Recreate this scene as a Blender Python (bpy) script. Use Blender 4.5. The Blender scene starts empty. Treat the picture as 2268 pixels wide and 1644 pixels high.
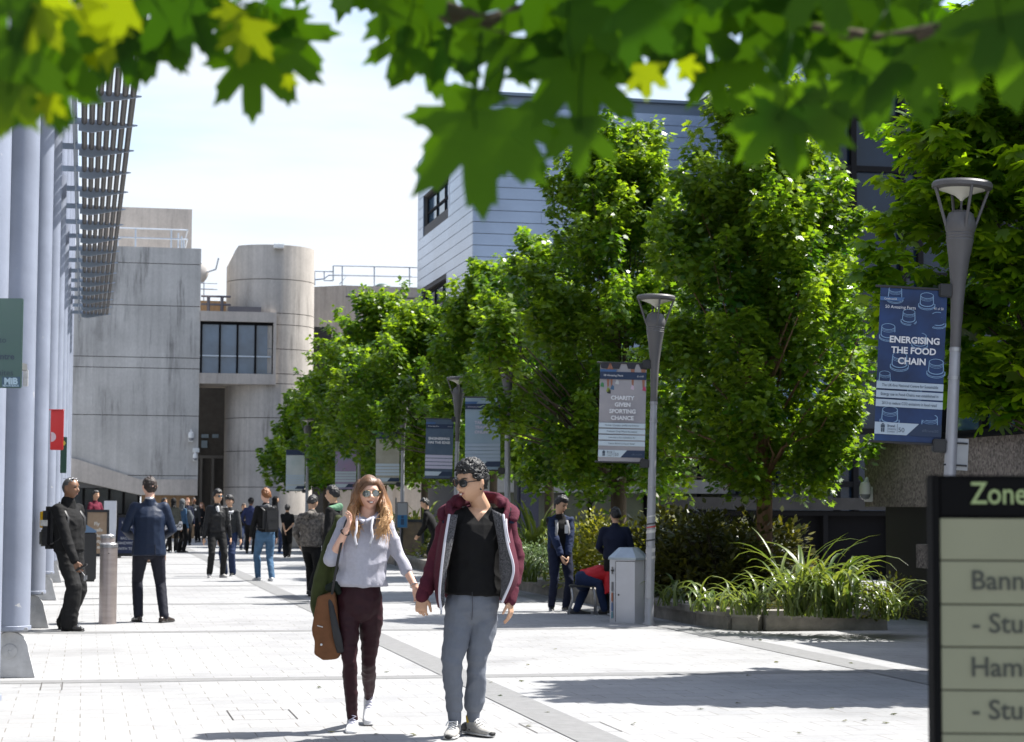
import bpy, bmesh, math, random
import numpy as np
from mathutils import Vector, Matrix, noise as mnoise
R = math.radians
SC = bpy.context.scene
COL = SC.collection
random.seed(7)

# ------------------------------------------------------------------ camera frame
F = 4410.0; CX, CY = 1134.0, 822.0; CAMZ = 1.5
YAW = math.atan(944/4410); PITCH = math.atan(295/4410); ROLL = 0.005
HD = Vector((math.sin(YAW), math.cos(YAW), 0)); RT = Vector((math.cos(YAW), -math.sin(YAW), 0)); UPV = Vector((0, 0, 1))
W_ = (HD*math.cos(PITCH) + UPV*math.sin(PITCH)).normalized()
U_ = (UPV*math.cos(PITCH) - HD*math.sin(PITCH)).normalized()
XC = (RT*math.cos(ROLL) + U_*math.sin(ROLL)); YC = (U_*math.cos(ROLL) - RT*math.sin(ROLL))
CAM = Vector((0, 0, CAMZ))
def ray(x, y): return W_*F + XC*(x-CX) + YC*(CY-y)
def P(x, y, d):
    r = ray(x, y); return CAM + r*(d/r.dot(HD))
def G(x, y, z=0.0):
    r = ray(x, y); return CAM + r*((z-CAMZ)/r.z)
def PX(x, y, x0):
    r = ray(x, y); return CAM + r*(x0/r.x)
def PY(x, y, y0):
    r = ray(x, y); return CAM + r*(y0/r.y)
def W(X, d, z=0.0):
    v = RT*X + HD*d; return Vector((v.x, v.y, z))
def proj(p):
    q = Vector(p)-CAM; w = q.dot(W_); return (CX+F*q.dot(XC)/w, CY-F*q.dot(YC)/w, q.dot(HD))

cam = bpy.data.cameras.new('camera'); camo = bpy.data.objects.new('camera', cam); COL.objects.link(camo)
camo.matrix_world = Matrix(((XC.x, YC.x, -W_.x, 0), (XC.y, YC.y, -W_.y, 0), (XC.z, YC.z, -W_.z, CAMZ), (0, 0, 0, 1)))
cam.lens = 70; cam.sensor_width = 36; cam.clip_start = 0.05; cam.clip_end = 3000
cam.dof.use_dof = True; cam.dof.focus_distance = 12.9; cam.dof.aperture_fstop = 7.5; cam.dof.aperture_blades = 9
SC.camera = camo

# ------------------------------------------------------------------ light
SUN_EL = R(57); SUN_AZ = R(20)          # azimuth: behind the perpendicular of the view
sh = RT*math.cos(SUN_AZ) + HD*math.sin(SUN_AZ)
SD = (sh*math.cos(SUN_EL) + UPV*math.sin(SUN_EL)).normalized()
sl = bpy.data.lights.new('sun', 'SUN'); so = bpy.data.objects.new('sun', sl); COL.objects.link(so)
sl.energy = 4.8; sl.angle = R(0.5); sl.color = (1.0, 0.97, 0.915)
so.rotation_euler = SD.to_track_quat('Z', 'Y').to_euler(); so.location = (30, 10, 60)
wd = bpy.data.worlds.new('World'); SC.world = wd; wd.use_nodes = True
nt = wd.node_tree; nt.nodes.clear()
def N(t, typ, **kw):
    n = t.nodes.new(typ)
    for k, v in kw.items():
        if k.startswith('i_'):
            key = k[2:]; key = int(key) if key.isdigit() else key
            n.inputs[key].default_value = v
        else: setattr(n, k, v)
    return n
sky = N(nt, 'ShaderNodeTexSky', sky_type='NISHITA', sun_disc=False, sun_elevation=SUN_EL,
        sun_rotation=math.atan2(SD.x, SD.y), air_density=1.0, dust_density=1.6, ozone_density=1.0)
tc = N(nt, 'ShaderNodeTexCoord'); sep = N(nt, 'ShaderNodeSeparateXYZ'); nt.links.new(tc.outputs['Generated'], sep.inputs[0])
zz = N(nt, 'ShaderNodeMath', operation='ADD', i_1=0.16); nt.links.new(sep.outputs['Z'], zz.inputs[0])
dx = N(nt, 'ShaderNodeMath', operation='DIVIDE'); dy = N(nt, 'ShaderNodeMath', operation='DIVIDE')
nt.links.new(sep.outputs['X'], dx.inputs[0]); nt.links.new(zz.outputs[0], dx.inputs[1])
nt.links.new(sep.outputs['Y'], dy.inputs[0]); nt.links.new(zz.outputs[0], dy.inputs[1])
cb = N(nt, 'ShaderNodeCombineXYZ'); nt.links.new(dx.outputs[0], cb.inputs[0]); nt.links.new(dy.outputs[0], cb.inputs[1])
mp = N(nt, 'ShaderNodeMapping'); mp.inputs['Scale'].default_value = (0.8, 1.5, 1); mp.inputs['Location'].default_value = (3.1, 0.4, 0)
nt.links.new(cb.outputs[0], mp.inputs[0])
cn = N(nt, 'ShaderNodeTexNoise', i_Scale=1.1, i_Detail=7.0, i_Roughness=0.55); nt.links.new(mp.outputs[0], cn.inputs['Vector'])
# the cloud bank thickens towards the horizon
hz = N(nt, 'ShaderNodeMapRange', clamp=True); hz.inputs[1].default_value = 0.10; hz.inputs[2].default_value = 0.33
hz.inputs[3].default_value = 0.30; hz.inputs[4].default_value = -0.05; nt.links.new(sep.outputs['Z'], hz.inputs[0])
ad = N(nt, 'ShaderNodeMath', operation='ADD'); nt.links.new(cn.outputs[0], ad.inputs[0]); nt.links.new(hz.outputs[0], ad.inputs[1])
cr = N(nt, 'ShaderNodeMapRange', clamp=True, interpolation_type='SMOOTHSTEP'); cr.inputs[1].default_value = 0.5; cr.inputs[2].default_value = 0.78
cr.inputs[3].default_value = 0.20; cr.inputs[4].default_value = 0.95
nt.links.new(ad.outputs[0], cr.inputs[0])
mx = N(nt, 'ShaderNodeMix', data_type='RGBA'); nt.links.new(cr.outputs[0], mx.inputs[0]); nt.links.new(sky.outputs[0], mx.inputs[6])
mx.inputs[7].default_value = (3.9, 4.1, 4.4, 1)
bg = N(nt, 'ShaderNodeBackground', i_Strength=0.112); nt.links.new(mx.outputs[2], bg.inputs[0])
wo = N(nt, 'ShaderNodeOutputWorld'); nt.links.new(bg.outputs[0], wo.inputs[0])
SC.view_settings.view_transform = 'Standard'; SC.view_settings.look = 'None'; SC.view_settings.gamma = 1.0
SC.view_settings.exposure = 1.2
SC.render.engine = 'CYCLES'
SC.cycles.max_bounces = 8; SC.cycles.transparent_max_bounces = 8; SC.cycles.caustics_reflective = False; SC.cycles.caustics_refractive = False

# ------------------------------------------------------------------ materials
def srgb(r, g, b):
    f = lambda c: (c/255/12.92) if c/255 <= 0.04045 else ((c/255+0.055)/1.055)**2.4
    return (f(r), f(g), f(b))
MATS = {}
def mat(name, col, rough=0.6, var=0.0, vscale=4.0, bump=0.0, bscale=40.0, metal=0.0, spec=0.5, stretch=(1, 1, 1), sheen=0.0, coat=0.0, col2=None, detail=4.0, emit=None, bdist=0.02):
    if name in MATS: return MATS[name]
    m = bpy.data.materials.new(name); m.use_nodes = True; t = m.node_tree; b = t.nodes['Principled BSDF']
    b.inputs['Base Color'].default_value = (*col, 1); b.inputs['Roughness'].default_value = rough
    b.inputs['Metallic'].default_value = metal; b.inputs['Specular IOR Level'].default_value = spec
    if sheen: b.inputs['Sheen Weight'].default_value = sheen
    if coat: b.inputs['Coat Weight'].default_value = coat
    tcn = N(t, 'ShaderNodeTexCoord'); mpn = N(t, 'ShaderNodeMapping'); mpn.inputs['Scale'].default_value = stretch
    t.links.new(tcn.outputs['Object'], mpn.inputs[0])
    if var or col2:
        n = N(t, 'ShaderNodeTexNoise', i_Scale=vscale, i_Detail=detail, i_Roughness=0.6); t.links.new(mpn.outputs[0], n.inputs['Vector'])
        mr = N(t, 'ShaderNodeMapRange'); mr.inputs[1].default_value = 0.3; mr.inputs[2].default_value = 0.7
        t.links.new(n.outputs[0], mr.inputs[0])
        mxn = N(t, 'ShaderNodeMix', data_type='RGBA'); t.links.new(mr.outputs[0], mxn.inputs[0])
        c2 = col2 if col2 else tuple(c*(1+var) for c in col); c1 = col if col2 else tuple(c*(1-var) for c in col)
        mxn.inputs[6].default_value = (*c1, 1); mxn.inputs[7].default_value = (*c2, 1)
        t.links.new(mxn.outputs[2], b.inputs['Base Color'])
    if bump:
        n2 = N(t, 'ShaderNodeTexNoise', i_Scale=bscale, i_Detail=4.0, i_Roughness=0.6); t.links.new(mpn.outputs[0], n2.inputs['Vector'])
        bp = N(t, 'ShaderNodeBump', i_Strength=bump, i_Distance=bdist); t.links.new(n2.outputs[0], bp.inputs['Height'])
        t.links.new(bp.outputs[0], b.inputs['Normal'])
    MATS[name] = m; return m

def concrete(name, col, streak=0.25, seed=0.0, axis='xz'):
    """board-marked concrete: vertical streaks, blotches, pale patches"""
    m = bpy.data.materials.new(name); m.use_nodes = True; t = m.node_tree; b = t.nodes['Principled BSDF']
    b.inputs['Roughness'].default_value = 0.88; b.inputs['Specular IOR Level'].default_value = 0.2
    tcn = N(t, 'ShaderNodeTexCoord')
    def nz(sc, s, d=5.0, r=0.6):
        mpn = N(t, 'ShaderNodeMapping'); mpn.inputs['Scale'].default_value = s; mpn.inputs['Location'].default_value = (seed, seed*2, seed*3)
        t.links.new(tcn.outputs['Object'], mpn.inputs[0])
        n = N(t, 'ShaderNodeTexNoise', i_Scale=sc, i_Detail=d, i_Roughness=r); t.links.new(mpn.outputs[0], n.inputs['Vector']); return n.outputs[0]
    def mrn(o, a, bb, c, d):
        q = N(t, 'ShaderNodeMapRange'); t.links.new(o, q.inputs[0])
        for i, v in enumerate((a, bb, c, d)): q.inputs[i+1].default_value = v
        return q.outputs[0]
    def mul(a, bb):
        q = N(t, 'ShaderNodeMath', operation='MULTIPLY'); t.links.new(a, q.inputs[0]); t.links.new(bb, q.inputs[1]); return q.outputs[0]
    boards = nz(4.5, (1, 1, 0.02), 2.0, 0.5); streaks = nz(2.2, (1, 1, 0.10), 6.0, 0.7); blot = nz(0.5, (1, 1, 1), 4.0); fine = nz(14, (1, 1, .5), 4.0)
    mask = mrn(nz(0.45, (1, 1, 0.7), 3.0), 0.42, 0.6, 0.15, 1.0)
    dk = mrn(mul(mrn(streaks, 0.52, 0.66, 0, 1), mask), 0, 1, 1.0, 1.0-streak*1.5)
    v = mul(mul(mrn(boards, 0.3, 0.7, 0.90, 1.08), dk), mul(mrn(blot, 0.3, 0.7, 0.86, 1.14), mrn(fine, 0.3, 0.7, 0.93, 1.07)))
    cm = N(t, 'ShaderNodeVectorMath', operation='SCALE'); cm.inputs[0].default_value = col; t.links.new(v, cm.inputs['Scale'])
    t.links.new(cm.outputs[0], b.inputs['Base Color'])
    bp = N(t, 'ShaderNodeBump', i_Strength=0.5, i_Distance=0.02); t.links.new(boards, bp.inputs['Height']); t.links.new(bp.outputs[0], b.inputs['Normal'])
    MATS[name] = m; return m

# ------------------------------------------------------------------ mesh building
OM = {}                                     # object -> world matrix (kept by hand, the depsgraph is not updated here)
class MB:
    def __init__(s, M=None): s.v = []; s.f = []; s.M = M or Matrix.Identity(4); s.mi = []; s.cur = 0
    def add(s, vs, fs):
        o = len(s.v); M = s.M
        s.v += [tuple(M @ Vector(p)) for p in vs]; s.f += [tuple(i+o for i in f) for f in fs]; s.mi += [s.cur]*len(fs); return s
    def box(s, x0, x1, y0, y1, z0, z1):
        v = [(x0, y0, z0), (x1, y0, z0), (x1, y1, z0), (x0, y1, z0), (x0, y0, z1), (x1, y0, z1), (x1, y1, z1), (x0, y1, z1)]
        return s.add(v, [(0, 3, 2, 1), (4, 5, 6, 7), (0, 1, 5, 4), (1, 2, 6, 5), (2, 3, 7, 6), (3, 0, 4, 7)])
    def bbox(s, x0, x1, y0, y1, z0, z1, b=0.01):
        """box with chamfered edges"""
        bm = bmesh.new(); bmesh.ops.create_cube(bm, size=1)
        for v in bm.verts: v.co = Vector(((x0+x1)/2+v.co.x*(x1-x0), (y0+y1)/2+v.co.y*(y1-y0), (z0+z1)/2+v.co.z*(z1-z0)))
        bmesh.ops.bevel(bm, geom=bm.edges[:], offset=b, segments=2, affect='EDGES')
        return s.bm(bm)
    def bm(s, bm):
        bm.verts.index_update(); r = s.add([v.co.copy() for v in bm.verts], [tuple(v.index for v in f.verts) for f in bm.faces]); bm.free(); return r
    def prism(s, poly, y0, y1, axis='y'):
        """poly in (a,b); axis y: (x,z) extruded along y; axis x: (y,z) along x; axis z: (x,y) along z"""
        n = len(poly)
        q = {'y': lambda a, b, c: (a, c, b), 'x': lambda a, b, c: (c, a, b), 'z': lambda a, b, c: (a, b, c)}[axis]
        v = [q(a, b, y0) for a, b in poly]+[q(a, b, y1) for a, b in poly]
        fs = [tuple(range(n)), tuple(range(2*n-1, n-1, -1))]+[(i, i+n, (i+1) % n+n, (i+1) % n) for i in range(n)]
        return s.add(v, fs)
    def tube(s, pts, r, n=8, caps=True):
        pts = [Vector(p) for p in pts]; k = len(pts); rs = r if isinstance(r, (list, tuple)) else [r]*k
        ref = None; vs = []
        for i, p in enumerate(pts):
            t = (pts[min(i+1, k-1)]-pts[max(i-1, 0)]); t = t.normalized() if t.length > 1e-9 else Vector((0, 0, 1))
            if ref is None: ref = Vector((1, 0, 0)) if abs(t.x) < 0.9 else Vector((0, 1, 0))
            a = (ref - t*ref.dot(t)).normalized(); b = t.cross(a); ref = a
            for j in range(n):
                w = 2*math.pi*j/n; vs.append(p+(a*math.cos(w)+b*math.sin(w))*rs[i])
        fs = [(i*n+j, i*n+(j+1) % n, (i+1)*n+(j+1) % n, (i+1)*n+j) for i in range(k-1) for j in range(n)]
        if caps: fs += [tuple(range(n-1, -1, -1)), tuple((k-1)*n+j for j in range(n))]
        return s.add(vs, fs)
    def lathe(s, prof, c=(0, 0, 0), n=24, caps=True):
        vs = []; k = len(prof); c = Vector(c)
        for r, z in prof:
            for j in range(n):
                w = 2*math.pi*j/n; vs.append(c+Vector((r*math.cos(w), r*math.sin(w), z)))
        fs = [(i*n+j, i*n+(j+1) % n, (i+1)*n+(j+1) % n, (i+1)*n+j) for i in range(k-1) for j in range(n)]
        if caps: fs += [tuple(range(n-1, -1, -1)), tuple((k-1)*n+j for j in range(n))]
        return s.add(vs, fs)
    def ell(s, c, r, n=16, m=10):
        c = Vector(c); vs = []; fs = []
        for i in range(1, m):
            a = math.pi*i/m
            for j in range(n):
                w = 2*math.pi*j/n; vs.append(c+Vector((r[0]*math.sin(a)*math.cos(w), r[1]*math.sin(a)*math.sin(w), r[2]*math.cos(a))))
        vs += [c+Vector((0, 0, r[2])), c-Vector((0, 0, r[2]))]; T = (m-1)*n
        fs = [(i*n+j, (i+1)*n+j, (i+1)*n+(j+1) % n, i*n+(j+1) % n) for i in range(m-2) for j in range(n)]
        fs += [(T, j, (j+1) % n) for j in range(n)]+[(T+1, (m-2)*n+(j+1) % n, (m-2)*n+j) for j in range(n)]
        return s.add(vs, fs)
    def quad(s, a, b, c, d): return s.add([a, b, c, d], [(0, 1, 2, 3)])
    def text(s, txt, x, z, size, y=0.0, align='CENTER', bold=0.0, sx=1.0, maxw=None, lean=0.0):
        """lettering in the local xz plane facing -y"""
        vs, fs = text_mesh(txt, bold)
        if not vs: return s
        w = max(p[0] for p in vs); k = size*sx
        if maxw and w*k > maxw: k = maxw/w
        off = {'CENTER': -w*k/2, 'LEFT': 0, 'RIGHT': -w*k}[align]
        return s.add([(x+off+p[0]*k, y, z+p[1]*size+lean*(p[0]*k+off)) for p in vs], fs)
    def build(s, name, mt, parent=None, smooth=False, world=False):
        me = bpy.data.meshes.new(name)
        vs = s.v
        if world and parent is not None:
            I = OM[parent].inverted(); vs = [tuple(I @ Vector(p)) for p in vs]
        me.from_pydata(vs, [], s.f)
        for m_ in (mt if isinstance(mt, (list, tuple)) else [mt]): me.materials.append(m_)
        if any(s.mi): me.polygons.foreach_set('material_index', s.mi)
        if smooth:
            me.polygons.foreach_set('use_smooth', [True]*len(me.polygons))
            if smooth != 'all':
                try: me.set_sharp_from_angle(angle=R(38))
                except Exception: pass
        me.update()
        return link(name, me, parent)
def link(name, me, parent=None):
    o = bpy.data.objects.new(name, me); COL.objects.link(o)
    if parent is not None: o.parent = parent; OM[o] = OM[parent].copy()
    else: OM[o] = Matrix.Identity(4)
    return o
TXT = {}
def text_mesh(txt, bold):
    k = (txt, bold)
    if k in TXT: return TXT[k]
    cu = bpy.data.curves.new('t', 'FONT'); cu.body = txt; cu.size = 1.0; cu.offset = bold; cu.resolution_u = 3
    o = bpy.data.objects.new('t', cu); COL.objects.link(o)
    dg = bpy.context.evaluated_depsgraph_get(); dg.update()
    me = bpy.data.meshes.new_from_object(o.evaluated_get(dg))
    r = ([tuple(v.co) for v in me.vertices], [tuple(p.vertices) for p in me.polygons])
    if r[0]:
        m0 = min(p[0] for p in r[0]); r = ([(p[0]-m0, p[1], 0) for p in r[0]], r[1])
    bpy.data.objects.remove(o); bpy.data.curves.remove(cu); bpy.data.meshes.remove(me)
    TXT[k] = r; return r
def empty(name, loc, rz=0.0, label=None, cat=None, group=None, rot=None):
    o = bpy.data.objects.new(name, None); COL.objects.link(o); o.location = loc
    o.empty_display_size = 0.2
    o.rotation_euler = rot if rot else (0, 0, rz)
    from mathutils import Euler
    OM[o] = Matrix.Translation(Vector(loc)) @ Euler(rot if rot else (0, 0, rz)).to_matrix().to_4x4()
    tag(o, label, cat, group); return o
def tag(o, label=None, cat=None, group=None, kind=None):
    if label: o['label'] = label
    if cat: o['category'] = cat
    if group: o['group'] = group
    if kind: o['kind'] = kind
    return o
def copy_tree(o, parent=None):
    c = o.copy(); COL.objects.link(c)
    OM[c] = OM[o].copy()
    if parent is not None: c.parent = parent
    for ch in list(o.children): copy_tree(ch, c)
    return c
# ------------------------------------------------------------------ ground
def paving_mat():
    m = bpy.data.materials.new('paving'); m.use_nodes = True; t = m.node_tree; b = t.nodes['Principled BSDF']
    tcn = N(t, 'ShaderNodeTexCoord')
    br = N(t, 'ShaderNodeTexBrick', offset=0.5, offset_frequency=2, squash=1.0); t.links.new(tcn.outputs['Object'], br.inputs['Vector'])
    for k, v in dict(Scale=1.0).items(): br.inputs[k].default_value = v
    br.inputs['Color1'].default_value = (0.28, 0.282, 0.287, 1); br.inputs['Color2'].default_value = (0.32, 0.32, 0.32, 1); br.inputs['Mortar'].default_value = (0.165, 0.15, 0.135, 1)
    br.inputs['Mortar Size'].default_value = 0.0045; br.inputs['Mortar Smooth'].default_value = 0.2; br.inputs['Bias'].default_value = 0.0
    br.inputs['Brick Width'].default_value = 0.32; br.inputs['Row Height'].default_value = 0.27
    n = N(t, 'ShaderNodeTexNoise', i_Scale=0.7, i_Detail=6.0, i_Roughness=0.65); t.links.new(tcn.outputs['Object'], n.inputs['Vector'])
    n2 = N(t, 'ShaderNodeTexNoise', i_Scale=30.0, i_Detail=3.0); t.links.new(tcn.outputs['Object'], n2.inputs['Vector'])
    r1 = N(t, 'ShaderNodeMapRange'); t.links.new(n.outputs[0], r1.inputs[0])
    for i, v in enumerate((0.3, 0.7, 0.82, 1.10)): r1.inputs[i+1].default_value = v
    r2 = N(t, 'ShaderNodeMapRange'); t.links.new(n2.outputs[0], r2.inputs[0])
    for i, v in enumerate((0.3, 0.7, 0.94, 1.05)): r2.inputs[i+1].default_value = v
    # mortar has washed out here and there
    n3 = N(t, 'ShaderNodeTexNoise', i_Scale=2.4, i_Detail=3.0); t.links.new(tcn.outputs['Object'], n3.inputs['Vector'])
    r3 = N(t, 'ShaderNodeMapRange', clamp=True); t.links.new(n3.outputs[0], r3.inputs[0])
    for i, v in enumerate((0.38, 0.62, 0.25, 1.0)): r3.inputs[i+1].default_value = v
    mo = N(t, 'ShaderNodeMix', data_type='RGBA'); mo.inputs[6].default_value = (0.296, 0.297, 0.30, 1); t.links.new(br.outputs[0], mo.inputs[7]); t.links.new(r3.outputs[0], mo.inputs[0])
    mu = N(t, 'ShaderNodeMath', operation='MULTIPLY'); t.links.new(r1.outputs[0], mu.inputs[0]); t.links.new(r2.outputs[0], mu.inputs[1])
    sc = N(t, 'ShaderNodeVectorMath', operation='SCALE'); t.links.new(mo.outputs[2], sc.inputs[0]); t.links.new(mu.outputs[0], sc.inputs['Scale'])
    # chewing-gum spots and small stains trodden into the slabs
    vo = N(t, 'ShaderNodeTexVoronoi', i_Scale=1.7); t.links.new(tcn.outputs['Object'], vo.inputs['Vector'])
    gs_ = N(t, 'ShaderNodeMapRange', clamp=True); t.links.new(vo.outputs['Distance'], gs_.inputs[0])
    for i, v in enumerate((0.030, 0.045, 0.62, 1.0)): gs_.inputs[i+1].default_value = v
    n4 = N(t, 'ShaderNodeTexNoise', i_Scale=0.23, i_Detail=8.0, i_Roughness=0.7); t.links.new(tcn.outputs['Object'], n4.inputs['Vector'])
    r4 = N(t, 'ShaderNodeMapRange', clamp=True); t.links.new(n4.outputs[0], r4.inputs[0])
    for i, v in enumerate((0.52, 0.66, 1.0, 0.80)): r4.inputs[i+1].default_value = v
    mg = N(t, 'ShaderNodeMath', operation='MULTIPLY'); t.links.new(gs_.outputs[0], mg.inputs[0]); t.links.new(r4.outputs[0], mg.inputs[1])
    sc2 = N(t, 'ShaderNodeVectorMath', operation='SCALE'); t.links.new(sc.outputs[0], sc2.inputs[0]); t.links.new(mg.outputs[0], sc2.inputs['Scale'])
    t.links.new(sc2.outputs[0], b.inputs['Base Color']); b.inputs['Roughness'].default_value = 0.8; b.inputs['Specular IOR Level'].default_value = 0.3
    bp = N(t, 'ShaderNodeBump', i_Strength=0.5, i_Distance=0.01, invert=True); t.links.new(br.outputs[1], bp.inputs['Height']); t.links.new(bp.outputs[0], b.inputs['Normal'])
    return m
m_pave = paving_mat()
m_band = mat('paving_band', (0.175, 0.175, 0.175), 0.8, 0.12, 9.0, 0.2, 60)
m_soil = mat('soil', (0.035, 0.028, 0.02), 0.95, 0.4, 6.0, 0.6, 30)
m_kerb = mat('kerb_stone', (0.23, 0.215, 0.19), 0.85, 0.3, 5.0, 0.3, 40)
g = MB(); g.quad((-900, -300, 0), (900, -300, 0), (900, 1500, 0), (-900, 1500, 0)); tag(g.build('paving', m_pave), kind='structure')
b_ = MB()
for k in range(-1, 9): 
    y = 17.2+6.4*k; b_.quad((-8, y-.15, .0025), (9, y-.15, .0025), (9, y+.15, .0025), (-8, y+.15, .0025))
tag(b_.build('cross_band', m_band), kind='structure')
for xb, wv in ((3.24, .16), (7.15, .19)):
    b_ = MB(); b_.quad((xb-wv, -5, .005), (xb+wv, -5, .005), (xb+wv, 80, .005), (xb-wv, 80, .005)); tag(b_.build('kerb_line', m_band), kind='structure')

for (xa, ya, xb, yb_) in ((516, 1572, 640, 1596), (88, 1512, 140, 1530), (1190, 1600, 1330, 1625)):
    a = G(xa, yb_); c = G(xb, ya); x0, x1 = sorted((a.x, c.x)); y0, y1 = sorted((a.y, c.y)); w_ = .008; b_ = MB()
    for (p, q_, r, s_) in ((x0, x1, y0, y0+w_), (x0, x1, y1-w_, y1), (x0, x0+w_, y0+w_, y1-w_), (x1-w_, x1, y0+w_, y1-w_)): b_.quad((p, r, .004), (q_, r, .004), (q_, s_, .004), (p, s_, .004))
    tag(b_.build('cover_joint', mat('cover_joint', (.07, .065, .06), .9)), kind='structure')
# ------------------------------------------------------------------ materials of buildings
m_colpaint = mat('column_paint', (0.235, 0.26, 0.325), 0.4, 0.12, 2.2, 0.06, 30, detail=8.0)
def chip(m):
    t = m.node_tree; b = t.nodes['Principled BSDF']; src = b.inputs['Base Color'].links[0].from_socket
    tcn = N(t, 'ShaderNodeTexCoord'); n = N(t, 'ShaderNodeTexNoise', i_Scale=5.0, i_Detail=6.0, i_Roughness=0.7); t.links.new(tcn.outputs['Object'], n.inputs['Vector'])
    r = N(t, 'ShaderNodeMapRange', clamp=True); t.links.new(n.outputs[0], r.inputs[0])
    for i, v in enumerate((0.665, 0.685, 0.0, 1.0)): r.inputs[i+1].default_value = v
    sp = N(t, 'ShaderNodeSeparateXYZ'); t.links.new(tcn.outputs['Object'], sp.inputs[0]); rz = N(t, 'ShaderNodeMapRange', clamp=True); t.links.new(sp.outputs['Z'], rz.inputs[0])
    for i, v in enumerate((0.6, 4.5, 1.0, 0.0)): rz.inputs[i+1].default_value = v
    mu = N(t, 'ShaderNodeMath', operation='MULTIPLY'); t.links.new(r.outputs[0], mu.inputs[0]); t.links.new(rz.outputs[0], mu.inputs[1])
    mx = N(t, 'ShaderNodeMix', data_type='RGBA'); t.links.new(mu.outputs[0], mx.inputs[0]); t.links.new(src, mx.inputs[6]); mx.inputs[7].default_value = (.5, .49, .48, 1); t.links.new(mx.outputs[2], b.inputs['Base Color'])
chip(m_colpaint)
m_cast = mat('cast_steel', (0.44, 0.44, 0.44), 0.6, 0.2, 6.0, 0.1, 40)
m_panel = mat('pale_panel', (0.34, 0.39, 0.46), 0.4, 0.08, 1.5)
m_frame = mat('window_frame', (0.55, 0.53, 0.52), 0.5, 0.1)
m_glassd = mat('dark_glass', (0.020, 0.026, 0.032), 0.08, 0.3, .8, spec=0.6)
m_glassb = mat('blue_glass', (0.045, 0.085, 0.13), 0.07, 0.45, .5, spec=0.8)
m_tube = mat('louvre_tube', (0.095, 0.086, 0.082), 0.5, 0.1, 3.0)
m_brkt = mat('louvre_bracket', (0.30, 0.36, 0.45), 0.45, 0.05)
m_conc = concrete('board_marked_concrete', (0.46, 0.445, 0.42), 0.42)
m_conc2 = concrete('smooth_concrete', (0.47, 0.425, 0.38), 0.15, 7.0)
m_dark = mat('dark_recess', (0.025, 0.024, 0.024), 0.7, 0.3)
m_joint = mat('joint', (0.10, 0.098, 0.095), 0.9)
m_rail = mat('galvanised_rail', (0.45, 0.50, 0.56), 0.4, 0.1, metal=0.5)
m_timber_and_lit = mat('timber_and_orange_light', (0.30, 0.19, 0.10), 0.6, 0.2, 2.0, stretch=(8, 8, .4))
m_zinc = mat('zinc_cladding', (0.25, 0.305, 0.40), 0.25, 0.16, 0.35, 0.04, 2.5, metal=0.62)
m_zincd = mat('parapet_cladding', (0.13, 0.17, 0.22), 0.4, 0.06, 0.8, metal=0.3)
m_mull = mat('black_mullion', (0.010, 0.010, 0.011), 0.8, spec=.1)
def pebble():
    m = bpy.data.materials.new('pebbledash'); m.use_nodes = True; t = m.node_tree; b = t.nodes['Principled BSDF']
    tcn = N(t, 'ShaderNodeTexCoord'); v = N(t, 'ShaderNodeTexVoronoi', i_Scale=34.0); t.links.new(tcn.outputs['Object'], v.inputs['Vector'])
    cr_ = N(t, 'ShaderNodeValToRGB'); t.links.new(v.outputs['Color'], cr_.inputs[0])
    cr_.color_ramp.elements[0].color = (0.09, 0.075, 0.07, 1); cr_.color_ramp.elements[1].color = (0.34, 0.29, 0.26, 1)
    n = N(t, 'ShaderNodeTexNoise', i_Scale=0.8, i_Detail=4.0); t.links.new(tcn.outputs['Object'], n.inputs['Vector'])
    sc = N(t, 'ShaderNodeVectorMath', operation='SCALE'); t.links.new(cr_.outputs[0], sc.inputs[0])
    r1 = N(t, 'ShaderNodeMapRange'); t.links.new(n.outputs[0], r1.inputs[0])
    for i, q in enumerate((0.3, 0.7, 0.75, 1.15)): r1.inputs[i+1].default_value = q
    t.links.new(r1.outputs[0], sc.inputs['Scale']); t.links.new(sc.outputs[0], b.inputs['Base Color']); b.inputs['Roughness'].default_value = 0.95
    bp = N(t, 'ShaderNodeBump', i_Strength=0.7, i_Distance=0.01); t.links.new(v.outputs['Distance'], bp.inputs['Height']); t.links.new(bp.outputs[0], b.inputs['Normal']); return m
m_peb = pebble()

# ------------------------------------------------------------------ left building with the row of columns
LB = empty('academic_building', (-1.4, 40, 0), 0, 'long pale building on the left behind a row of steel columns and a sunshade', 'building')
YB0, YB1 = 4.0, 68.0
m = MB(); m.box(-9, -1.05, YB0, YB1, 0, 13.5); m.build('wall', m_panel, LB, world=True)
m = MB(); m.bbox(-9.2, -0.9, YB0-.1, YB1+.1, 13.503, 13.8, .03); m.build('roof', m_frame, LB, world=True)
for zi, (z0, z1) in enumerate(((0.25, 2.7), (3.3, 5.6), (6.1, 8.4), (8.9, 11.2))):
    for k in range(10):
        y0 = YB0+.3+6.4*k; y1 = y0+5.9
        if y1 > YB1: break
        f = MB(); f.box(-1.046, -0.98, y0, y0+.06, z0, z1); f.box(-1.046, -0.98, y1-.06, y1, z0, z1)
        f.box(-1.046, -0.98, y0+.062, y1-.062, z0, z0+.07); f.box(-1.046, -0.98, y0+.062, y1-.062, z1-.07, z1)
        for j in range(1, 5): f.box(-1.046, -.985, y0+5.9*j/5-.03, y0+5.9*j/5+.03, z0+.072, z1-.072)
        w = f.build('window', m_frame, LB, world=True)
        q = MB(); q.box(-1.06, -1.02, y0+.03, y1-.03, z0+.03, z1-.03); q.build('pane', m_glassd, w, world=True)
XCOL = -0.60
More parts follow.
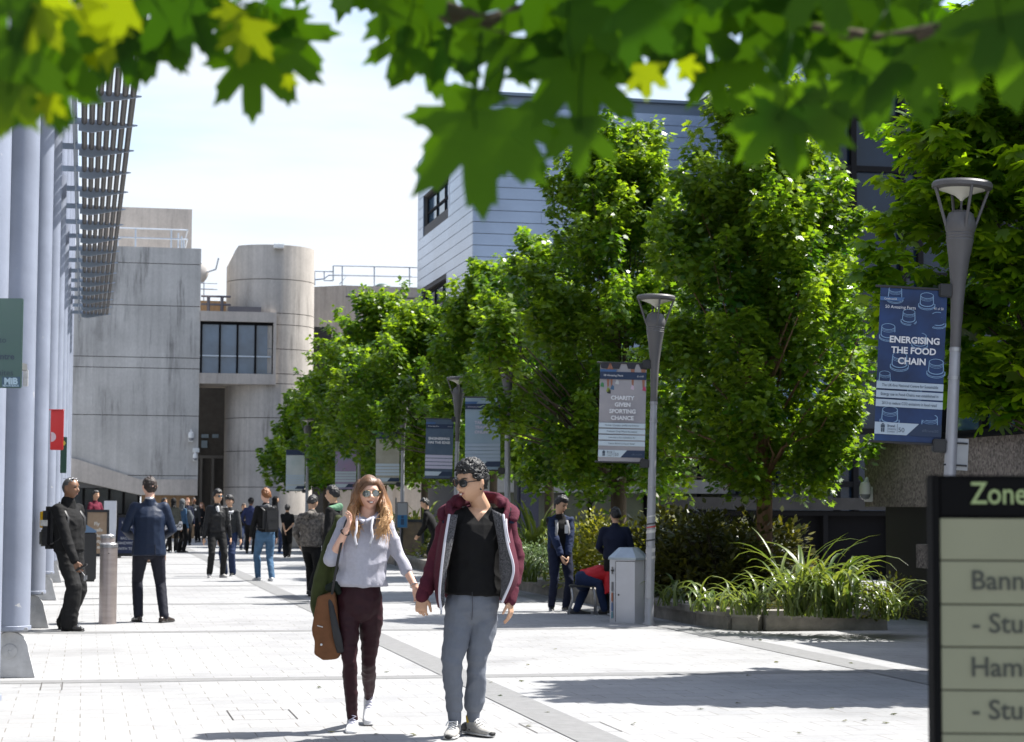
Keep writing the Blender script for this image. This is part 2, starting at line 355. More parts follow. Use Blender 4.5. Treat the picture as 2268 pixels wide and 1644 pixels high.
for k in range(-1, 8):
    y = 17.7+6.85*k if k >= 0 else 11.4
    m = MB(); m.lathe([(.165, .40), (.165, 13.4)], (XCOL, y, 0), 28)
    c = m.build('column', m_colpaint, LB, smooth=True, world=True)
    f = MB(); f.lathe([(.169, .405), (.176, .41), (.176, .44), (.169, .445)], (XCOL, y, 0), 28, caps=False); f.build('weld_ring', m_colpaint, c, smooth=True, world=True)
    prof = []
    for i in range(13):
        a = math.pi*i/12; prof.append((.155*math.cos(a)*1.0, .235+.155*math.sin(a)))
    poly = [(XCOL+.215, 0.004), (XCOL+.185, .12)]+[(XCOL+x, z) for x, z in prof]+[(XCOL-.185, .12), (XCOL-.215, 0.004)]
    f = MB(); f.prism(poly, y-.075, y+.075); f.bbox(XCOL-.15, XCOL+.15, y-.13, y+.13, .395, .43, .006)
    ff = f.build('column_foot', m_cast, c, world=True)
    f = MB(Matrix.Translation((XCOL, y-.074, .225)) @ Matrix.Rotation(R(90), 4, 'X')); f.lathe([(.062, -.002), (.062, .009), (.052, .012), (.014, .012), (.012, .017), (0.001, .017)], n=20)
    f.M = Matrix.Identity(4)
    o = f.build('column_pin', m_cast, c, smooth=True, world=True)
SS = empty('sunshade', (-.2, 45, 7.43)); SS.parent = LB; SS.location = (-.2+1.4, 5, 7.43); OM[SS] = Matrix.Translation((-.2, 45, 7.43))
ZS = 7.43; y0s = 29.67; nb = 16; dys = 2.33
for i in range(7):
    x = -.11+.118*i
    m = MB(); m.tube([(x, y0s-dys*6, ZS+.09), (x, y0s+dys*(nb-1)+.1, ZS+.09)], .046, 10); m.build('louvre_tube', m_tube, SS, smooth=True, world=True)
for k in range(-6, nb):
    y = y0s+dys*k
    m = MB(); m.prism([(-1.05, ZS+.05), (-.2, ZS+.05), (-.2, ZS-.05), (.0, ZS-.08), (.72, ZS+.06), (.72, ZS+.075), (-.2, ZS+.15), (-1.05, ZS+.15)], y-.02, y+.02)
    m.build('louvre_bracket', m_brkt, SS, world=True)
m = MB(); m.box(-.30, -.22, y0s-dys*6, y0s+dys*(nb-1), ZS+.153, ZS+.30); m.box(-.27, -.25, y0s-dys*6, y0s+dys*(nb-1), ZS-.2, ZS-.12)
m.build('edge_beam', m_brkt, SS, world=True)

# ------------------------------------------------------------------ concrete lecture block at the end of the street
YC_ = 84.0
q = lambda x, y, yy=YC_: (PY(x, y, yy).x, PY(x, y, yy).z)
CB = empty('concrete_building', (PY(350, 1190, YC_).x, YC_+8, 0), 0, 'grey board-marked concrete building with a round stair tower at the end of the street', 'building')
xl = q(60, 800)[0]; xr = q(442, 800)[0]
zt = q(442, 551)[1]
js = [q(430, y)[1] for y in (587, 680, 794.5, 818, 922.6, 1055)]
zb = q(437, 1098)[1]
m = MB()
lv = [zt]+js
for a, b in zip(lv[:-1], lv[1:]): m.box(xl, xr, YC_, YC_+22, b+.028, a)
xs0 = q(172, 1066)[0]; zs0 = q(172, 1066)[1]; zs1 = q(310, 1097)[1]; xs1 = q(310, 1097)[0]
zband0 = q(172, 1018)[1]
m.prism([(xl, lv[-1]), (xl, zs0), (xs0, zs0), (xs1, zs1), (xr, zb), (xr, lv[-1])], YC_, YC_+22)
m.build('wall', m_conc, CB, world=True)
m = MB(); m.prism([(xs0-3, zband0+.55), (xs0-3, zs0+.03), (xs0, zs0+.02), (xs1, zs1+.02), (xr-.01, zb+.02), (xr-.01, q(437, 1062)[1]), (xs1, q(300, 1062)[1]), (xs0, zband0)], YC_-.10, YC_-.003)
m.build('ramp_fascia', m_conc2, CB, world=True)
m = MB(); m.box(xl+.06, xr-.06, YC_+.06, YC_+21.9, zb+.3, zt-.1); m.build('joint_core', m_joint, CB, world=True)
m = MB(); m.box(q(230, 500, 90)[0], q(425, 500, 90)[0], 90, 104, zt-1, q(425, 464, 90)[1]); m.build('plant_room', m_conc2, CB, world=True)
m = MB()
zr = q(425, 551)[1]; r1 = q(420, 503)[1]; r2 = q(420, 524)[1]
for z in (r1, r2): m.tube([(q(240, 500)[0], YC_+1, z), (q(418, 500)[0], YC_+1, z)], .035, 6); m.tube([(q(418, 500)[0], YC_+1, z), (q(421, 500)[0], YC_+4, z)], .035, 6)
for x in (262, 302, 382, 400, 410, 417): m.tube([(q(x, 500)[0], YC_+1+(x > 390)*(x-390)*.1, zr-.1), (q(x, 500)[0], YC_+1+(x > 390)*(x-390)*.1, r1)], .035, 6)
m.build('roof_railing', m_rail, CB, world=True)
# ground floor: dark glazing and timber panel
xg0 = q(150, 1150)[0]; xg1 = q(310, 1150)[0]; xg2 = q(432, 1150)[0]
m = MB(); m.box(xg0, xg1, YC_+1.2, YC_+1.35, 0, 3.6)
gl = m.build('ground_window', m_glassd, CB, world=True)
m = MB()
for x in (185, 214, 243, 275, 309): m.box(q(x, 1100)[0]-.05, q(x, 1100)[0]+.05, YC_+1.05, YC_+1.195, 0, 3.6)
m.box(xg0, xg1, YC_+1.1, YC_+1.19, .95, 1.03); m.build('mullion', m_mull, gl, world=True)
m = MB(); m.box(xg1+.06, xg2, YC_+.5, YC_+.8, 0, zb+.5); m.build('timber_wall', m_timber_and_lit, CB, world=True)
# dark recess with doors
xd0 = xr; xd1 = q(560, 900)[0]
m = MB(); m.box(xd0-.5, xd1+4, YC_+6, YC_+6.3, 0, 9.5); m.build('recess_wall', m_dark, CB, world=True)  # shade of the recess put into the wall colour
for (a, b, c, d) in ((446, 462, 962, 970), (470, 484, 962, 970), (446, 459, 976, 992)):
    m = MB(); m.box(PY(a, c, YC_+5.9).x, PY(b, c, YC_+5.9).x, YC_+5.85, YC_+5.98, PY(a, d, YC_+5.9).z, PY(a, c, YC_+5.9).z)
    m.build('recess_pane', mat('recess_pane', (0.10, 0.14, 0.19), .2), CB, world=True)
m = MB(); zd = PY(470, 1016, YC_+5.8).z
for x in (444, 470, 497, 520): m.box(PY(x, 1100, YC_+5.8).x-.06, PY(x, 1100, YC_+5.8).x+.06, YC_+5.7, YC_+5.84, 0, zd)
m.box(PY(440, 1016, YC_+5.8).x, PY(540, 1016, YC_+5.8).x, YC_+5.7, YC_+5.83, zd+.01, zd+.14)
m.build('door_frame', mat('door_frame', (0.05, .05, .052), .4), CB, world=True)
# stair tower
xc = q(598, 700, YC_+2)[0]; rt_ = (q(695, 700, YC_+2)[0]-q(501, 700, YC_+2)[0])/2; yct = YC_+rt_+.1
def tower_ring(z0, z1, r, top=None, n=56):
    mm = MB(); vs = []; fs = []
    for i in range(n):
        a = 2*math.pi*i/n; x = r*math.cos(a); y = r*math.sin(a)
        vs.append((xc+x, yct+y, z0))
    for i in range(n):
        a = 2*math.pi*i/n; x = r*math.cos(a); y = r*math.sin(a)
        vs.append((xc+x, yct+y, top(x/r) if top else z1))
    fs = [(i, (i+1) % n, n+(i+1) % n, n+i) for i in range(n)]+[tuple(range(n-1, -1, -1)), tuple(range(n, 2*n))]
    return vs, fs
ztop = q(598, 541)[1]; zcut = q(501, 580)[1]
lvls = [q(598, y)[1] for y in (618, 693.6, 719, 773, 828, 850, 926, 1000, 1080)]+[0]
m = MB(); m.add(*tower_ring(lvls[0]+.028, 0, rt_, top=lambda u: ztop if u > -.80 else ztop+(zcut-ztop)*min(1, (-.80-u)/.2)))
for a, b in zip(lvls[:-1], lvls[1:]): m.add(*tower_ring(b+.028, a, rt_))
tw = m.build('stair_tower', concrete('tower_concrete', (0.46, 0.425, 0.385), 0.28, 3.0), CB, smooth=True, world=True)
m = MB(); m.add(*tower_ring(0, ztop-2, rt_-.06)); m.build('joint_core', m_joint, tw, world=True)
m = MB(); a0, a1 = q(606, 541, YC_)[0], q(628, 541, YC_)[0]; m.bbox(a0, a1, YC_-.25, YC_+.2, ztop-.18, ztop-.0, .02); m.build('floodlight', mat('lamp_white', (.8, .8, .78), .3), tw, world=True)
# window box between block and tower
xw0, xw1 = xr+.003, q(611, 770)[0]; z1, z2, z3, z4 = (q(520, y)[1] for y in (691, 713, 828, 851))
m = MB(); m.box(xw0, xw1, YC_-.15, YC_+3, z2, z1); m.box(xw0, xw1, YC_-.15, YC_+3, z4, z3); m.box(xw1-.12, xw1, YC_-.15, YC_+1.5, z3+.003, z2-.003)
m.build('window_surround', m_conc2, CB, world=True)
m = MB(); m.box(xw0, xw1-.125, YC_+.12, YC_+.2, z3+.01, z2-.01); gw = m.build('window', mat('lecture_glass', (.085, .135, .195), .12, .35, .6, spec=.8), CB, world=True)  # reflected sky put into the blue of the pane
m = MB()
for x in (446, 487, 526, 566, 605): m.box(q(x, 770)[0]-.04, q(x, 770)[0]+.04, YC_+.02, YC_+.115, z3+.004, z2-.004)
m.box(xw0, xw1-.13, YC_+.03, YC_+.11, z2-.12, z2-.005); m.build('frame', m_mull, gw, world=True)
m = MB(); m.box(xw0, xw1-.2, YC_+.04, YC_+.10, q(520, 789)[1]-.03, q(520, 789)[1]+.03); m.build('transom', m_rail, gw, world=True)
m = MB(); m.box(xr-.5, xc, YC_+5, YC_+5.3, z1, q(470, 640)[1]); m.build('terrace_wall', m_timber_and_lit, CB, world=True)  # orange light on this wall put in by the brown colour
m = MB()
for y in (655, 673): m.tube([(q(446, y)[0], YC_+.2, q(450, y)[1]), (q(512, y)[0], YC_+.2, q(450, y)[1])], .05, 6)
for x in (462, 492): m.tube([(q(x, 690)[0], YC_+.2, z1), (q(x, 690)[0], YC_+.2, q(450, 655)[1])], .07, 6)
m.box(q(505, 688)[0], q(578, 688)[0], YC_-.1, YC_+1, z1+.003, z1+.22)
m.build('terrace_railing', mat('dark_rail', (.12, .11, .12), .5), CB, world=True)
m = MB()
for y in (593, 607): m.tube([(q(456, y)[0], YC_+6, q(450, y)[1]), (q(502, y)[0], YC_+6, q(450, y)[1])], .03, 6)
m.tube([(q(470, y)[0], YC_+6, z1), (q(470, y)[0], YC_+6, q(450, 580)[1])], .03, 6)
m.build('back_railing', m_rail, CB, world=True)
# rear wall: a slightly turned bay, then the flat bay, roof rail
y2 = 92.0
pa = PY(680, 700, y2); pb = PY(765, 700, y2-.2); pc = PY(990, 700, y2-.2); zt2 = PY(800, 634, y2).z
m = MB(); m.prism([(pa.x, y2+1.2), (pb.x, y2-.2), (pb.x, y2+6), (pa.x, y2+6)], 0, zt2, 'z')
m.box(pb.x+.004, pc.x, y2-.2, y2+6, 0, zt2-.01)
rw = m.build('rear_wall', m_conc2, CB, world=True)
m = MB(); zj = PY(800, 659, y2).z; zj2 = PY(800, 742, y2).z
for z in (zj, zj2): m.box(pb.x, pc.x, y2-.215, y2-.2, z-.03, z+.03)
m.build('joint', m_joint, rw, world=True)
m = MB(); m.box(PY(696, 800, y2-1).x, PY(715, 800, y2-1).x, y2-1, y2-.5, PY(700, 822, y2).z, PY(700, 795, y2).z); m.build('rear_window', m_glassd, CB, world=True)
m = MB()
yy = y2+.5
def rl(pts, r=.035): m.tube([(PY(x, y, yy).x, yy, PY(x, y, yy).z) for x, y in pts], r, 6)
rl([(697, 632), (697, 601), (738, 602), (738, 589), (800, 590), (925, 593)]); rl([(738, 589), (738, 622)]); rl([(758, 590), (758, 635)]); rl([(829, 591), (829, 635)]); rl([(907, 593), (907, 635)])
rl([(738, 610), (925, 614)]); rl([(718, 602), (718, 622), (738, 622)]); rl([(697, 620), (718, 618), (728, 610), (768, 611), (752, 630)])
m.build('roof_railing', m_rail, CB, world=True)
m = MB(); m.ell((PY(849, 633, y2+1).x, y2+1.5, zt2), (.42, .42, .32)); m.build('roof_dome', mat('green_dome', (.05, .08, .06), .5), CB, smooth=True, world=True)
m = MB()
yy = y2-1.5
def rl2(pts, r=.04): m.tube([(PY(x, y, yy).x, yy, PY(x, y, yy).z) for x, y in pts], r, 6)
rl2([(797, 708), (850, 708)]); rl2([(797, 729), (850, 729)]); rl2([(820, 708), (820, 743)]); rl2([(795, 743), (850, 743)], .05)
m.build('stair_railing', m_rail, CB, world=True)
m = MB(); a = PY(770, 760, y2-.9); b = PY(870, 745, y2-.9)
m.prism([(PY(745, 0, y2-.9).x, PY(745, 762, y2-.9).z), (PY(795, 0, y2-.9).x, PY(795, 743, y2-.9).z), (b.x, b.z), (b.x, 0), (PY(745, 0, y2-.9).x, 0)], y2-1.3, y2-.25)
m.build('stair_block', m_conc2, CB, world=True)
# dish + CCTV (things fixed to the block)
sd = empty('satellite_dish', (q(457, 592)[0], YC_+1.5, q(457, 592)[1]), 0, 'white satellite dish on the edge of the concrete roof', 'satellite dish', rot=(R(-75), R(0), R(62)))
m = MB(); m.lathe([(.001, -.14), (.25, -.11), (.45, -.03), (.5, 0), (.49, .015), (.44, -.01), (.24, -.09), (.001, -.12)], n=24, caps=False); m.build('dish', mat('dish_paint', (.66, .63, .6), .5), sd, smooth=True)
m = MB(); m.tube([(0, -.45, 0), (0, -.1, .45)], .02, 6); m.tube([(0, 0, -.14), (.1, -.2, -.45), (.1, -.7, -.45)], .04, 6); m.build('arm', m_rail, sd)
m_cam = mat('cctv_white', (.72, .72, .7), .35)
def cctv(p, label, big=1.0, k=0):
    e = empty('security_camera', p, 0, label, 'security camera', 'cameras on the buildings')
    m = MB(); m.lathe([(.001, .34*big), (.10*big, .30*big), (.13*big, .2*big), (.13*big, .05*big)], (0, -.35*big, 0), 16); m.build('housing', m_cam, e, smooth=True)
    m = MB(); m.lathe([(.115*big, .046*big), (.10*big, -.02*big), (.06*big, -.07*big), (.001, -.085*big)], (0, -.35*big, 0), 16, caps=False); m.build('dome', mat('dome_glass', (.25, .26, .28), .1), e, smooth=True)
    m = MB(); m.tube([(0, -.35*big, .3*big), (0, -.18*big, .40*big), (0, 0, .1*big)], .035*big, 8); m.bbox(-.10*big, .10*big, -.06*big, .04*big, -.12*big, .22*big, .01); m.build('bracket', m_cam, e)
    return e
cctv((q(422, 968)[0], YC_-.12, q(422, 968)[1]-.1), 'white dome camera on the concrete wall, upper one of the pair near its corner', .95)
cctv((q(431, 1012)[0], YC_-.12, q(431, 1012)[1]-.1), 'small white dome camera on the concrete wall, lower one of the pair near its corner', .75)
jb = MB(); jx, jz = q(437, 998); jb.bbox(jx-.2, jx+.08, YC_-.14, YC_-.01, jz-.09, jz+.10, .02); tag(jb.build('junction_box', m_cam), 'pale junction box at the corner of the concrete wall between two cameras', 'box')

# ------------------------------------------------------------------ metal clad building with the glazed wing
XM, YM, XW, YW = 13.9, 72.0, 23.4, 60.0
MBd = empty('metal_building', (XM+6, YM+6, 0), 0, 'blue-grey metal clad building behind the trees with a glazed wing on the right', 'building')
zm = PY(1045, 233, YM).z; hp = .437
py_win = [PX(936.6, 560, XM).y, PX(992, 560, XM).y]
wz = (PX(992, 459, XM).z, PX(992, 388, XM).z); w2y = [PX(934, 560, XM).y, PX(989, 560, XM).y]; w2z = (PX(989, 735, XM).z, PX(989, 613, XM).z)
m = MB()
i = 0; z = zm
YE = 84.6
while z > 3.2:
    a, b = z-hp+.022, z
    # front face, with staggered vertical joints
    xs = XM; off = [2.6, 5.4, 8.3][i % 3]
    cuts = [XM, XM+off, XM+off+(1.1 if i % 2 else 3.0), XW-.02]
    cuts = sorted(set(c for c in cuts if c <= XW-.02))
    for c0, c1 in zip(cuts[:-1], cuts[1:]): m.box(c0+.004, c1-.004, YM, YM+.08, a, b)
    # left face, around the windows
    segs = [(YM+.085, YE)]
    for (wy, wzz) in ((py_win, wz), (w2y, w2z)):
        if b > wzz[0] and a < wzz[1]:
            n_ = []
            for s0, s1 in segs:
                lo, hi = min(wy), max(wy)
                if s0 < lo: n_.append((s0, min(s1, lo)))
                if s1 > hi: n_.append((max(s0, hi), s1))
            segs = n_
    for s0, s1 in segs:
        if s1-s0 > .02: m.box(XM, XM+.08, s0, s1, a, b)
    z -= hp; i += 1
m.build('cladding', m_zinc, MBd, world=True)
m = MB(); m.box(XM+.4, XW+2, YM+.4, YE-.05, 0, zm-.2)
for c in ((XM+.05, XW+1, YM+.05, YM+.39),): m.box(c[0], c[1], c[2], c[3], 3.2, zm-.06)
zl = [3.2, w2z[0], w2z[1], wz[0], wz[1], zm-.06]
for k in range(0, 5):
    a, b = zl[k], zl[k+1]
    wy = {1: w2y, 3: py_win}.get(k)
    if wy is None: m.box(XM+.05, XM+.39, YM+.4, YE-.03, a, b)
    else: m.box(XM+.05, XM+.39, YM+.4, min(wy), a, b); m.box(XM+.05, XM+.39, max(wy), YE-.03, a, b)
m.build('core_wall', m_joint, MBd, world=True)
zp = PY(1057, 206, YM).z
m = MB(); m.box(XM+.5, XW+1, YM+.35, YE, zm-.05, zp); m.box(XM+.3, XW+1, YM+.15, YE+.1, zp+.003, zp+.12)
m.build('parapet', m_zincd, MBd, world=True)
for wy, wzz in ((py_win, wz), (w2y, w2z)):
    lo, hi = min(wy), max(wy)
    f = MB(); x0 = XM+.18
    f.box(x0, x0+.12, lo, lo+.12, wzz[0], wzz[1]); f.box(x0, x0+.12, hi-.12, hi, wzz[0], wzz[1]); f.box(x0, x0+.12, lo+.122, hi-.122, wzz[0], wzz[0]+.12); f.box(x0, x0+.12, lo+.122, hi-.122, wzz[1]-.12, wzz[1])
    for u in (.3, .62): f.box(x0+.004, x0+.1, lo+(hi-lo)*u-.06, lo+(hi-lo)*u+.06, wzz[0]+.122, wzz[1]-.122)
    f.box(x0+.006, x0+.09, lo+.122, hi-.122, wzz[1]-.75, wzz[1]-.66)
    w = f.build('window', m_mull, MBd, world=True)
    f = MB(); f.box(XM+.24, XM+.28, lo+.05, hi-.05, wzz[0]+.05, wzz[1]-.05); f.build('pane', m_glassb, w, world=True)
    f = MB(); f.box(XM-.004, XM+.35, lo-.3, lo-.004, wzz[0]-.06, wzz[1]); f.build('reveal', m_panel, w, world=True)
# ground storeys of the front, glimpsed between the trunks
zz0 = PY(1250, 1092, YM).z; zz1 = PY(1250, 1062, YM).z
m = MB(); m.box(XM, XW, YM-1.2, YM-.4, zz0, zz1); m.build('canopy_beam', m_conc2, MBd, world=True)
m = MB(); m.box(XM, XW, YM-.2, YM-.1, .3, 3.15); gw = m.build('ground_window', mat('yellow_reflection_glass', (.16, .17, .09), .25, .5, .5), MBd, world=True)  # yellowish reflection in the windows put into the pane colour
m = MB()
for k in range(9): m.box(XM+1.05*k+.2, XM+1.05*k+.3, YM-.35, YM-.205, .3, 3.15)
m.box(XM+.2, XM+8.6, YM-.345, YM-.21, 3.0, 3.1)
m.build('mullion', m_mull, gw, world=True)
m = MB(); m.box(XM, XW, YM-.3, YM-.01, 0, .298); m.build('plinth', m_conc2, MBd, world=True)
m_beam = mat('shade_dark_concrete', (.035, .033, .032), .9, .3, 2.0)  # shade on the terrace beam put into a near-black colour
# wing: side face of pale panels, front of dark glass
zw = PY(1855, 18, YW).z
m = MB()
for a in range(10):
    zA = zw-1.32*a; zB = zA-1.30
    if zB < 4.2: break
    yk = YW
    while yk < YM-.01:
        m.box(XW, XW+.1, yk+.012, min(yk+1.5, YM)-.012, zB+.012, zA); yk += 1.5
m.build('side_panel', mat('wing_panel', (.40, .50, .63), .2, .05, .6, metal=.55), MBd, world=True)
m = MB(); m.box(XW+.12, XW+14, YW+.4, YM+10, 0, zw-.1); m.build('wing_core', m_joint, MBd, world=True)
m = MB(); m.box(XW-.05, XW+14, YW-.1, YM+.3, zw+.004, zw+.25); m.build('wing_roof', m_zincd, MBd, world=True)
m = MB(); m.box(XW+.11, XW+14, YW+.2, YW+.3, .1, zw-.02)
m.box(XW+.03, XW+.09, YW+.35, YM-.1, 1.9, 4.0); gw = m.build('wing_glazing', mat('wing_glass', (.010, .020, .038), .15, .4, .4, spec=.35), MBd, world=True)
m = MB()
for x in (0, .62, 2.3, 2.9, 4.6, 6.3, 8, 9.7, 11.4): m.box(XW+x, XW+x+.18, YW, YW+.195, 0, zw)
m.box(XW-.015, XW+.02, YW+.05, YM-.2, 3.8, 3.95)
z = zw
while z > .5: m.box(XW+.19, XW+14, YW+.03, YW+.19, z-.2, z-.02); z -= 3.4/2
for k in range(9): m.box(XW-.02, XW+.025, YW+1.4*k, YW+1.4*k+.1, 1.9, 4.0)
m.build('mullion', m_mull, gw, world=True)
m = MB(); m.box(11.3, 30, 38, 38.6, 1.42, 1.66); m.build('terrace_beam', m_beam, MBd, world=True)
m = MB(); m.box(11.4, 30, 38.3, 38.5, 0, 1.40); dg_ = m.build('terrace_glazing', mat('undercroft_shade', (.006, .006, .007), .8, spec=.1), MBd, world=True)  # undercroft shade put in as a near-black sheet
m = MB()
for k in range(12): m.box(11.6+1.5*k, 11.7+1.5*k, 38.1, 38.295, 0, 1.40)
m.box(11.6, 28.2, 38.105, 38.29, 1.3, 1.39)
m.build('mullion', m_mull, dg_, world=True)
nb_ = MB(); p = PY(1163, 1120, 55); nb_.bbox(p.x-.3, p.x+.32, 54.6, 55.2, 0, PY(1163, 1046, 55).z, .08)
tag(nb_.build('kiosk', mat('navy_kiosk', (.012, .014, .035), .5)), 'tall dark navy kiosk standing in shade between the trees', 'kiosk')

# ------------------------------------------------------------------ pebbledash building on the right
XP = 10.6
PBd = empty('pebbledash_building', (XP+5, 18, 0), 0, 'brown pebbledash building in shade behind the planter on the right', 'building')
yq = lambda x: PX(x, 1000, XP).y
YP1 = yq(1915)
m = MB(); m.box(XP, XP+.5, 6, YP1, 1.49, 2.34); m.box(XP, XP+.5, 6, YP1-4.8, 3.75, 4.6); m.box(XP+.3, XP+9, 6, YP1-4.8, 4.603, 5.0); m.build('spandrel', m_peb, PBd, world=True)
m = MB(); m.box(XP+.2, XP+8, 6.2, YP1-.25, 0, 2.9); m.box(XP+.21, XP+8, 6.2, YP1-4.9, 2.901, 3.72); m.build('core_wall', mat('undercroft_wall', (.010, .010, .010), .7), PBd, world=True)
m = MB(); m.box(XP+.12, XP+.18, 6.2, YP1-.1, 2.36, 2.92); m.box(XP+.12, XP+.18, 6.2, YP1-4.9, 2.921, 3.72); gw = m.build('window', m_glassb, PBd, world=True)
m = MB()
for k in range(16): m.box(XP+.03, XP+.115, 6.3+1.15*k, 6.4+1.15*k, 2.36, 2.92)
m.box(XP+.035, XP+.11, 6.3, YP1-.15, 2.363, 2.44)
m.build('mullion', m_mull, gw, world=True)
m = MB(); m.box(XP-.1, XP+9, 6, YP1+.15, 2.342, 2.36); m.build('sill', m_mull, PBd, world=True)
m = MB(); m.box(XP-.25, XP+.1, 6, YP1-2.3, .72, 1.02); m.box(XP+.0, XP+.15, 6, YP1-2.35, .58, .70); m.build('balustrade', m_peb, PBd, world=True)
m = MB(); m.box(XP-.05, XP+.18, 6, YP1-2.3, 0, .57); m.build('plinth', m_conc2, PBd, world=True)
cc = PX(1912, 1100, XP-.02)
e = cctv((cc.x-.02, cc.y-.25, cc.z), 'white dome camera on an arm at the corner of the pebbledash building', .62); e.rotation_euler = (0, 0, R(-35))
# ------------------------------------------------------------------ foliage
def leaf_mat(name, dark, light, trans=0.45, tcol=None, rough=0.42, spec=0.45, mid=None):
    m = bpy.data.materials.new(name); m.use_nodes = True; t = m.node_tree; t.nodes.clear()
    at = N(t, 'ShaderNodeAttribute', attribute_name='rnd')
    cr_ = N(t, 'ShaderNodeValToRGB'); t.links.new(at.outputs['Fac'], cr_.inputs[0])
    cr_.color_ramp.elements[0].color = (*dark, 1); cr_.color_ramp.elements[1].color = (*light, 1)
    if mid: qe = cr_.color_ramp.elements.new(.62); qe.color = (*mid, 1)
    p = N(t, 'ShaderNodeBsdfPrincipled', i_Roughness=rough); p.inputs['Specular IOR Level'].default_value = spec
    t.links.new(cr_.outputs[0], p.inputs['Base Color'])
    tr = N(t, 'ShaderNodeBsdfTranslucent')
    mm = N(t, 'ShaderNodeMix', data_type='RGBA', blend_type='MULTIPLY'); mm.inputs[0].default_value = 1.0
    t.links.new(cr_.outputs[0], mm.inputs[6]); mm.inputs[7].default_value = (*(tcol or (2.3, 2.0, 0.7)), 1)
    t.links.new(mm.outputs[2], tr.inputs[0])
    ms = N(t, 'ShaderNodeMixShader', i_0=trans); t.links.new(p.outputs[0], ms.inputs[1]); t.links.new(tr.outputs[0], ms.inputs[2])
    o = N(t, 'ShaderNodeOutputMaterial'); t.links.new(ms.outputs[0], o.inputs[0]); MATS[name] = m; return m
m_leafA = leaf_mat('maple_leaf', (0.030, 0.100, 0.008), (0.150, 0.235, 0.014), 0.66, (2.6, 2.4, .5), rough=.40, spec=.4)
m_leafB = leaf_mat('far_maple_leaf', (0.026, 0.092, 0.010), (0.160, 0.240, 0.024), 0.54, (2.4, 2.2, .6), rough=.34, spec=.5)
m_leafY = leaf_mat('golden_shrub_leaf', (0.10, 0.13, 0.012), (0.26, 0.25, 0.02), 0.35, (1.6, 1.5, .5))
m_leafD = leaf_mat('dark_shrub_leaf', (0.03, 0.045, 0.012), (0.10, 0.10, 0.02), 0.3)
m_leafV = leaf_mat('variegated_leaf', (0.06, 0.11, 0.04), (0.26, 0.34, 0.18), 0.25, (1.3, 1.3, .8))
m_strap = leaf_mat('strap_leaf', (0.050, 0.095, 0.02), (0.19, 0.235, 0.07), 0.38, (1.7, 1.6, .6), rough=0.33, spec=0.6)
m_leafF = leaf_mat('near_maple_leaf', (0.022, 0.080, 0.005), (0.135, 0.200, 0.006), 0.55, (2.4, 2.0, 0.4), rough=0.55, spec=.2, mid=(.048, .122, .005))
m_bark = mat('bark', (0.085, 0.062, 0.042), 0.9, 0.35, 7.0, 0.9, 22, stretch=(1, 1, .25))
m_barkr = mat('lit_bark', (0.20, 0.115, 0.065), 0.9, 0.35, 9.0, 0.9, 25, stretch=(1, 1, .2))  # reddish sunlight on the trunk put into the bark colour
m_twig = mat('twig', (0.045, 0.032, 0.022), 0.8)

def lobed():            # small 5-lobed leaf, tip along +y, petiole at the origin
    p = [(0, 0), (.34, -.02), (.26, .20), (.52, .46), (.24, .50), (.30, .70), (.10, .72), (0, 1.0)]
    return np.array(p+[(-x, y) for x, y in p[-2:0:-1]])
def maple_outline():
    pol = [(0, 1.0), (7, .83), (11, .86), (17, .62), (24, .43), (31, .60), (35, .80), (40, .78), (47, 1.0), (53, .78), (60, .78), (64, .55), (74, .36), (84, .46), (92, .50), (100, .66), (106, .50), (117, .44), (124, .30), (140, .22), (165, .16)]
    a = [(r*math.sin(R(t)), r*math.cos(R(t))) for t, r in pol]
    return np.array(a+[(-x, y) for x, y in a[:0:-1]])
LEAF_S = lobed(); LEAF_M = maple_outline()
LEAF_Q = np.array([(0, 0), (.30, .35), (.24, .7), (0, 1.0), (-.24, .7), (-.30, .35)])
def leaves_mesh(name, pos, up, nrm, size, rnd, shape, mt, parent, fold=0.25, curl=0.15):
    """pos (n,3); up: tip direction; nrm: face normal; one polygon per leaf"""
    pos = np.asarray(pos, float); n = len(pos); k = len(shape)
    up = np.asarray(up, float); nrm = np.asarray(nrm, float)
    up /= np.linalg.norm(up, axis=1, keepdims=True)+1e-9
    nrm = nrm-up*np.sum(nrm*up, axis=1, keepdims=True); nrm /= np.linalg.norm(nrm, axis=1, keepdims=True)+1e-9
    sd = np.cross(up, nrm); size = np.asarray(size, float).reshape(n, 1, 1)
    X = shape[:, 0].reshape(1, k, 1); Y = shape[:, 1].reshape(1, k, 1)
    co = pos[:, None, :]+size*(sd[:, None, :]*X+up[:, None, :]*Y+nrm[:, None, :]*(-fold*np.abs(X)-curl*Y*Y))
    I = np.array(OM[parent].inverted()) if parent is not None else np.eye(4)
    co = co.reshape(-1, 3) @ I[:3, :3].T+I[:3, 3]
    me = bpy.data.meshes.new(name); me.vertices.add(n*k); me.vertices.foreach_set('co', co.astype(np.float32).ravel())
    me.loops.add(n*k); me.loops.foreach_set('vertex_index', np.arange(n*k, dtype=np.int32))
    me.polygons.add(n); me.polygons.foreach_set('loop_start', np.arange(0, n*k, k, dtype=np.int32))
    me.update(calc_edges=True)
    at = me.attributes.new('rnd', 'FLOAT', 'FACE'); at.data.foreach_set('value', np.asarray(rnd, np.float32))
    me.materials.append(mt); me.validate(); return link(name, me, parent)

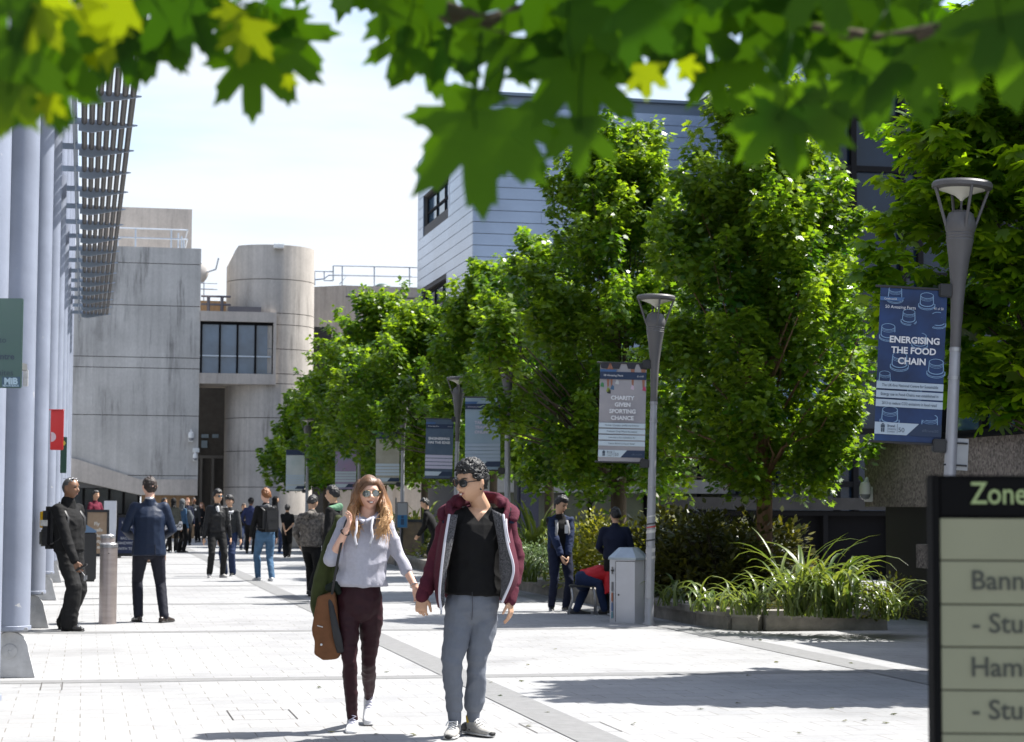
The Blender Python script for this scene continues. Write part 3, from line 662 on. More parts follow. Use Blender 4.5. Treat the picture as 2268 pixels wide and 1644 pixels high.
def tree(d, xt, ytop, w, zbot, n, seed, label, size=.085, mt=None, shape=None, trunk_h=None, trunk_r=.10, lean=0.0, lobes=None, X=None, dense=1.0, bark=None, outer=0.5, name='street_tree', flat=1.0, group='trees along the street', droop=0.35, full=0.4, extra=None, nz=.8):
    """street tree at forward distance d, trunk on picture column xt; crown top on picture row ytop"""
    rg = np.random.default_rng(seed); r_ = random.Random(seed)
    base = W((xt-CX)*d/F, d) if X is None else W(X, d)
    zt = P(xt, ytop, d).z
    T = empty(name, base, 0, label, 'tree', group)
    H = zt-zbot; cz = zbot+H*.5
    th = trunk_h or zbot+.25
    tr = MB()
    tp = [base+Vector((0, 0, -.02)), base+Vector((.02, 0, th*.5)), base+Vector((.03, .02, th)), base+Vector((.0, .03, zbot+H*.45)), base+Vector((.03, .0, zt-.35))]
    tr.tube(tp, [trunk_r*1.25, trunk_r, trunk_r*.95, trunk_r*.5, .012], 10)
    # crown profile: widest at 40 %, tapering to the top
    def rad(u): return w*.5*float(np.interp(u, (0, .12, .3, .5, .7, .85, 1), (.62, .95, 1.0, .88, .62+full*.15, .36+full*.12, .05)))
    extra = extra or []
    shoots = []; nsh = int(300*dense)
    for i in range(nsh):
        u = r_.random()**.85; a = r_.uniform(0, 2*math.pi); rr = rad(u)*(r_.random()**(.35 if r_.random() < outer else .75))
        lump = 1+.22*math.sin(3*a+seed)+.14*math.sin(5*a+7*u+seed*2)
        c = base+Vector((rr*lump*math.cos(a), rr*lump*math.sin(a), zbot+u*H*.97))
        ln = r_.uniform(.45, .95)*(1.15 if u > .6 else 1)*(w/3.2)**.5
        out = Vector((math.cos(a), math.sin(a), 0))
        dr = (out*(.55*flat)+Vector((r_.uniform(-.25, .25), r_.uniform(-.25, .25), .95/flat))).normalized()
        shoots.append((c, dr, ln, u))
    for (ex, ey, ed) in extra:
        c = P(ex, ey, ed); shoots.append((c, Vector((r_.uniform(-.3, .3), r_.uniform(-.3, .3), .8)).normalized(), .5, .5))
    nsh = len(shoots)
    # limbs: a few upright forks, then one bough to each fifth shoot
    for c, dr, ln, u in shoots[::7]+(shoots[-len(extra):] if extra else []):
        st = base+Vector((0, 0, th+(c.z-th-base.z)*.30*r_.random())) if c.z > th else base+Vector((0, 0, th))
        mid = st.lerp(c, .5)+Vector((r_.uniform(-.12, .12), r_.uniform(-.12, .12), -.10 if flat > 1 else .14))
        tr.tube([st, mid, c], [.028, .017, .007], 5)
        tr.tube([c, c+dr*ln*.9], [.009, .003], 4)
    tr.build('trunk', bark or m_bark, T, smooth='all', world=True)
    # leaves spread along the shoots
    per = n//nsh; sh = np.array([[*c, *dr, ln, u] for c, dr, ln, u in shoots])
    idx = np.repeat(np.arange(nsh), per); m_ = len(idx)
    s_ = sh[idx]; t_ = rg.random(m_)**.8
    th_ = rg.uniform(0, 2*np.pi, m_); rad_ = (.10+.17*rg.random(m_))*(1.15-.75*t_)*(w/3.2)**.5
    lat = np.stack([np.cos(th_), np.sin(th_), .25*rg.normal(size=m_)], 1)
    pos = s_[:, :3]+s_[:, 3:6]*(t_*s_[:, 6])[:, None]+lat*rad_[:, None]
    up = lat*1.0+np.stack([rg.normal(size=m_)*.35, rg.normal(size=m_)*.35, -droop+rg.normal(size=m_)*.35], 1)
    nr = np.stack([lat[:, 0]*.55+rg.normal(size=m_)*.35, lat[:, 1]*.55+rg.normal(size=m_)*.35, nz+rg.normal(size=m_)*.3], 1)
    sz = size*(.65+.6*rg.random(m_))
    shade = rg.random(nsh)[idx]*.55+rg.random(m_)*.45+(.22*(t_-.6))
    leaves_mesh('crown', pos, up, nr, sz, np.clip(shade, 0, 1), LEAF_S if shape is None else shape, mt or m_leafB, T)
    return T
tree(17.4, 2385, 30, 2.5, 2.2, 17000, 11, 'nearest maple on the right with broad leaves, arching behind the closest banner pole', .13, m_leafA, LEAF_M[::2], trunk_h=2.2, trunk_r=.13, dense=1.15, flat=1.7, outer=.6, nz=1.4)
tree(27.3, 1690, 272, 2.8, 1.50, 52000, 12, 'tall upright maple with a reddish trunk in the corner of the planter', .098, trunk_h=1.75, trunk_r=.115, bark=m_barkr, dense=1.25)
tree(33.4, 1368, 335, 3.35, 1.50, 54000, 13, 'dense upright maple behind the sports banner and the litter bin', .106, trunk_h=1.8, trunk_r=.14, dense=1.2, full=.8, extra=[(1112, 745, 31.5), (1098, 775, 31.5), (1128, 730, 31.5), (1085, 800, 31.5), (1120, 790, 31.5), (1140, 770, 31.8), (1108, 925, 32), (1112, 960, 32), (1130, 840, 31.5), (1105, 830, 31.5), (1150, 900, 32), (1140, 960, 32)])
tree(40.5, 1215, 570, 2.9, 1.75, 20000, 14, 'lower maple just behind the man in the maroon hoodie', 0.122)
tree(47.5, 1092, 625, 3.3, 1.8, 24000, 15, 'bright green maple behind the pair of neighbouring blue banners', 0.133, extra=[(893, 880, 47.5), (880, 900, 47.5), (905, 895, 47.5), (868, 925, 47.5), (893, 915, 47.5), (856, 950, 47.5), (845, 975, 47.5), (880, 950, 47.5), (868, 990, 47.5)])
tree(54.5, 940, 722, 4.4, 1.9, 22000, 16, 'maple rising directly above the woman in the grey hoodie', 0.145)
tree(61.5, 850, 685, 4.4, 2.0, 18000, 17, 'pale-topped maple with one high spike, fourth from the street end', 0.157)
tree(68.5, 790, 785, 4.2, 2.0, 16000, 18, 'dark maple in front of the rear concrete wall beside the stair tower', 0.168)
tree(75.0, 722, 868, 4.0, 1.9, 15000, 19, 'farthest maple of the row, its crown against the stair tower', 0.180)

# ------------------------------------------------------------------ near maple overhead
NT = W(2.15, 1.5)
T = empty('maple_tree', NT, 0, 'maple whose big blurred leaves hang across the top of the view', 'tree')
tr = MB()
tr.tube([NT, NT+Vector((0, 0, 1.4)), NT+Vector((-.05, .1, 2.5)), NT+Vector((-.2, .2, 4.4))], [.16, .13, .11, .04], 12)
fork = NT+Vector((-.05, .1, 2.45))
def bough(pts, r0):
    pts = [Vector(p) for p in pts]; tr.tube(pts, [r0*(1-.8*i/(len(pts)-1)) for i in range(len(pts))], 7)
def LP_(x, y, d): return P(x, y, d)
bough([fork, LP_(2500, -420, 2.2), LP_(1900, -150, 2.35), LP_(1500, -60, 2.4), LP_(1080, 60, 2.35), LP_(800, -40, 2.4), LP_(450, -20, 2.3)], .035)
bough([fork+Vector((0, 0, -.1)), LP_(2500, -100, 1.9), LP_(2250, 40, 2.0), LP_(1960, 90, 2.15), LP_(1800, 60, 2.2)], .022)
bough([LP_(450, -20, 2.3), LP_(250, 0, 2.1), LP_(120, 40, 2.1), LP_(-80, 30, 2.1)], .010)
bough([fork+Vector((0, 0, .6)), W(.9, 2.2, 2.9), W(-.2, 2.6, 2.95), W(-1.3, 2.5, 2.9)], .03)
tr.build('trunk', m_bark, T, smooth='all', world=True)
pos = []; up = []; nr = []; sz = []; rn = []
rg = random.Random(5)
VIEW = -HD
def near(x, y, d, length, ang, rnd=.5, tilt=0.0, yaw=0.0):
    """leaf whose blade centre is at the picture point; ang: tip direction from straight down, clockwise"""
    c = P(x, y, d); a = R(ang)
    u = -UPV*math.cos(a)+RT*math.sin(a)*-1
    n_ = (VIEW*math.cos(R(tilt))+UPV*math.sin(R(tilt))+RT*math.sin(R(yaw))).normalized()
    pos.append(c-u*length*.45); up.append(u); nr.append(n_); sz.append(length); rn.append(rnd)
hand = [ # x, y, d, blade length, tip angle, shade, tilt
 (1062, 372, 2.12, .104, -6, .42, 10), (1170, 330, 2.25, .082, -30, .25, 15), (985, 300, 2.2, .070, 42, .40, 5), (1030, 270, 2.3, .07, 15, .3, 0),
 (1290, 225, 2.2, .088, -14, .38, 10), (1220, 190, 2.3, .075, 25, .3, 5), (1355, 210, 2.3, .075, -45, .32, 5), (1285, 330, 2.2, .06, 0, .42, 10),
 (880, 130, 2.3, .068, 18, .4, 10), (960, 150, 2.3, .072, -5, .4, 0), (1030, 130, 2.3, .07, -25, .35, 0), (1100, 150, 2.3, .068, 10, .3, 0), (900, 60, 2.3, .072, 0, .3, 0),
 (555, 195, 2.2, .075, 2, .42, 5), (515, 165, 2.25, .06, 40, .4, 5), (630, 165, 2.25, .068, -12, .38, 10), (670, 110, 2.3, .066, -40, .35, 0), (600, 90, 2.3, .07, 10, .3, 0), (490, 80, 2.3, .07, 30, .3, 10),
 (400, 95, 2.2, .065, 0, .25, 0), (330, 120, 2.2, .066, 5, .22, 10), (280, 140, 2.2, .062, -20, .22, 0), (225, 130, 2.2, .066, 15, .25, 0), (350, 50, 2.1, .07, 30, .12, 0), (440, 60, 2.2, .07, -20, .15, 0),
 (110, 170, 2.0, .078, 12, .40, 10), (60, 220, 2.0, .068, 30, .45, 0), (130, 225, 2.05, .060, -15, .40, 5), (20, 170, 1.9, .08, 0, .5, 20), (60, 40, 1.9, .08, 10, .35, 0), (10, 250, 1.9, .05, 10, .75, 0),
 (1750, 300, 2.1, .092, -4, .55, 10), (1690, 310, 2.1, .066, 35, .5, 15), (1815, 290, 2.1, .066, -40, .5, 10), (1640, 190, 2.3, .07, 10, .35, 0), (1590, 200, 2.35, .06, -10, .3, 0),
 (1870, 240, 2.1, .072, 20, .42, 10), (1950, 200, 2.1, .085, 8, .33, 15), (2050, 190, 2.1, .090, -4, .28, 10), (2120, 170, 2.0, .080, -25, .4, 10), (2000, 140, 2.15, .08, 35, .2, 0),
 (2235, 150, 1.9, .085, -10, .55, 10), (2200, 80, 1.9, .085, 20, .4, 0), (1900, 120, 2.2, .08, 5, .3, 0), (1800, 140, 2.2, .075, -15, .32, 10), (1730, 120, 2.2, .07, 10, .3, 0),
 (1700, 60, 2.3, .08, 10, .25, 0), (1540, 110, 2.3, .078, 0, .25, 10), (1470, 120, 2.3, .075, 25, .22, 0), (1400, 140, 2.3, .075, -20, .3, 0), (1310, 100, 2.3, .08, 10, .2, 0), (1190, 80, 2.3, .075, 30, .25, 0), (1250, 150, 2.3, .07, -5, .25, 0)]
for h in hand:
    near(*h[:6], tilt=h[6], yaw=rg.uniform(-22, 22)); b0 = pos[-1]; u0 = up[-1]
    stalks = MB(); stalks.tube([b0+u0*.004, b0-u0*.03+UPV*.008, b0-u0*.05+UPV*.03+RT*rg.uniform(-.02, .02)], [.0011, .0012, .0015], 5); stalks.build('stalk', m_leafF, T, smooth='all', world=True)
for i in range(230):                                     # behind and above them, up to the edge of the view
    x = rg.uniform(-150, 2400); lim = 20 if x < 700 else (-25 if x < 820 else (30 if x < 1150 else 85))
    if 560 < x < 640: lim = -20
    y = rg.uniform(-420, lim)
    near(x, y, rg.uniform(2.0, 2.9), rg.uniform(.065, .09), rg.uniform(-50, 50), rg.random()*.32, rg.uniform(-30, 45), rg.uniform(-30, 30))
# leaves below crown gaps; yellow of sun shining through put into their tone
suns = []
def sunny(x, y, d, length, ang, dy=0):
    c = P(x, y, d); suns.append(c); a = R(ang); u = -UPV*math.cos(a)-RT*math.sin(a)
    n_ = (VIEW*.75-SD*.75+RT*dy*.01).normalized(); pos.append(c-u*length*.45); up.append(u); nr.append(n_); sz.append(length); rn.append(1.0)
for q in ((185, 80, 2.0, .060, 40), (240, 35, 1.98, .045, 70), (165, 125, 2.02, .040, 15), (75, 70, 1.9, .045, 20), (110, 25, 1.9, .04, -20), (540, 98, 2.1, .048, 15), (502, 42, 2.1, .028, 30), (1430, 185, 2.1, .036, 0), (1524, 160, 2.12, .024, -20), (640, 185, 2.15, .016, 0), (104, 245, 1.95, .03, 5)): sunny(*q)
for i in range(1900):                                    # unseen crown leaves, added to shade the hanging ones
    d = rg.uniform(.7, 4.2); X = rg.uniform(-2.2, 3.3)
    z = rg.uniform(CAMZ+.30*d+.28, CAMZ+.30*d+1.9)
    p = W(X, d, z); L = rg.uniform(.075, .10); skip = False
    for c in suns:
        w = p-c; t = w.dot(SD)
        if (w-SD*t).length < .12 and t > 0: skip = True; break
    if skip: continue
    pos.append(p); a = rg.uniform(0, 6.28)
    up.append(Vector((math.cos(a), math.sin(a), -.6))); nr.append(Vector((rg.gauss(0, .4), rg.gauss(0, .4), 1))); sz.append(L*1.25); rn.append(rg.random()*.4)
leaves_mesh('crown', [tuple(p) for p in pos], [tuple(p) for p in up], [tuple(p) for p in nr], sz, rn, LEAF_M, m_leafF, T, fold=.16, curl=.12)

# ------------------------------------------------------------------ planter
kp = [G(1590, 1393), G(1480, 1372), G(1440, 1352), G(1145, 1283)]
y0k = G(1800, 1396).y
ring = [Vector((XP-1.05, y0k, 0)), Vector((8.0, y0k, 0)), Vector((7.75, y0k+.25, 0)), Vector((7.62, y0k+1.1, 0)), Vector((7.55, 66, 0)), Vector((XP-.4, 66, 0))]
PB = empty('planter', (9, 40, 0), 0, 'raised stone-kerbed planter bed running along the street under the trees', 'planter')
m = MB(); m.prism([(p.x+(.1 if i in (1, 2, 3, 4) else -.05), p.y+.1) for i, p in enumerate(ring)], 0.0, .20, 'z'); m.build('soil', m_soil, PB, world=True)
m = MB()
for i in range(4):
    a, b = ring[i], ring[i+1]; L = (b-a).length; t = (b-a)/L; nrm = Vector((-t.y, t.x, 0))
    if nrm.dot(Vector((8.6, 40, 0))-a) > 0: nrm = -nrm
    k = max(1, int(L/1.0)); k = min(k, 24)
    for j in range(k):
        p0 = a+t*(L*j/k+.004); p1 = a+t*(L*(j+1)/k-.004)
        o = nrm*.12
        m.add([p0+Vector((0, 0, .0)), p1, p1+o, p0+o, p0+Vector((0, 0, .155)), p1+Vector((0, 0, .155)), p1+o+Vector((0, 0, .155)), p0+o+Vector((0, 0, .155))], [(0, 3, 2, 1), (4, 5, 6, 7), (0, 1, 5, 4), (1, 2, 6, 5), (2, 3, 7, 6), (3, 0, 4, 7)])
        o1 = nrm*.16; o0 = -nrm*.16; zA = .158; zB = .245
        m.add([p0+o0+Vector((0, 0, zA)), p1+o0+Vector((0, 0, zA)), p1+o1+Vector((0, 0, zA)), p0+o1+Vector((0, 0, zA)), p0+o0+Vector((0, 0, zB)), p1+o0+Vector((0, 0, zB)), p1+o1+Vector((0, 0, zB)), p0+o1+Vector((0, 0, zB))], [(0, 3, 2, 1), (4, 5, 6, 7), (0, 1, 5, 4), (1, 2, 6, 5), (2, 3, 7, 6), (3, 0, 4, 7)])
m.build('kerb', m_kerb, PB, world=True)

def phormium(c, n, L, seed, label, wide=.045, spread=1.0, group='strap-leaved plants in the planter'):
    """clump of strap leaves that rise, arch over and droop"""
    rg = random.Random(seed); c = Vector(c); e = empty('strap_leaf_plant', c, 0, label, 'plant', group)
    me_v = []; me_f = []; rnd = []
    for i in range(n):
        a = rg.uniform(0, 2*math.pi); l = L*rg.uniform(.55, 1.1); el = R(rg.uniform(52, 86)); dr = rg.uniform(.6, 2.0)*spread
        w = wide*rg.uniform(.6, 1.2); p = c+Vector((rg.gauss(0, .10), rg.gauss(0, .10), 0)); k = 9
        out = Vector((math.cos(a), math.sin(a), 0)); side = Vector((-math.sin(a), math.cos(a), 0)); tw = rg.uniform(-.5, .5)
        o = len(me_v); rr = rg.random()
        for j in range(k+1):
            t = j/k; ang = el-dr*(t**2.0)*1.6
            if j: p = p+(out*math.cos(ang)+UPV*math.sin(ang))*(l/k)
            if p.z < c.z+.02: p.z = c.z+.02
            ww = w*(math.sin(math.pi*min(1, .18+.82*t))**.7)*(1 if t < .98 else .2)*.5
            s = (side*math.cos(tw*t)+UPV*math.sin(tw*t)*.8)
            nn = out*(-math.sin(ang))+UPV*math.cos(ang)
            me_v += [p-s*ww+nn*ww*.35, p, p+s*ww+nn*ww*.35]
        for j in range(k):
            b = o+3*j; me_f += [(b, b+1, b+4, b+3), (b+1, b+2, b+5, b+4)]; rnd += [rr*.8+.2*j/k]*2
    I = OM[e].inverted(); me = bpy.data.meshes.new('leaves'); me.from_pydata([tuple(I @ v) for v in me_v], [], me_f)
    at = me.attributes.new('rnd', 'FLOAT', 'FACE'); at.data.foreach_set('value', rnd); me.materials.append(m_strap)
    me.polygons.foreach_set('use_smooth', [True]*len(me.polygons)); link('leaves', me, e); return e
def gz(x, y, z=.2): return G(x, y, z)
phormium(gz(1850, 1372), 105, 1.18, 1, 'large sunlit strap-leaf plant arching over the front kerb', .045, 1.1)
phormium(gz(1765, 1368), 70, 1.25, 2, 'upright strap-leaf plant left of the big sunlit clump', .042, .8)
phormium(gz(1660, 1366), 45, .72, 3, 'shaded strap-leaf plant in front of the reddish tree trunk', .04, 1.2)
phormium(gz(1570, 1358), 34, .65, 4, 'shaded strap-leaf plant midway between tree trunk and lamp post', .04, 1.2)
phormium(gz(1490, 1345), 30, .6, 5, 'low strap-leaf plant close beside the lamp post', .035, 1.2)
phormium(gz(1960, 1376), 60, .85, 6, 'thin drooping strap-leaf plant at the right end of the kerb', .03, 1.3)
phormium(gz(1180, 1262), 90, 1.75, 7, 'tall pale strap-leaf plant beside the man in the maroon hoodie', .075, .8)
phormium(gz(1172, 1292), 45, .75, 8, 'small strap-leaf plant at the kerb by the round pale bush', .04, 1.0)
phormium(gz(930, 1225), 70, 1.9, 9, 'strap-leaf plant glimpsed between the walking couple', .10, .8)
def shrub(c, r, n, size, seed, label, mt, shape, name='shrub', group='shrubs in the planter', flatk=1.0):
    rg = np.random.default_rng(seed); c = Vector(c); e = empty(name, c, 0, label, 'shrub', group)
    m = MB(); rr = random.Random(seed)
    for i in range(14):
        a = rr.uniform(0, 6.28); m.tube([c, c+Vector((r[0]*.6*math.cos(a), r[1]*.6*math.sin(a), r[2]*rr.uniform(.5, .9)))], [.015, .004], 5)
    m.build('stems', m_twig, e, world=True)
    k = max(20, n//60); cl = rg.normal(size=(k, 3)); cl /= np.linalg.norm(cl, axis=1, keepdims=True); cl[:, 2] = np.abs(cl[:, 2]); cl *= (rg.random((k, 1))**.3)
    cc = cl*np.array([r[0], r[1], r[2]])+np.array(c)
    idx = rg.integers(0, k, n); off = rg.normal(size=(n, 3))*np.array([.10, .10, .08])*(r[0]/.6)**.5
    pos = cc[idx]+off; pos[:, 2] = np.maximum(pos[:, 2], c.z+.03)
    lat = off+cl[idx]*.15+rg.normal(size=(n, 3))*.05; up = lat; nr = cl[idx]*.5+np.stack([rg.normal(size=n)*.4, rg.normal(size=n)*.4, np.ones(n)], 1)
    shade = rg.random(k)[idx]*.5+rg.random(n)*.5
    leaves_mesh('foliage', pos, up, nr, size*(.6+.7*rg.random(n)), shade, shape, mt, e); return e
shrub(gz(1395, 1300), (1.15, .9, 1.12), 5200, .085, 31, 'yellow-green shrub behind the men standing by the bin', m_leafY, LEAF_Q)
shrub(gz(1310, 1272), (.8, .8, 1.05), 3200, .085, 38, 'yellow-green shrub between the two standing men', m_leafY, LEAF_Q)
shrub(gz(1500, 1322), (.95, .9, 1.25), 5200, .10, 32, 'dark olive shrub right of the lamp post', m_leafD, LEAF_Q)
shrub(gz(1600, 1330), (1.0, .8, 1.22), 5200, .10, 33, 'dark olive shrub left of the reddish tree trunk', m_leafD, LEAF_Q)
shrub(gz(1188, 1282), (.55, .5, .62), 3200, .045, 34, 'round pale-leaved bush at the kerb', m_leafV, LEAF_Q)
shrub(gz(1690, 1322), (.8, .7, 1.1), 4200, .10, 39, 'dark shrub right behind the reddish tree trunk', m_leafD, LEAF_Q)
shrub(gz(1960, 1370), (.45, .4, .45), 1200, .05, 35, 'small dark bush in the right corner of the planter', m_leafD, LEAF_Q)
shrub(gz(880, 1215), (1.1, .9, 1.0), 2000, .10, 36, 'green shrub glimpsed between the woman and the man', m_leafD, LEAF_Q)
shrub(gz(1010, 1240), (1.0, .9, .8), 2000, .09, 37, 'olive shrub behind the man in the maroon hoodie', m_leafY, LEAF_Q)
# leaf litter and ground cover under the plants: nobody could count it
rgn = np.random.default_rng(3); n = 5000
gx = rgn.uniform(7.75, XP-1.2, n); gy = y0k+.2+rgn.random(n)**1.6*12
pos = np.stack([gx, gy, np.full(n, .205)+rgn.random(n)*.12], 1); an = rgn.uniform(0, 6.28, n)
o = leaves_mesh('ground_cover', pos, np.stack([np.cos(an), np.sin(an), rgn.random(n)*.6], 1), np.stack([rgn.normal(size=n)*.4, rgn.normal(size=n)*.4, np.ones(n)], 1), .06*(.5+rgn.random(n)), rgn.random(n), LEAF_Q, m_leafD, None)
tag(o, kind='stuff')

for q in range(26):
    x = rg.uniform(700, 2040); y = rg.uniform(1400, 1630); p = G(x, y); a = rg.uniform(0, 6.28)
    e = leaves_mesh('fallen_leaf', [(0, 0, 0)], [(math.cos(a), math.sin(a), .12)], [(rg.gauss(0, .15), rg.gauss(0, .15), 1)], [rg.uniform(.035, .06)], [rg.random()], LEAF_S, m_leafD, None, fold=.3, curl=.3); e.location = (p.x, p.y, .014)
    tag(e, 'small fallen leaf lying on the pale paving', 'leaf', 'fallen leaves on the paving')
# ------------------------------------------------------------------ street lamps and banners
m_pole = mat('lamp_pole_paint', (0.34, 0.345, 0.37), 0.42, 0.06, 6.0, metal=0.35)
m_lampg = mat('lamp_grey', (0.105, 0.10, 0.10), 0.5, 0.08, 5.0)
m_diff = mat('lamp_diffuser', (0.62, 0.60, 0.52), 0.5)
m_blk = mat('black_bracket', (0.02, 0.02, 0.021), 0.5)
m_steel = mat('brushed_steel', (0.40, 0.40, 0.41), 0.33, 0.12, 3.0, metal=0.75, stretch=(1, 1, 6))
m_sticker = mat('torn_sticker', (0.55, 0.54, 0.52), 0.7, 0.3, 30); m_tape = mat('tape_band', (0.05, 0.05, 0.055), 0.6); m_redp = mat('red_print', (0.5, .05, .05), 0.6)
def roll_frame(base, lean):
    """rotation: local x to the right of the view, -y to the camera, rolled clockwise by lean"""
    return Matrix((RT.to_tuple(), HD.to_tuple(), (0, 0, 1))).transposed() @ Matrix.Rotation(lean, 3, 'Y')
def lamp(base, lean, label, H=4.15, marks=False, group='lamp posts along the planter'):
    e = empty('street_lamp', base, 0, label, 'street lamp', group, rot=tuple(roll_frame(base, lean).to_euler()))
    m = MB(); m.lathe([(.075, 0), (.075, .02), (.058, .05), (.057, .95), (.055, 1.0), (.042, 2.93), (.001, 2.93)], n=20); p = m.build('pole', m_pole, e, smooth=True)
    m = MB(); m.bbox(-.05, .012, -.066, -.045, .33, .98, .006); m.build('access_door', m_pole, p)
    m = MB(); m.lathe([(.044, 2.80), (.044, 2.97), (.05, 3.02), (.052, 3.15), (.062, 3.32), (.085, 3.52), (.108, 3.66), (.113, 3.68), (.108, 3.69), (.114, 3.705), (.109, 3.715), (.117, 3.73), (.111, 3.74), (.122, 3.76), (.126, 3.82), (.118, 3.84), (.10, 3.90), (.055, 3.925), (.001, 3.93)], n=24)
    m.build('lamp_cone', m_lampg, e, smooth=True)
    m = MB(); m.lathe([(.19, H-.075), (.243, H-.06), (.247, H-.03), (.235, H-.012), (.19, H-.004), (.001, H)], n=36, caps=False); m.lathe([(.19, H-.075), (.20, H-.05), (.001, H-.012)], n=36, caps=False); m.build('canopy', m_lampg, e, smooth=True)
    m = MB(); m.lathe([(.186, H-.073), (.12, H-.095), (.06, H-.12), (.022, H-.15), (.012, H-.165), (.001, H-.17)], n=30, caps=False); m.build('diffuser', m_diff, e, smooth=True)
    for k in range(4):
        a = R(8+90*k); c, s = math.cos(a), math.sin(a)
        m = MB(); m.tube([(c*.118, s*.118, 3.78), (c*.228, s*.228, H-.06)], .013, 6); m.build('strut', m_lampg, e)
    m = MB(); m.tube([(0, 0, 3.92), (0, 0, H-.15)], .010, 6); m.build('stem', m_lampg, e)
    for z in (2.55, 2.78, 1.52, 1.72) if marks else (2.55, 2.78):
        m = MB(); m.lathe([(.051, z-.012), (.051, z+.012)], n=16); m.build('clamp_band', m_steel, e)
    if marks:
        for z, h, mt_ in ((1.265, .02, m_tape), (1.06, .02, m_tape), (1.225, .016, m_redp), (1.17, .04, m_sticker), (.93, .05, m_sticker), (1.36, .02, m_sticker), (.84, .03, m_sticker)):
            m = MB(); n = 10; r = .0565-(z-1)*.0071+.0025; vs = []
            for i in range(n+1):
                a = math.pi*(1.0+i/n*.95); tl = .012*(i-n/2)/n*2
                vs += [(r*math.cos(a), r*math.sin(a), z-h/2+tl), (r*math.cos(a), r*math.sin(a), z+h/2+tl*1.3)]
            m.add(vs, [(2*i, 2*i+2, 2*i+3, 2*i+1) for i in range(n)]); m.build('sticker', mt_, p)
    return e
LC = G(1437, 1385); LEANC = 0.022
LRd = 16.2; LR = W((2079-CX)*LRd/F, LRd); LEANR = 0.052
lamp(LC, LEANC, 'lamp post with stickers and tape on its pole, standing against the litter bin', marks=True)
lamp(LR, LEANR, 'nearest and tallest-looking lamp post, rising behind the zone sign', H=4.17)
L3 = W((1126-CX)*33.2/F, 33.2); lamp(L3, -.004, 'lamp post whose head is lost in leaves, right of the man\'s head')
L4 = W((1010-CX)*41.5/F, 41.5); lamp(L4, 0.012, 'slim lamp post between the two neighbouring blue banners')
L5 = W((893-CX)*49/F, 49); lamp(L5, 0.0, 'lamp post by the blue information panel, its top in leaves')
L6 = W((797-CX)*55/F, 55); lamp(L6, 0.0, 'lamp post hidden in leaves beside the purple-edged banner')
L7 = W((682-CX)*62/F, 62); lamp(L7, 0.0, 'farthest lamp post, holding the white and green banner')

m_white = mat('print_white', (0.70, 0.70, 0.72), 0.6); m_navy = mat('print_navy', (0.012, 0.03, 0.075), 0.55); m_txtd = mat('print_dark', (0.05, 0.07, 0.10), 0.6)
def rings(m, cx, cz, s, y=-.004):
    """a glass bottle neck seen at an angle, drawn as rings"""
    def ann(x, z, rx, rz, w, a0=0, a1=360, n=22):
        vs = []; k = n+1
        for i in range(k):
            a = R(a0+(a1-a0)*i/n); vs += [(x+rx*math.cos(a), y, z+rz*math.sin(a)), (x+(rx-w)*math.cos(a), y, z+(rz-w*.8)*math.sin(a))]
        m.add(vs, [(2*i, 2*i+1, 2*i+3, 2*i+2) for i in range(n)])
    ann(cx, cz+.30*s, .36*s, .17*s, .035*s); ann(cx, cz+.24*s, .36*s, .17*s, .02*s, 180, 360); ann(cx, cz+.17*s, .36*s, .17*s, .02*s, 180, 360)
    ann(cx, cz-.12*s, .38*s, .18*s, .05*s, 180, 360); ann(cx, cz-.20*s, .46*s, .22*s, .035*s, 160, 380); ann(cx, cz-.26*s, .46*s, .22*s, .03*s, 180, 360)
    for sg in (-1, 1): m.quad((cx+sg*.36*s, y, cz+.30*s), (cx+sg*.325*s, y, cz+.30*s), (cx+sg*.34*s, y, cz-.14*s), (cx+sg*.38*s, y, cz-.14*s))
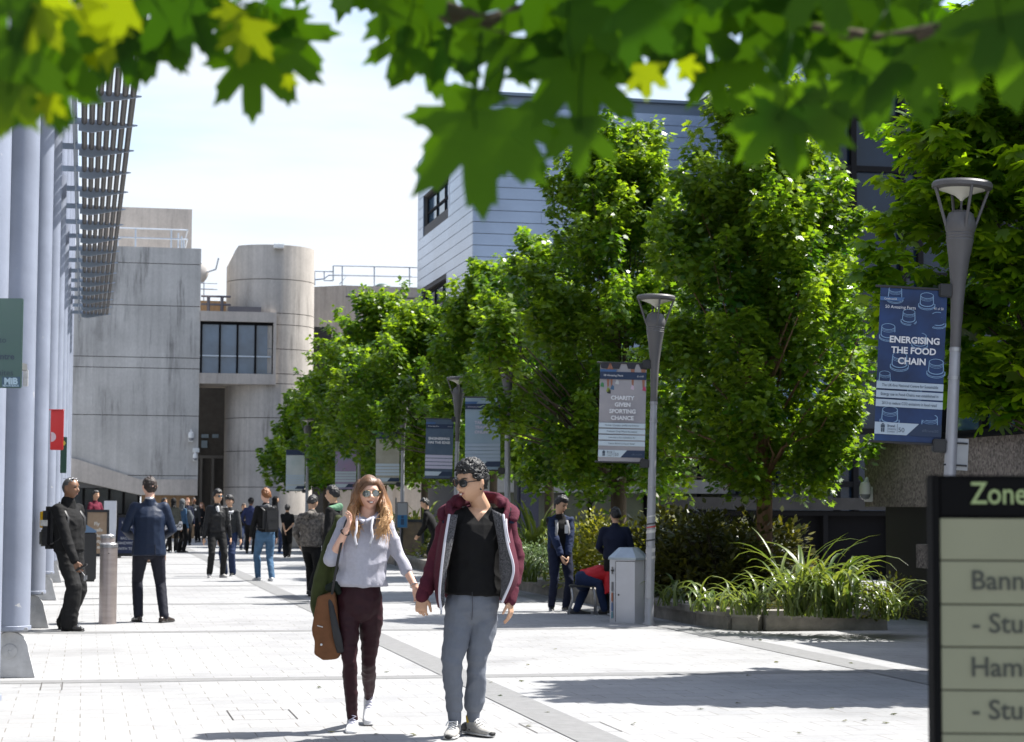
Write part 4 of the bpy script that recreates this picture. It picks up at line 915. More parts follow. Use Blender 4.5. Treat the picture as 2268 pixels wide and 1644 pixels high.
def banner(base, lean, zt, label, kind, w=.58, h=1.27, gap=.10, drop=0.0, side=-1, swing=0.0):
    """banner hung on two rods from its lamp post; local origin on the post axis at ground level"""
    rot = (roll_frame(base, lean) @ Matrix.Rotation(swing, 3, 'Z')).to_euler()
    e = empty('banner', base, 0, label, 'banner', 'banners on the lamp posts', rot=tuple(rot))
    x1 = -gap if side < 0 else gap+w; x0 = x1-w; z1 = zt; z0 = zt-h; L = lambda u: x0+w*u; Z = lambda v: z1-h*v
    c1, c2, sc, vs_ = {'food': ((.006, .016, .050), (.014, .050, .165), 2.2, 1), 'sport': ((.27, .26, .29), (.38, .355, .36), 1.6, 1), 'eng': ((.05, .085, .135), (.085, .125, .18), 3, 1), 'travel': ((.22, .32, .42), (.34, .42, .48), 2, 1),
                       'green': ((.45, .52, .5), (.62, .64, .62), 3, 1), 'purple': ((.24, .27, .38), (.38, .25, .40), 3, 1), 'beige': ((.30, .29, .22), (.42, .40, .33), 3, 1)}[kind]
    m = MB(); n = 10; vv = []
    for i in range(n+1):
        for j in range(5):
            vv.append((L(j/4), .006*math.sin(i*1.1+j*.8), Z(i/n)))
    m.add(vv, [(i*5+j, i*5+j+1, (i+1)*5+j+1, (i+1)*5+j) for i in range(n) for j in range(4)])
    fb = m.build('fabric', mat('banner_'+kind, c1, .6, 0, sc, col2=c2), e, smooth='all')
    for z in (z1, z0):
        m = MB(); xa = 0 if side < 0 else 0; far = x0-.04 if side < 0 else x1+.04
        m.tube([(xa, 0, z+.008), (far, 0, z+.008)], .011, 8); r = m.build('rod', m_blk, e)
        m = MB(); a, b = (-.155, -.045) if side < 0 else (.045, .155); m.bbox(a, b, -.035, .035, z-.055, z+.055, .01); m.build('bracket', m_blk, r)
    Yt = -.013; Y1 = -.010
    def panel(u0, u1, v0, v1, mt_, name, cut=0.0, y=Y1):
        m = MB(); m.add([(L(u0), y, Z(v1)), (L(u1-cut), y, Z(v1)), (L(u1), y, Z(v0)), (L(u0), y, Z(v0))], [(0, 1, 2, 3)]); return m.build(name, mt_, fb)
    def words(lines, mt_, name, y=Yt):
        for (t, u, v, s, al, bo, mw) in lines:
            m = MB(); m.text(t, L(u), Z(v), s*h, y, al, bo, maxw=mw*w if mw else None); m.build(name, mt_, fb)
    m_hdr = m_navy
    if kind == 'food':
        for u, v, s in ((.22, .045, .145), (.70, .075, .145), (.44, .185, .135), (.93, .195, .14), (.14, .29, .15), (.62, .335, .14), (.33, .475, .16), (.88, .505, .16), (.02, .585, .12), (.57, .665, .15), (.22, .83, .17), (.82, .865, .17)):
            m = MB(); rings(m, L(min(.88, max(.12, u))), Z(v), s*1.05); m.build('bottle_ring', mat('ring_print', (.22, .36, .54), .5), fb)
        panel(0, .37, .06, .085, mat('tab_blue', (.05, .12, .27), .6), 'tab', .05)
        words([('Celebrate50', .06, .078, .016, 'LEFT', 0, .25)], m_white, 'tab_lettering')
        words([('50 Amazing Facts', .08, .133, .028, 'LEFT', 0, .52), ('41 of 50', .95, .128, .022, 'RIGHT', 0, .14), ('ENERGISING', .54, .352, .058, 'CENTER', .03, .80), ('THE FOOD', .53, .42, .058, 'CENTER', .03, .68), ('CHAIN', .51, .488, .058, 'CENTER', .03, .44)], m_white, 'lettering')
        for k in range(3): panel(0, 1, .605+.058*k, .652+.058*k, mat('print_pale', (.42, .50, .58), .6), 'text_strip')
        words([('The UK-first National Centre for Sustainable', .5, .637, .026, 'CENTER', .004, .84), ('Energy use in Food Chains was established in', .5, .695, .026, 'CENTER', .004, .86), ('2013 to reduce CO2 emissions in food retail', .5, .753, .026, 'CENTER', .004, .82)], m_txtd, 'strip_lettering')
        panel(.52, 1, .868, .945, m_hdr, 'hashtag_strip', 0, -.0085); panel(0, .66, .868, .945, mat('print_pale'  , (.42, .50, .58)), 'crest_strip', .18)
    elif kind == 'sport':
        m = MB()
        for x_, wd_, c0 in ((.17, .055, 0), (.245, .045, 0), (.70, .05, 1), (.93, .06, 1)):
            m.add([(L(x_-wd_), -.006, Z(0)), (L(x_+wd_), -.006, Z(0)), (L(x_+wd_*.5), -.006, Z(.23)), (L(x_-wd_*.1), -.006, Z(.24))], [(3, 2, 1, 0)])
        m.build('runner_legs', mat('print_skin', (.30, .13, .08), .6), fb)
        m = MB()
        for x_ in (.10, .35, .68, .95): m.add([(L(max(0, x_-.12)), -.0065, Z(0)), (L(min(1, x_+.10)), -.0065, Z(0)), (L(min(1, x_+.06)), -.0065, Z(.055)), (L(max(0, x_-.08)), -.0065, Z(.05))], [(3, 2, 1, 0)])
        m.build('runner_shorts', mat('print_black', (.02, .02, .03), .6), fb)
        for (x_, z_, c) in ((.05, .235, (.05, .22, .07)), (.18, .285, (.25, .30, .04)), (.20, .30, (.02, .02, .02)), (.27, .26, (.06, .13, .22)), (.70, .255, (.55, .42, .50)), (.955, .265, (.45, .06, .12)), (.37, .205, (.5, .5, .5))):
            m = MB(); m.add([(L(x_-.04), -.0075, Z(z_)), (L(x_+.04), -.0075, Z(z_+.008)), (L(x_+.035), -.0075, Z(z_-.03)), (L(x_-.01), -.0075, Z(z_-.045))], [(0, 1, 2, 3)]); m.build('running_shoe', mat('print_%d' % int(x_*100), c, .6), fb)
        panel(0, .37, .062, .085, mat('tab_blue', (.05, .12, .27), .6), 'tab', .03); panel(0, 1, .085, .16, m_hdr, 'header')
        words([('50 Amazing Facts', .08, .13, .028, 'LEFT', 0, .50), ('15 of 50', .94, .133, .022, 'RIGHT', 0, .14), ('CHARITY', .50, .365, .056, 'CENTER', .045, .58), ('GIVEN', .50, .433, .056, 'CENTER', .045, .41), ('SPORTING', .50, .50, .056, 'CENTER', .045, .68), ('CHANCE', .50, .567, .056, 'CENTER', .045, .55)], m_white, 'lettering')
        for k in range(4): panel(0, 1, .60+.061*k, .648+.061*k, mat('print_pale2', (.50, .58, .64), .6), 'text_strip')
        words([('Former Olympian and Brunel alumnus', .5, .63, .022, 'CENTER', 0, .72), ('Professor Greg Whyte has helped', .5, .692, .022, 'CENTER', 0, .64), ('raise more than \u00a323million for', .5, .753, .022, 'CENTER', 0, .58), ('Comic Relief and Sport Relief', .5, .814, .022, 'CENTER', 0, .56)], m_txtd, 'strip_lettering')
        panel(.48, 1, .873, .945, m_hdr, 'hashtag_strip', 0, -.0085); panel(0, .62, .873, .945, mat('print_pale2', (.5, .58, .64)), 'crest_strip', .14)
    elif kind in ('eng', 'travel'):
        panel(0, .36, .055, .085, mat('tab_blue', (.05, .12, .27), .6), 'tab', .04); panel(0, 1, .085, .16, m_hdr, 'header')
        if kind == 'eng':
            words([('50 Amazing Facts', .07, .13, .026, 'LEFT', 0, .5), ('12 of 50', .94, .13, .02, 'RIGHT', 0, .14), ('ENGINEERING', .49, .345, .055, 'CENTER', .04, .80), ('HAS THE EDGE', .49, .41, .055, 'CENTER', .04, .84)], m_white, 'lettering')
            for k in range(4): panel(0, 1, .60+.06*k, .648+.06*k, mat('print_pale3', (.52, .50, .62), .6), 'text_strip')
            m = MB()
            for k in range(4):
                for q in (.855, .945):
                    z = q-.012*k
                    m.add([(L(0), -.007, Z(z-.03)), (L(.3), -.007, Z(z+.02)), (L(.3), -.007, Z(z+.025)), (L(0), -.007, Z(z-.025))], [(3, 2, 1, 0)]); m.add([(L(.3), -.007, Z(z+.02)), (L(.95), -.007, Z(z-.05)), (L(.95), -.007, Z(z-.045)), (L(.3), -.007, Z(z+.025))], [(3, 2, 1, 0)])
            m.build('zigzag_pattern', m_txtd, fb)
        else:
            words([('50 Amazing Facts', .07, .135, .026, 'LEFT', 0, .5), ('29 of 50', .94, .135, .02, 'RIGHT', 0, .14), ('TAKING', .48, .36, .055, 'CENTER', .04, .50), ('TRAVEL', .48, .425, .055, 'CENTER', .04, .50), ('ONLINE', .48, .49, .055, 'CENTER', .04, .50)], mat('print_lilac', (.55, .52, .62), .6), 'lettering')
            for k in range(5): panel(0, 1, .63+.05*k, .668+.05*k, mat('print_pale4', (.38, .46, .56), .6), 'text_strip')
            panel(.70, 1, .16, .34, mat('print_blue', (.08, .19, .32), .6), 'blue_patch', 0, -.006)
        panel(.48, 1, .875, .945, m_hdr, 'hashtag_strip', 0, -.0085); panel(0, .62, .875, .945, mat('print_pale2', (.5, .58, .64)), 'crest_strip', .14)
    else:
        panel(0, 1, .0, .12, m_hdr, 'header')
        for k in range(4): panel(.0, 1, .60+.06*k, .648+.06*k, mat('print_pale2', (.5, .58, .64)), 'text_strip')
        panel(.48, 1, .873, .945, m_hdr, 'hashtag_strip', 0, -.0085); panel(0, .62, .873, .945, mat('print_pale2', (.5, .58, .64)), 'crest_strip', .14)
    if kind in ('food', 'sport'):
        v = .905 if kind == 'food' else .908
        words([('Brunel', .19, v-.008, .022, 'LEFT', .02, .11), ('University', .19, v+.010, .019, 'LEFT', 0, .13), ('London', .19, v+.027, .019, 'LEFT', 0, .11), ('50', .355, v+.022, .042, 'LEFT', 0, .09)], m_txtd, 'crest_lettering')
        words([('#Brunel50', .83, v+.012, .025, 'CENTER', 0, .24)], mat('print_slate', (.09, .12, .17), .6), 'hashtag_lettering')
        m = MB()
        for (a, b, c, d) in ((.09, .15, -.022, -.002), (.095, .118, 0.0, .026), (.124, .147, 0.0, .026), (.105, .136, -.03, -.024)): m.quad((L(a), Yt, Z(v+d)), (L(b), Yt, Z(v+d)), (L(b), Yt, Z(v+c)), (L(a), Yt, Z(v+c)))
        m.quad((L(.335), Yt, Z(v+.03)), (L(.340), Yt, Z(v+.03)), (L(.340), Yt, Z(v-.03)), (L(.335), Yt, Z(v-.03))); m.build('crest', m_txtd, fb)
    return e
zb_ = lambda y, d: P(1134, y, d).z
banner(LR, LEANR, zb_(645, LRd)+.02, 'dark blue banner about energising the food chain, on the nearest lamp post', 'food', w=.545, h=1.27, gap=.085)
banner(LC, LEANC, zb_(803, 24.8), 'grey banner about charity and sport, with runners\' legs along its top', 'sport', gap=.10, w=.585, h=1.25)
banner(L3, -.004, zb_(881, 33.2), 'pale blue banner about travel behind the man\'s head, partly hidden by leaves', 'travel', gap=.12, w=.585, h=1.22)
banner(L4, 0.02, zb_(930, 41.5), 'slate blue banner about engineering, left of the pale blue one', 'eng', gap=.11, w=.57, h=1.25)
banner(L5, 0.0, zb_(960, 49), 'beige banner mostly hidden in leaves above the blue information panel', 'beige', gap=.08)
banner(L6, 0.0, zb_(985, 55), 'banner with a purple lower edge, above the woman\'s head on the left', 'purple', gap=.08)
banner(L7, 0.0, zb_(1000, 62), 'white and green banner farthest down the street', 'green', gap=.08)

# back plate on the nearest post
pl = MB(); m_plate = mat('grey_plate', (.33, .34, .35), .5, .1)
e = empty('sign_plate', LR, 0, 'small grey sign plate seen from behind, clamped to the nearest lamp post', 'sign', rot=tuple(roll_frame(LR, LEANR).to_euler()))
zq = zb_(1000, LRd); pl.bbox(.045, .14, -.01, .004, zq-.13, zq+.13, .003); pl.build('plate', m_plate, e)
m = MB(); [m.tube([(-.06, -.02, zq+k), (.13, -.015, zq+k)], .008, 6) for k in (-.09, .09)]; m.build('clamp', m_blk, e)

# ------------------------------------------------------------------ zone sign close to the camera
dz = 3.3; k_ = dz/F
sg = empty('zone_sign', P(2064, 1900, dz)*1.0-Vector((0, 0, P(2064, 1900, dz).z)), 0, 'tall wayfinding board with a black header and olive rows, close on the right edge', 'sign', rot=(0, 0, -YAW-.03))
zt_ = P(2064, 1053, dz).z
m = MB(); m.bbox(.0045, .016, -.012, .05, 0, zt_+.001, .003); m.bbox(.66, .678, -.012, .05, 0, zt_+.001, .004); m.bbox(.0165, .6595, .001, .045, 0, zt_, .003); m.build('frame', mat('sign_frame', (.010, .010, .011), .8, spec=.05), sg)
rows = [1146, 1240, 1336, 1429, 1523, 1617, 1711, 1805, 1899]
m = MB(); m.bbox(.017, .659, -.010, -.001, zt_-(1146-1053)*k_+.003, zt_-.004, .002); m.build('header', mat('sign_black', (.008, .008, .009), .8, spec=.05), sg)
m_olive = mat('sign_olive', (.285, .285, .205), .7, .06, 3, spec=.1)
for a, b in zip(rows[:-1], rows[1:]):
    m = MB(); m.bbox(.017, .659, -.009, -.001, zt_-(b-1053)*k_+.0012, zt_-(a-1053)*k_-.0012, .0008); m.build('row_panel', m_olive, sg)
m = MB(); m.text('Zone', .066, zt_-(1115-1053)*k_, .051, -.012, 'LEFT', .01, sx=.84); m.build('header_lettering', mat('sign_green_text', (.30, .38, .17), .5), sg)
for t, y, x in (('Bannerman', 1303, .068), ('- Student', 1397, .068), ('Hamilton', 1492, .066), ('- Student', 1585, .066)):
    m = MB(); m.text(t, x, zt_-(y-1053)*k_, .045, -.011, 'LEFT', .012); m.build('lettering', mat('sign_dark_text', (.045, .05, .04), .5), sg)

# ------------------------------------------------------------------ signs on the columns at the left
dl = 10.6
wl = empty('wall_sign', P(48, 860, dl), 0, 'grey-green directory plate at the left edge with a small film sticker in its corner', 'sign', rot=(0, 0, -YAW))
hs = 200*dl/F
m = MB(); m.bbox(-.62, 0, -.006, .006, 0, hs, .004); m.build('plate', mat('plate_green', (.085, .125, .13), .3, 0, 1.2, col2=(.085, .16, .12)), wl)
s_ = dl/F
for t, y, x, bo in (('to', 759, 12, 0), ('Centre', 796, 31, .025), ('Suites', 832, 29, .0)): m = MB(); m.text(t, (x-48)*s_, (860-y)*s_, .045, -.008, 'RIGHT', bo); m.build('lettering', m_txtd, wl)
m = MB(); m.quad((-43*s_, -.0075, 2*s_), (-3*s_, -.0075, 2*s_), (-3*s_, -.0075, 25*s_), (-43*s_, -.0075, 25*s_)); st = m.build('sticker', mat('sticker_blue', (.06, .11, .16), .5), wl)
m = MB(); m.text('MiB', -23*s_, 9*s_, .046, -.0085, 'CENTER', .05, maxw=36*s_); m.text('MEN IN BLACK', -23*s_, 3.2*s_, .015, -.0085, 'CENTER', .03, maxw=36*s_); m.build('lettering', mat('sticker_text', (.40, .52, .60), .5), st)
m = MB(); m.bbox(-.04, -.01, .007, .16, .1, .14, .004); m.build('bracket', m_steel, wl)
pn = MB(); pn.bbox(0, .03, -.004, .004, 0, .10, .002); o = pn.build('paper_notice', m_sticker); p = P(51, 856, 12.0); o.location = p; o.rotation_euler = (0, 0, -YAW); OM[o] = Matrix.Translation(p); tag(o, 'scrap of white paper notice stuck behind the directory plate', 'notice')
dr = 29.3; s_ = dr/F
rs = empty('red_sign', P(111, 997, dr), 0, 'red blade sign with a pale round mark, fixed to a column', 'sign', 'blade signs on the columns', rot=(0, 0, -YAW))
m = MB(); m.bbox(0, 29*s_, -.012, .012, 0, 88*s_, .008); m.bbox(-.02, 29*s_, -.05, .05, 88*s_, 90*s_, .004); m.build('plate', mat('sign_red', (.56, .025, .025), .4), rs)
m = MB(); n = 16; m.add([(2*s_+11*s_*math.cos(R(-90+180*i/n)), -.0145, 29*s_+11*s_*math.sin(R(-90+180*i/n))) for i in range(n+1)], [tuple(range(n+1))]); m.build('round_mark', mat('sign_pink', (.62, .46, .50), .5), rs)
dg2 = 35.8; s_ = dg2/F
gs = empty('green_sign', P(133, 1048, dg2), 0, 'dark green blade sign just below and behind the red one', 'sign', 'blade signs on the columns', rot=(0, 0, -YAW))
m = MB(); m.bbox(0, 14*s_, -.012, .012, 0, 80*s_, .006); m.build('plate', mat('sign_green', (.015, .055, .035), .4), gs)
m = MB(); m.add([(8*s_, -.0145, 60*s_), (12*s_, -.0145, 66*s_), (8*s_, -.0145, 72*s_), (5*s_, -.0145, 66*s_)], [(0, 1, 2, 3)]); m.build('yellow_mark', mat('sign_yellow', (.5, .4, .05), .5), gs)

# ------------------------------------------------------------------ bollards
def bollard(p, label, h=1.0, r=.107):
    m_bol = mat('bollard_steel', (.40, .345, .325), .36, .14, 3.0, metal=.7, stretch=(1, 1, 6)); e = empty('bollard', p, 0, label, 'bollard', 'steel bollards on the paving')  # pinkish reflection on the steel put into its warm colour
    m = MB(); m.lathe([(r, 0), (r, h-.06)], n=32); m.build('post', m_bol, e, smooth=True)
    m = MB(); m.lathe([(r+.004, h-.058), (r+.004, h-.02), (r*.9, h-.004), (.001, h)], n=32); m.build('cap', m_steel, e, smooth=True)
    m = MB(); m.ell((0, -r, h-.13), (.008, .004, .008), 8, 6); m.build('lock_hole', m_blk, e); return e
bollard(G(238, 1382), 'nearer brushed steel bollard between the guard and the man in the suit')
bollard(G(236, 1326), 'second steel bollard, hidden almost wholly behind the nearer one')

# ------------------------------------------------------------------ litter bins
def bin_steel():
    p = G(1392, 1379); e = empty('litter_bin', p, 0, 'octagonal brushed steel litter bin with a sloping lid, beside the lamp post', 'litter bin', rot=(0, 0, -YAW-R(14)))
    def oct_(a, c): return [(-a+c, -a), (a-c, -a), (a, -a+c), (a, a-c), (a-c, a), (-a+c, a), (-a, a-c), (-a, -a+c)]
    A = .225; C = .10; Hb = .80
    m = MB(); m.prism(oct_(A-.004, C), .0, Hb, 'z'); m.build('body', mat('bin_steel', (.52, .53, .57), .36, .08, 2.0, metal=.45), e)
    m = MB(); o0, o1 = oct_(A+.012, C), oct_(A*.5, C*.45)
    m.add([(x, y, Hb+.002) for x, y in o0]+[(x, y, Hb+.03) for x, y in o0]+[(x, y, Hb+.155) for x, y in o1], [tuple(range(7, -1, -1))]+[(8*k+i, 8*k+(i+1) % 8, 8*k+8+(i+1) % 8, 8*k+8+i) for k in range(2) for i in range(8)]+[tuple(range(16, 24))]); m.build('lid', mat('bin_lid', (.33, .38, .42), .35, .1, 4, metal=.5), e)
    m = MB(); m.box(-A-.002, -A+.004, -A+C+.02, A-C-.02, .48, .74); m.build('slot', m_dark, e)
    # chamfer face toward the viewer's left
    n = Vector((-1, -1, 0)).normalized(); s = Vector((1, -1, 0)).normalized(); c = Vector((-A+C/2, -A+C/2, 0))
    def face(u0, u1, z0, z1, mt_, name, off=.003):
        m = MB(); q = [c+s*u0+n*off+Vector((0, 0, z0)), c+s*u1+n*off+Vector((0, 0, z0)), c+s*u1+n*off+Vector((0, 0, z1)), c+s*u0+n*off+Vector((0, 0, z1))]; m.add(q, [(0, 1, 2, 3)]); return m.build(name, mt_, e)
    face(-.035, .035, .655, .675, m_blk, 'cross_symbol'); face(-.011, .011, .62, .71, m_blk, 'cross_symbol', .0045)
    face(-.022, .014, .40, .52, mat('lbl_grey', (.16, .16, .17), .6), 'label'); face(-.022, .014, .27, .385, mat('lbl_orange', (.42, .12, .05), .6), 'label'); face(-.022, .014, .15, .26, mat('lbl_blue', (.09, .15, .32), .6), 'label'); face(-.022, .014, .06, .14, mat('lbl_teal', (.12, .30, .36), .6), 'label')
    m = MB(); m.box(-A+C-.002, -A+C+.003, -A-.002, -A+.004, .02, Hb-.02); m.box(-A+C+.004, A-C, -A-.0015, -A+.004, Hb-.02, Hb-.012); m.build('door_gap', m_blk, e)
    m = MB(); m.M = Matrix.Translation((-A+C+.04, -A, .36)) @ Matrix.Rotation(R(90), 4, 'X'); m.lathe([(.012, 0), (.012, .006), (.001, .006)], n=12); m.build('lock', m_blk, e)
    return e
bin_steel()
p = G(186, 1288); e = empty('litter_bin', p, 0, 'black litter bin with a blue sloping top, half hidden by the guard', 'litter bin', rot=(0, 0, -YAW+R(20)))
m = MB(); m.bbox(-.20, .20, -.18, .18, .03, .92, .02); m.box(-.17, .17, -.15, .15, 0, .029); m.build('body', mat('bin_black', (.015, .015, .016), .4), e)
m = MB(); m.prism([(-.2, .925), (.2, .925), (.18, .97), (-.05, 1.10), (-.2, 1.10)], -.17, .17); m.build('lid', mat('bin_blue', (.10, .17, .27), .4), e)

# ------------------------------------------------------------------ pavement boards
def aboard(p, w, h, label, frame, face, lines, txt, rz=0.0, skirt=0.05, name='pavement_board'):
    e = empty(name, p, 0, label, 'pavement board', 'boards standing on the paving', rot=(0, 0, -YAW+rz))
    m = MB()
    for sy, ta in ((-1, .10), (1, -.10)):
        for (a, b, c, d) in ((-w/2, -w/2+.05, skirt, h), (w/2-.05, w/2, skirt, h), (-w/2+.051, w/2-.051, h-.07, h), (-w/2+.051, w/2-.051, skirt, skirt+.08)):
            y = lambda z: sy*(.22*(1-z/h)+.015)
            m.add([(a, y(c), c), (b, y(c), c), (b, y(d), d), (a, y(d), d), (a, y(c)+.025, c), (b, y(c)+.025, c), (b, y(d)+.025, d), (a, y(d)+.025, d)], [(0, 1, 2, 3), (7, 6, 5, 4), (0, 4, 5, 1), (1, 5, 6, 2), (2, 6, 7, 3), (3, 7, 4, 0)])
    for x in (-w/2+.02, w/2-.06): m.box(x, x+.04, -.25, .25, 0, skirt+.002)
    m.build('frame', frame, e)
    m = MB()
    for sy in (-1, 1):
        y = lambda z: sy*(.22*(1-z/h)+.010)+.014
        m.add([(-w/2+.045, y(skirt+.07), skirt+.07), (w/2-.045, y(skirt+.07), skirt+.07), (w/2-.045, y(h-.065), h-.065), (-w/2+.045, y(h-.065), h-.065)], [(0, 1, 2, 3) if sy < 0 else (3, 2, 1, 0)])
    f = m.build('face', face, e)
    y = lambda z: -(.22*(1-z/h)+.010)+.004
    for t, x, z, s, bo in lines:
        m = MB(); o = 0; m.text(t, x, 0, s, 0, 'CENTER', bo, maxw=w*.82)
        for i in range(o, len(m.v)): v = m.v[i]; m.v[i] = (v[0], y(z+v[2]), z+v[2])
        m.build('lettering', txt, f)
    return e
m_bf = mat('board_frame_black', (.014, .014, .015), .4); m_chalk = mat('chalk', (.55, .57, .60), .9)
aboard(G(214, 1237), .62, 1.30, 'black framed board with a brown poster, behind the guard', m_bf, mat('poster_brown', (.26, .175, .105), .6, 0, 3, col2=(.34, .25, .17)), [('Fly', .0, .88, .13, .02), ('walls', .02, .72, .13, .02), ('Our', .04, .57, .13, .02), ('tasty', .0, .42, .13, .02), ('Ken', .04, .27, .13, .02)], mat('poster_white', (.6, .58, .54), .7), rz=R(8))
aboard(G(283, 1236), .62, 1.16, 'navy chalkboard lettered in white, half hidden by the man in the suit', m_bf, mat('chalk_navy', (.02, .03, .075), .8, .2, 5), [('LUNCH', 0, .93, .10, 0), ('OFFER', 0, .80, .10, 0), ('BACON', 0, .50, .10, 0), ('SANDWICH', 0, .37, .10, 0), ('WITH TEA', 0, .22, .10, 0)], m_chalk, rz=R(-4))
aboard(G(345, 1246), .40, 1.05, 'plain brown wooden board, its edge showing right of the suit jacket', mat('board_wood', (.20, .10, .06), .6, .2), mat('board_wood_face', (.17, .09, .055), .6, .2), [], m_chalk, rz=R(25))
aboard(G(913, 1252), .56, 1.12, 'black framed price board between the woman and the man', m_bf, mat('poster_food', (.10, .075, .05), .5, 0, 6, col2=(.22, .15, .08)), [('.00', .14, .22, .15, .02)], mat('poster_grey', (.45, .44, .44), .7))
p = G(243, 1200); e = empty('display_panel', p, 0, 'plain white display panel behind the two pavement boards', 'panel', rot=(0, 0, -YAW))
m = MB(); m.bbox(-.24, .24, -.02, .02, .16, 1.55, .01); m.build('board', mat('panel_white', (.52, .53, .56), .6, .05), e)
m = MB(); m.box(-.2, -.16, -.2, .2, 0, .155); m.box(.16, .2, -.2, .2, 0, .155); m.box(-.158, .158, -.02, .02, .1, .15); m.build('stand', m_steel, e)
p = W((893-CX)*48.2/F, 48.2); e = empty('information_panel', p, 0, 'narrow information panel with a blue lower half, beside a lamp post', 'information panel', rot=(0, 0, -YAW))
z0, z1 = P(890, 1170, 48.2).z, P(890, 1112, 48.2).z
m = MB(); m.bbox(-.13, .14, -.03, .03, z0, z1, .01); m.box(-.17, -.135, -.03, .03, 0, z1+.1); m.build('frame', mat('panel_frame', (.16, .16, .16), .5), e)
m = MB(); m.quad((-.11, -.033, z0+.02), (.12, -.033, z0+.02), (.12, -.033, z0+(z1-z0)*.5), (-.11, -.033, z0+(z1-z0)*.5)); m.build('blue_face', mat('panel_blue', (.02, .16, .34), .4), e)
m = MB(); m.quad((-.11, -.033, z0+(z1-z0)*.5), (.12, -.033, z0+(z1-z0)*.5), (.12, -.033, z1-.03), (-.11, -.033, z1-.03)); m.build('pale_face', mat('panel_pale', (.30, .31, .32), .4), e)
m = MB(); m.ell((.01, -.036, z0+.27), (.035, .004, .035), 10, 6); m.box(-.03, .05, -.038, -.034, z0+.08, z0+.225); m.build('figure_symbol', mat('panel_symbol', (.01, .05, .12), .5), e)
p = G(652, 1213); m = MB(); m.bbox(-.30, .30, -.3, .3, 0, 1.02, .03); m.bbox(-.34, .34, -.34, .34, 1.022, 1.10, .02); o = m.build('stone_plinth', m_conc2); o.location = p; o.rotation_euler = (0, 0, -YAW); tag(o, 'pale square stone plinth behind the man with clasped hands', 'plinth')
# ------------------------------------------------------------------ people
V = Vector
def cloth(name, c, rough=0.85, var=0.10, vs=9.0, bump=0.25, bs=55, sheen=0.0, **k): return mat('cloth_'+name, c, rough, var, vs, bump, bs, sheen=sheen, spec=.25, bdist=.01, **k)
SKIN = {'fair': mat('skin_fair', (.70, .42, .31), .5, .06, 14, .08, 90), 'tan': mat('skin_tan', (.53, .315, .20), .5, .06, 14, .08, 90), 'brown': mat('skin_brown', (.20, .10, .055), .45, .08, 14, .08, 90), 'dark': mat('skin_dark', (.11, .055, .032), .45, .08, 14)}
def hairmat(n, c, c2=None): return mat('hair_'+n, c, .42, .3, 30, .9, 90, stretch=(1, 1, .35), spec=.5, col2=c2, bdist=.012)
HAIR = {'black': hairmat('black', (.010, .009, .009)), 'brown': hairmat('brown', (.05, .026, .012)), 'ginger': hairmat('ginger', (.20, .075, .022)), 'blond': hairmat('blond', (.36, .19, .07)), 'grey': hairmat('grey', (.05, .05, .05))}
M_LIP = mat('lips', (.36, .15, .115), .45); M_TEETH = mat('teeth', (.72, .70, .64), .3); M_LENS = mat('dark_lens', (.012, .013, .014), .04, spec=.9); M_MIRROR = mat('mirror_lens', (.20, .215, .21), .03, metal=.9)
M_GOLD = mat('gold_wire', (.42, .27, .13), .3, metal=.8); M_SOLE = mat('white_sole', (.68, .68, .68), .5); M_SOLEB = mat('black_sole', (.016, .016, .016), .6); M_MOUTH = mat('mouth_dark', (.06, .015, .012), .5); M_EYE = mat('eye_dark', (.02, .014, .01), .2)

def limb(mb, pts, rad, side=None, n=14, cap=True):
    """closed loft with elliptical sections and rounded ends; rad: r or (along side, across)"""
    pts = [V(p) for p in pts]; rad = [(r, r) if not isinstance(r, (tuple, list)) else tuple(r) for r in rad]; k = len(pts)
    if cap:
        d0 = (pts[0]-pts[1]).normalized(); d1 = (pts[-1]-pts[-2]).normalized(); r0 = min(rad[0]); r1 = min(rad[-1])
        pre = [(pts[0]+d0*r0*q, (rad[0][0]*s, rad[0][1]*s)) for q, s in ((.97, .22), (.75, .66), (.4, .92))]
        post = [(pts[-1]+d1*r1*q, (rad[-1][0]*s, rad[-1][1]*s)) for q, s in ((.4, .92), (.75, .66), (.97, .22))]
        if cap == 'end': pre = [(pts[0]+d0*.006, (rad[0][0]*.93, rad[0][1]*.93)), (pts[0]+d0*.003, (rad[0][0]*.985, rad[0][1]*.985))]
        pts = [p for p, _ in pre]+pts+[p for p, _ in post]; rad = [r for _, r in pre]+rad+[r for _, r in post]; k = len(pts)
    sd = V(side) if side is not None else None; vs = []
    for i, p in enumerate(pts):
        t = (pts[min(i+1, k-1)]-pts[max(i-1, 0)]).normalized()
        if sd is None: sd = V((1, 0, 0)) if abs(t.x) < .8 else V((0, 1, 0))
        a = sd-t*sd.dot(t); a = a.normalized() if a.length > 1e-6 else t.orthogonal().normalized(); b = t.cross(a)
        if side is None: sd = a
        for j in range(n):
            w = 2*math.pi*j/n; vs.append(p+a*(math.cos(w)*rad[i][0])+b*(math.sin(w)*rad[i][1]))
    fs = [(i*n+j, i*n+(j+1) % n, (i+1)*n+(j+1) % n, (i+1)*n+j) for i in range(k-1) for j in range(n)]
    fs += [tuple(range(n-1, -1, -1)), tuple((k-1)*n+j for j in range(n))]
    mb.add(vs, fs)
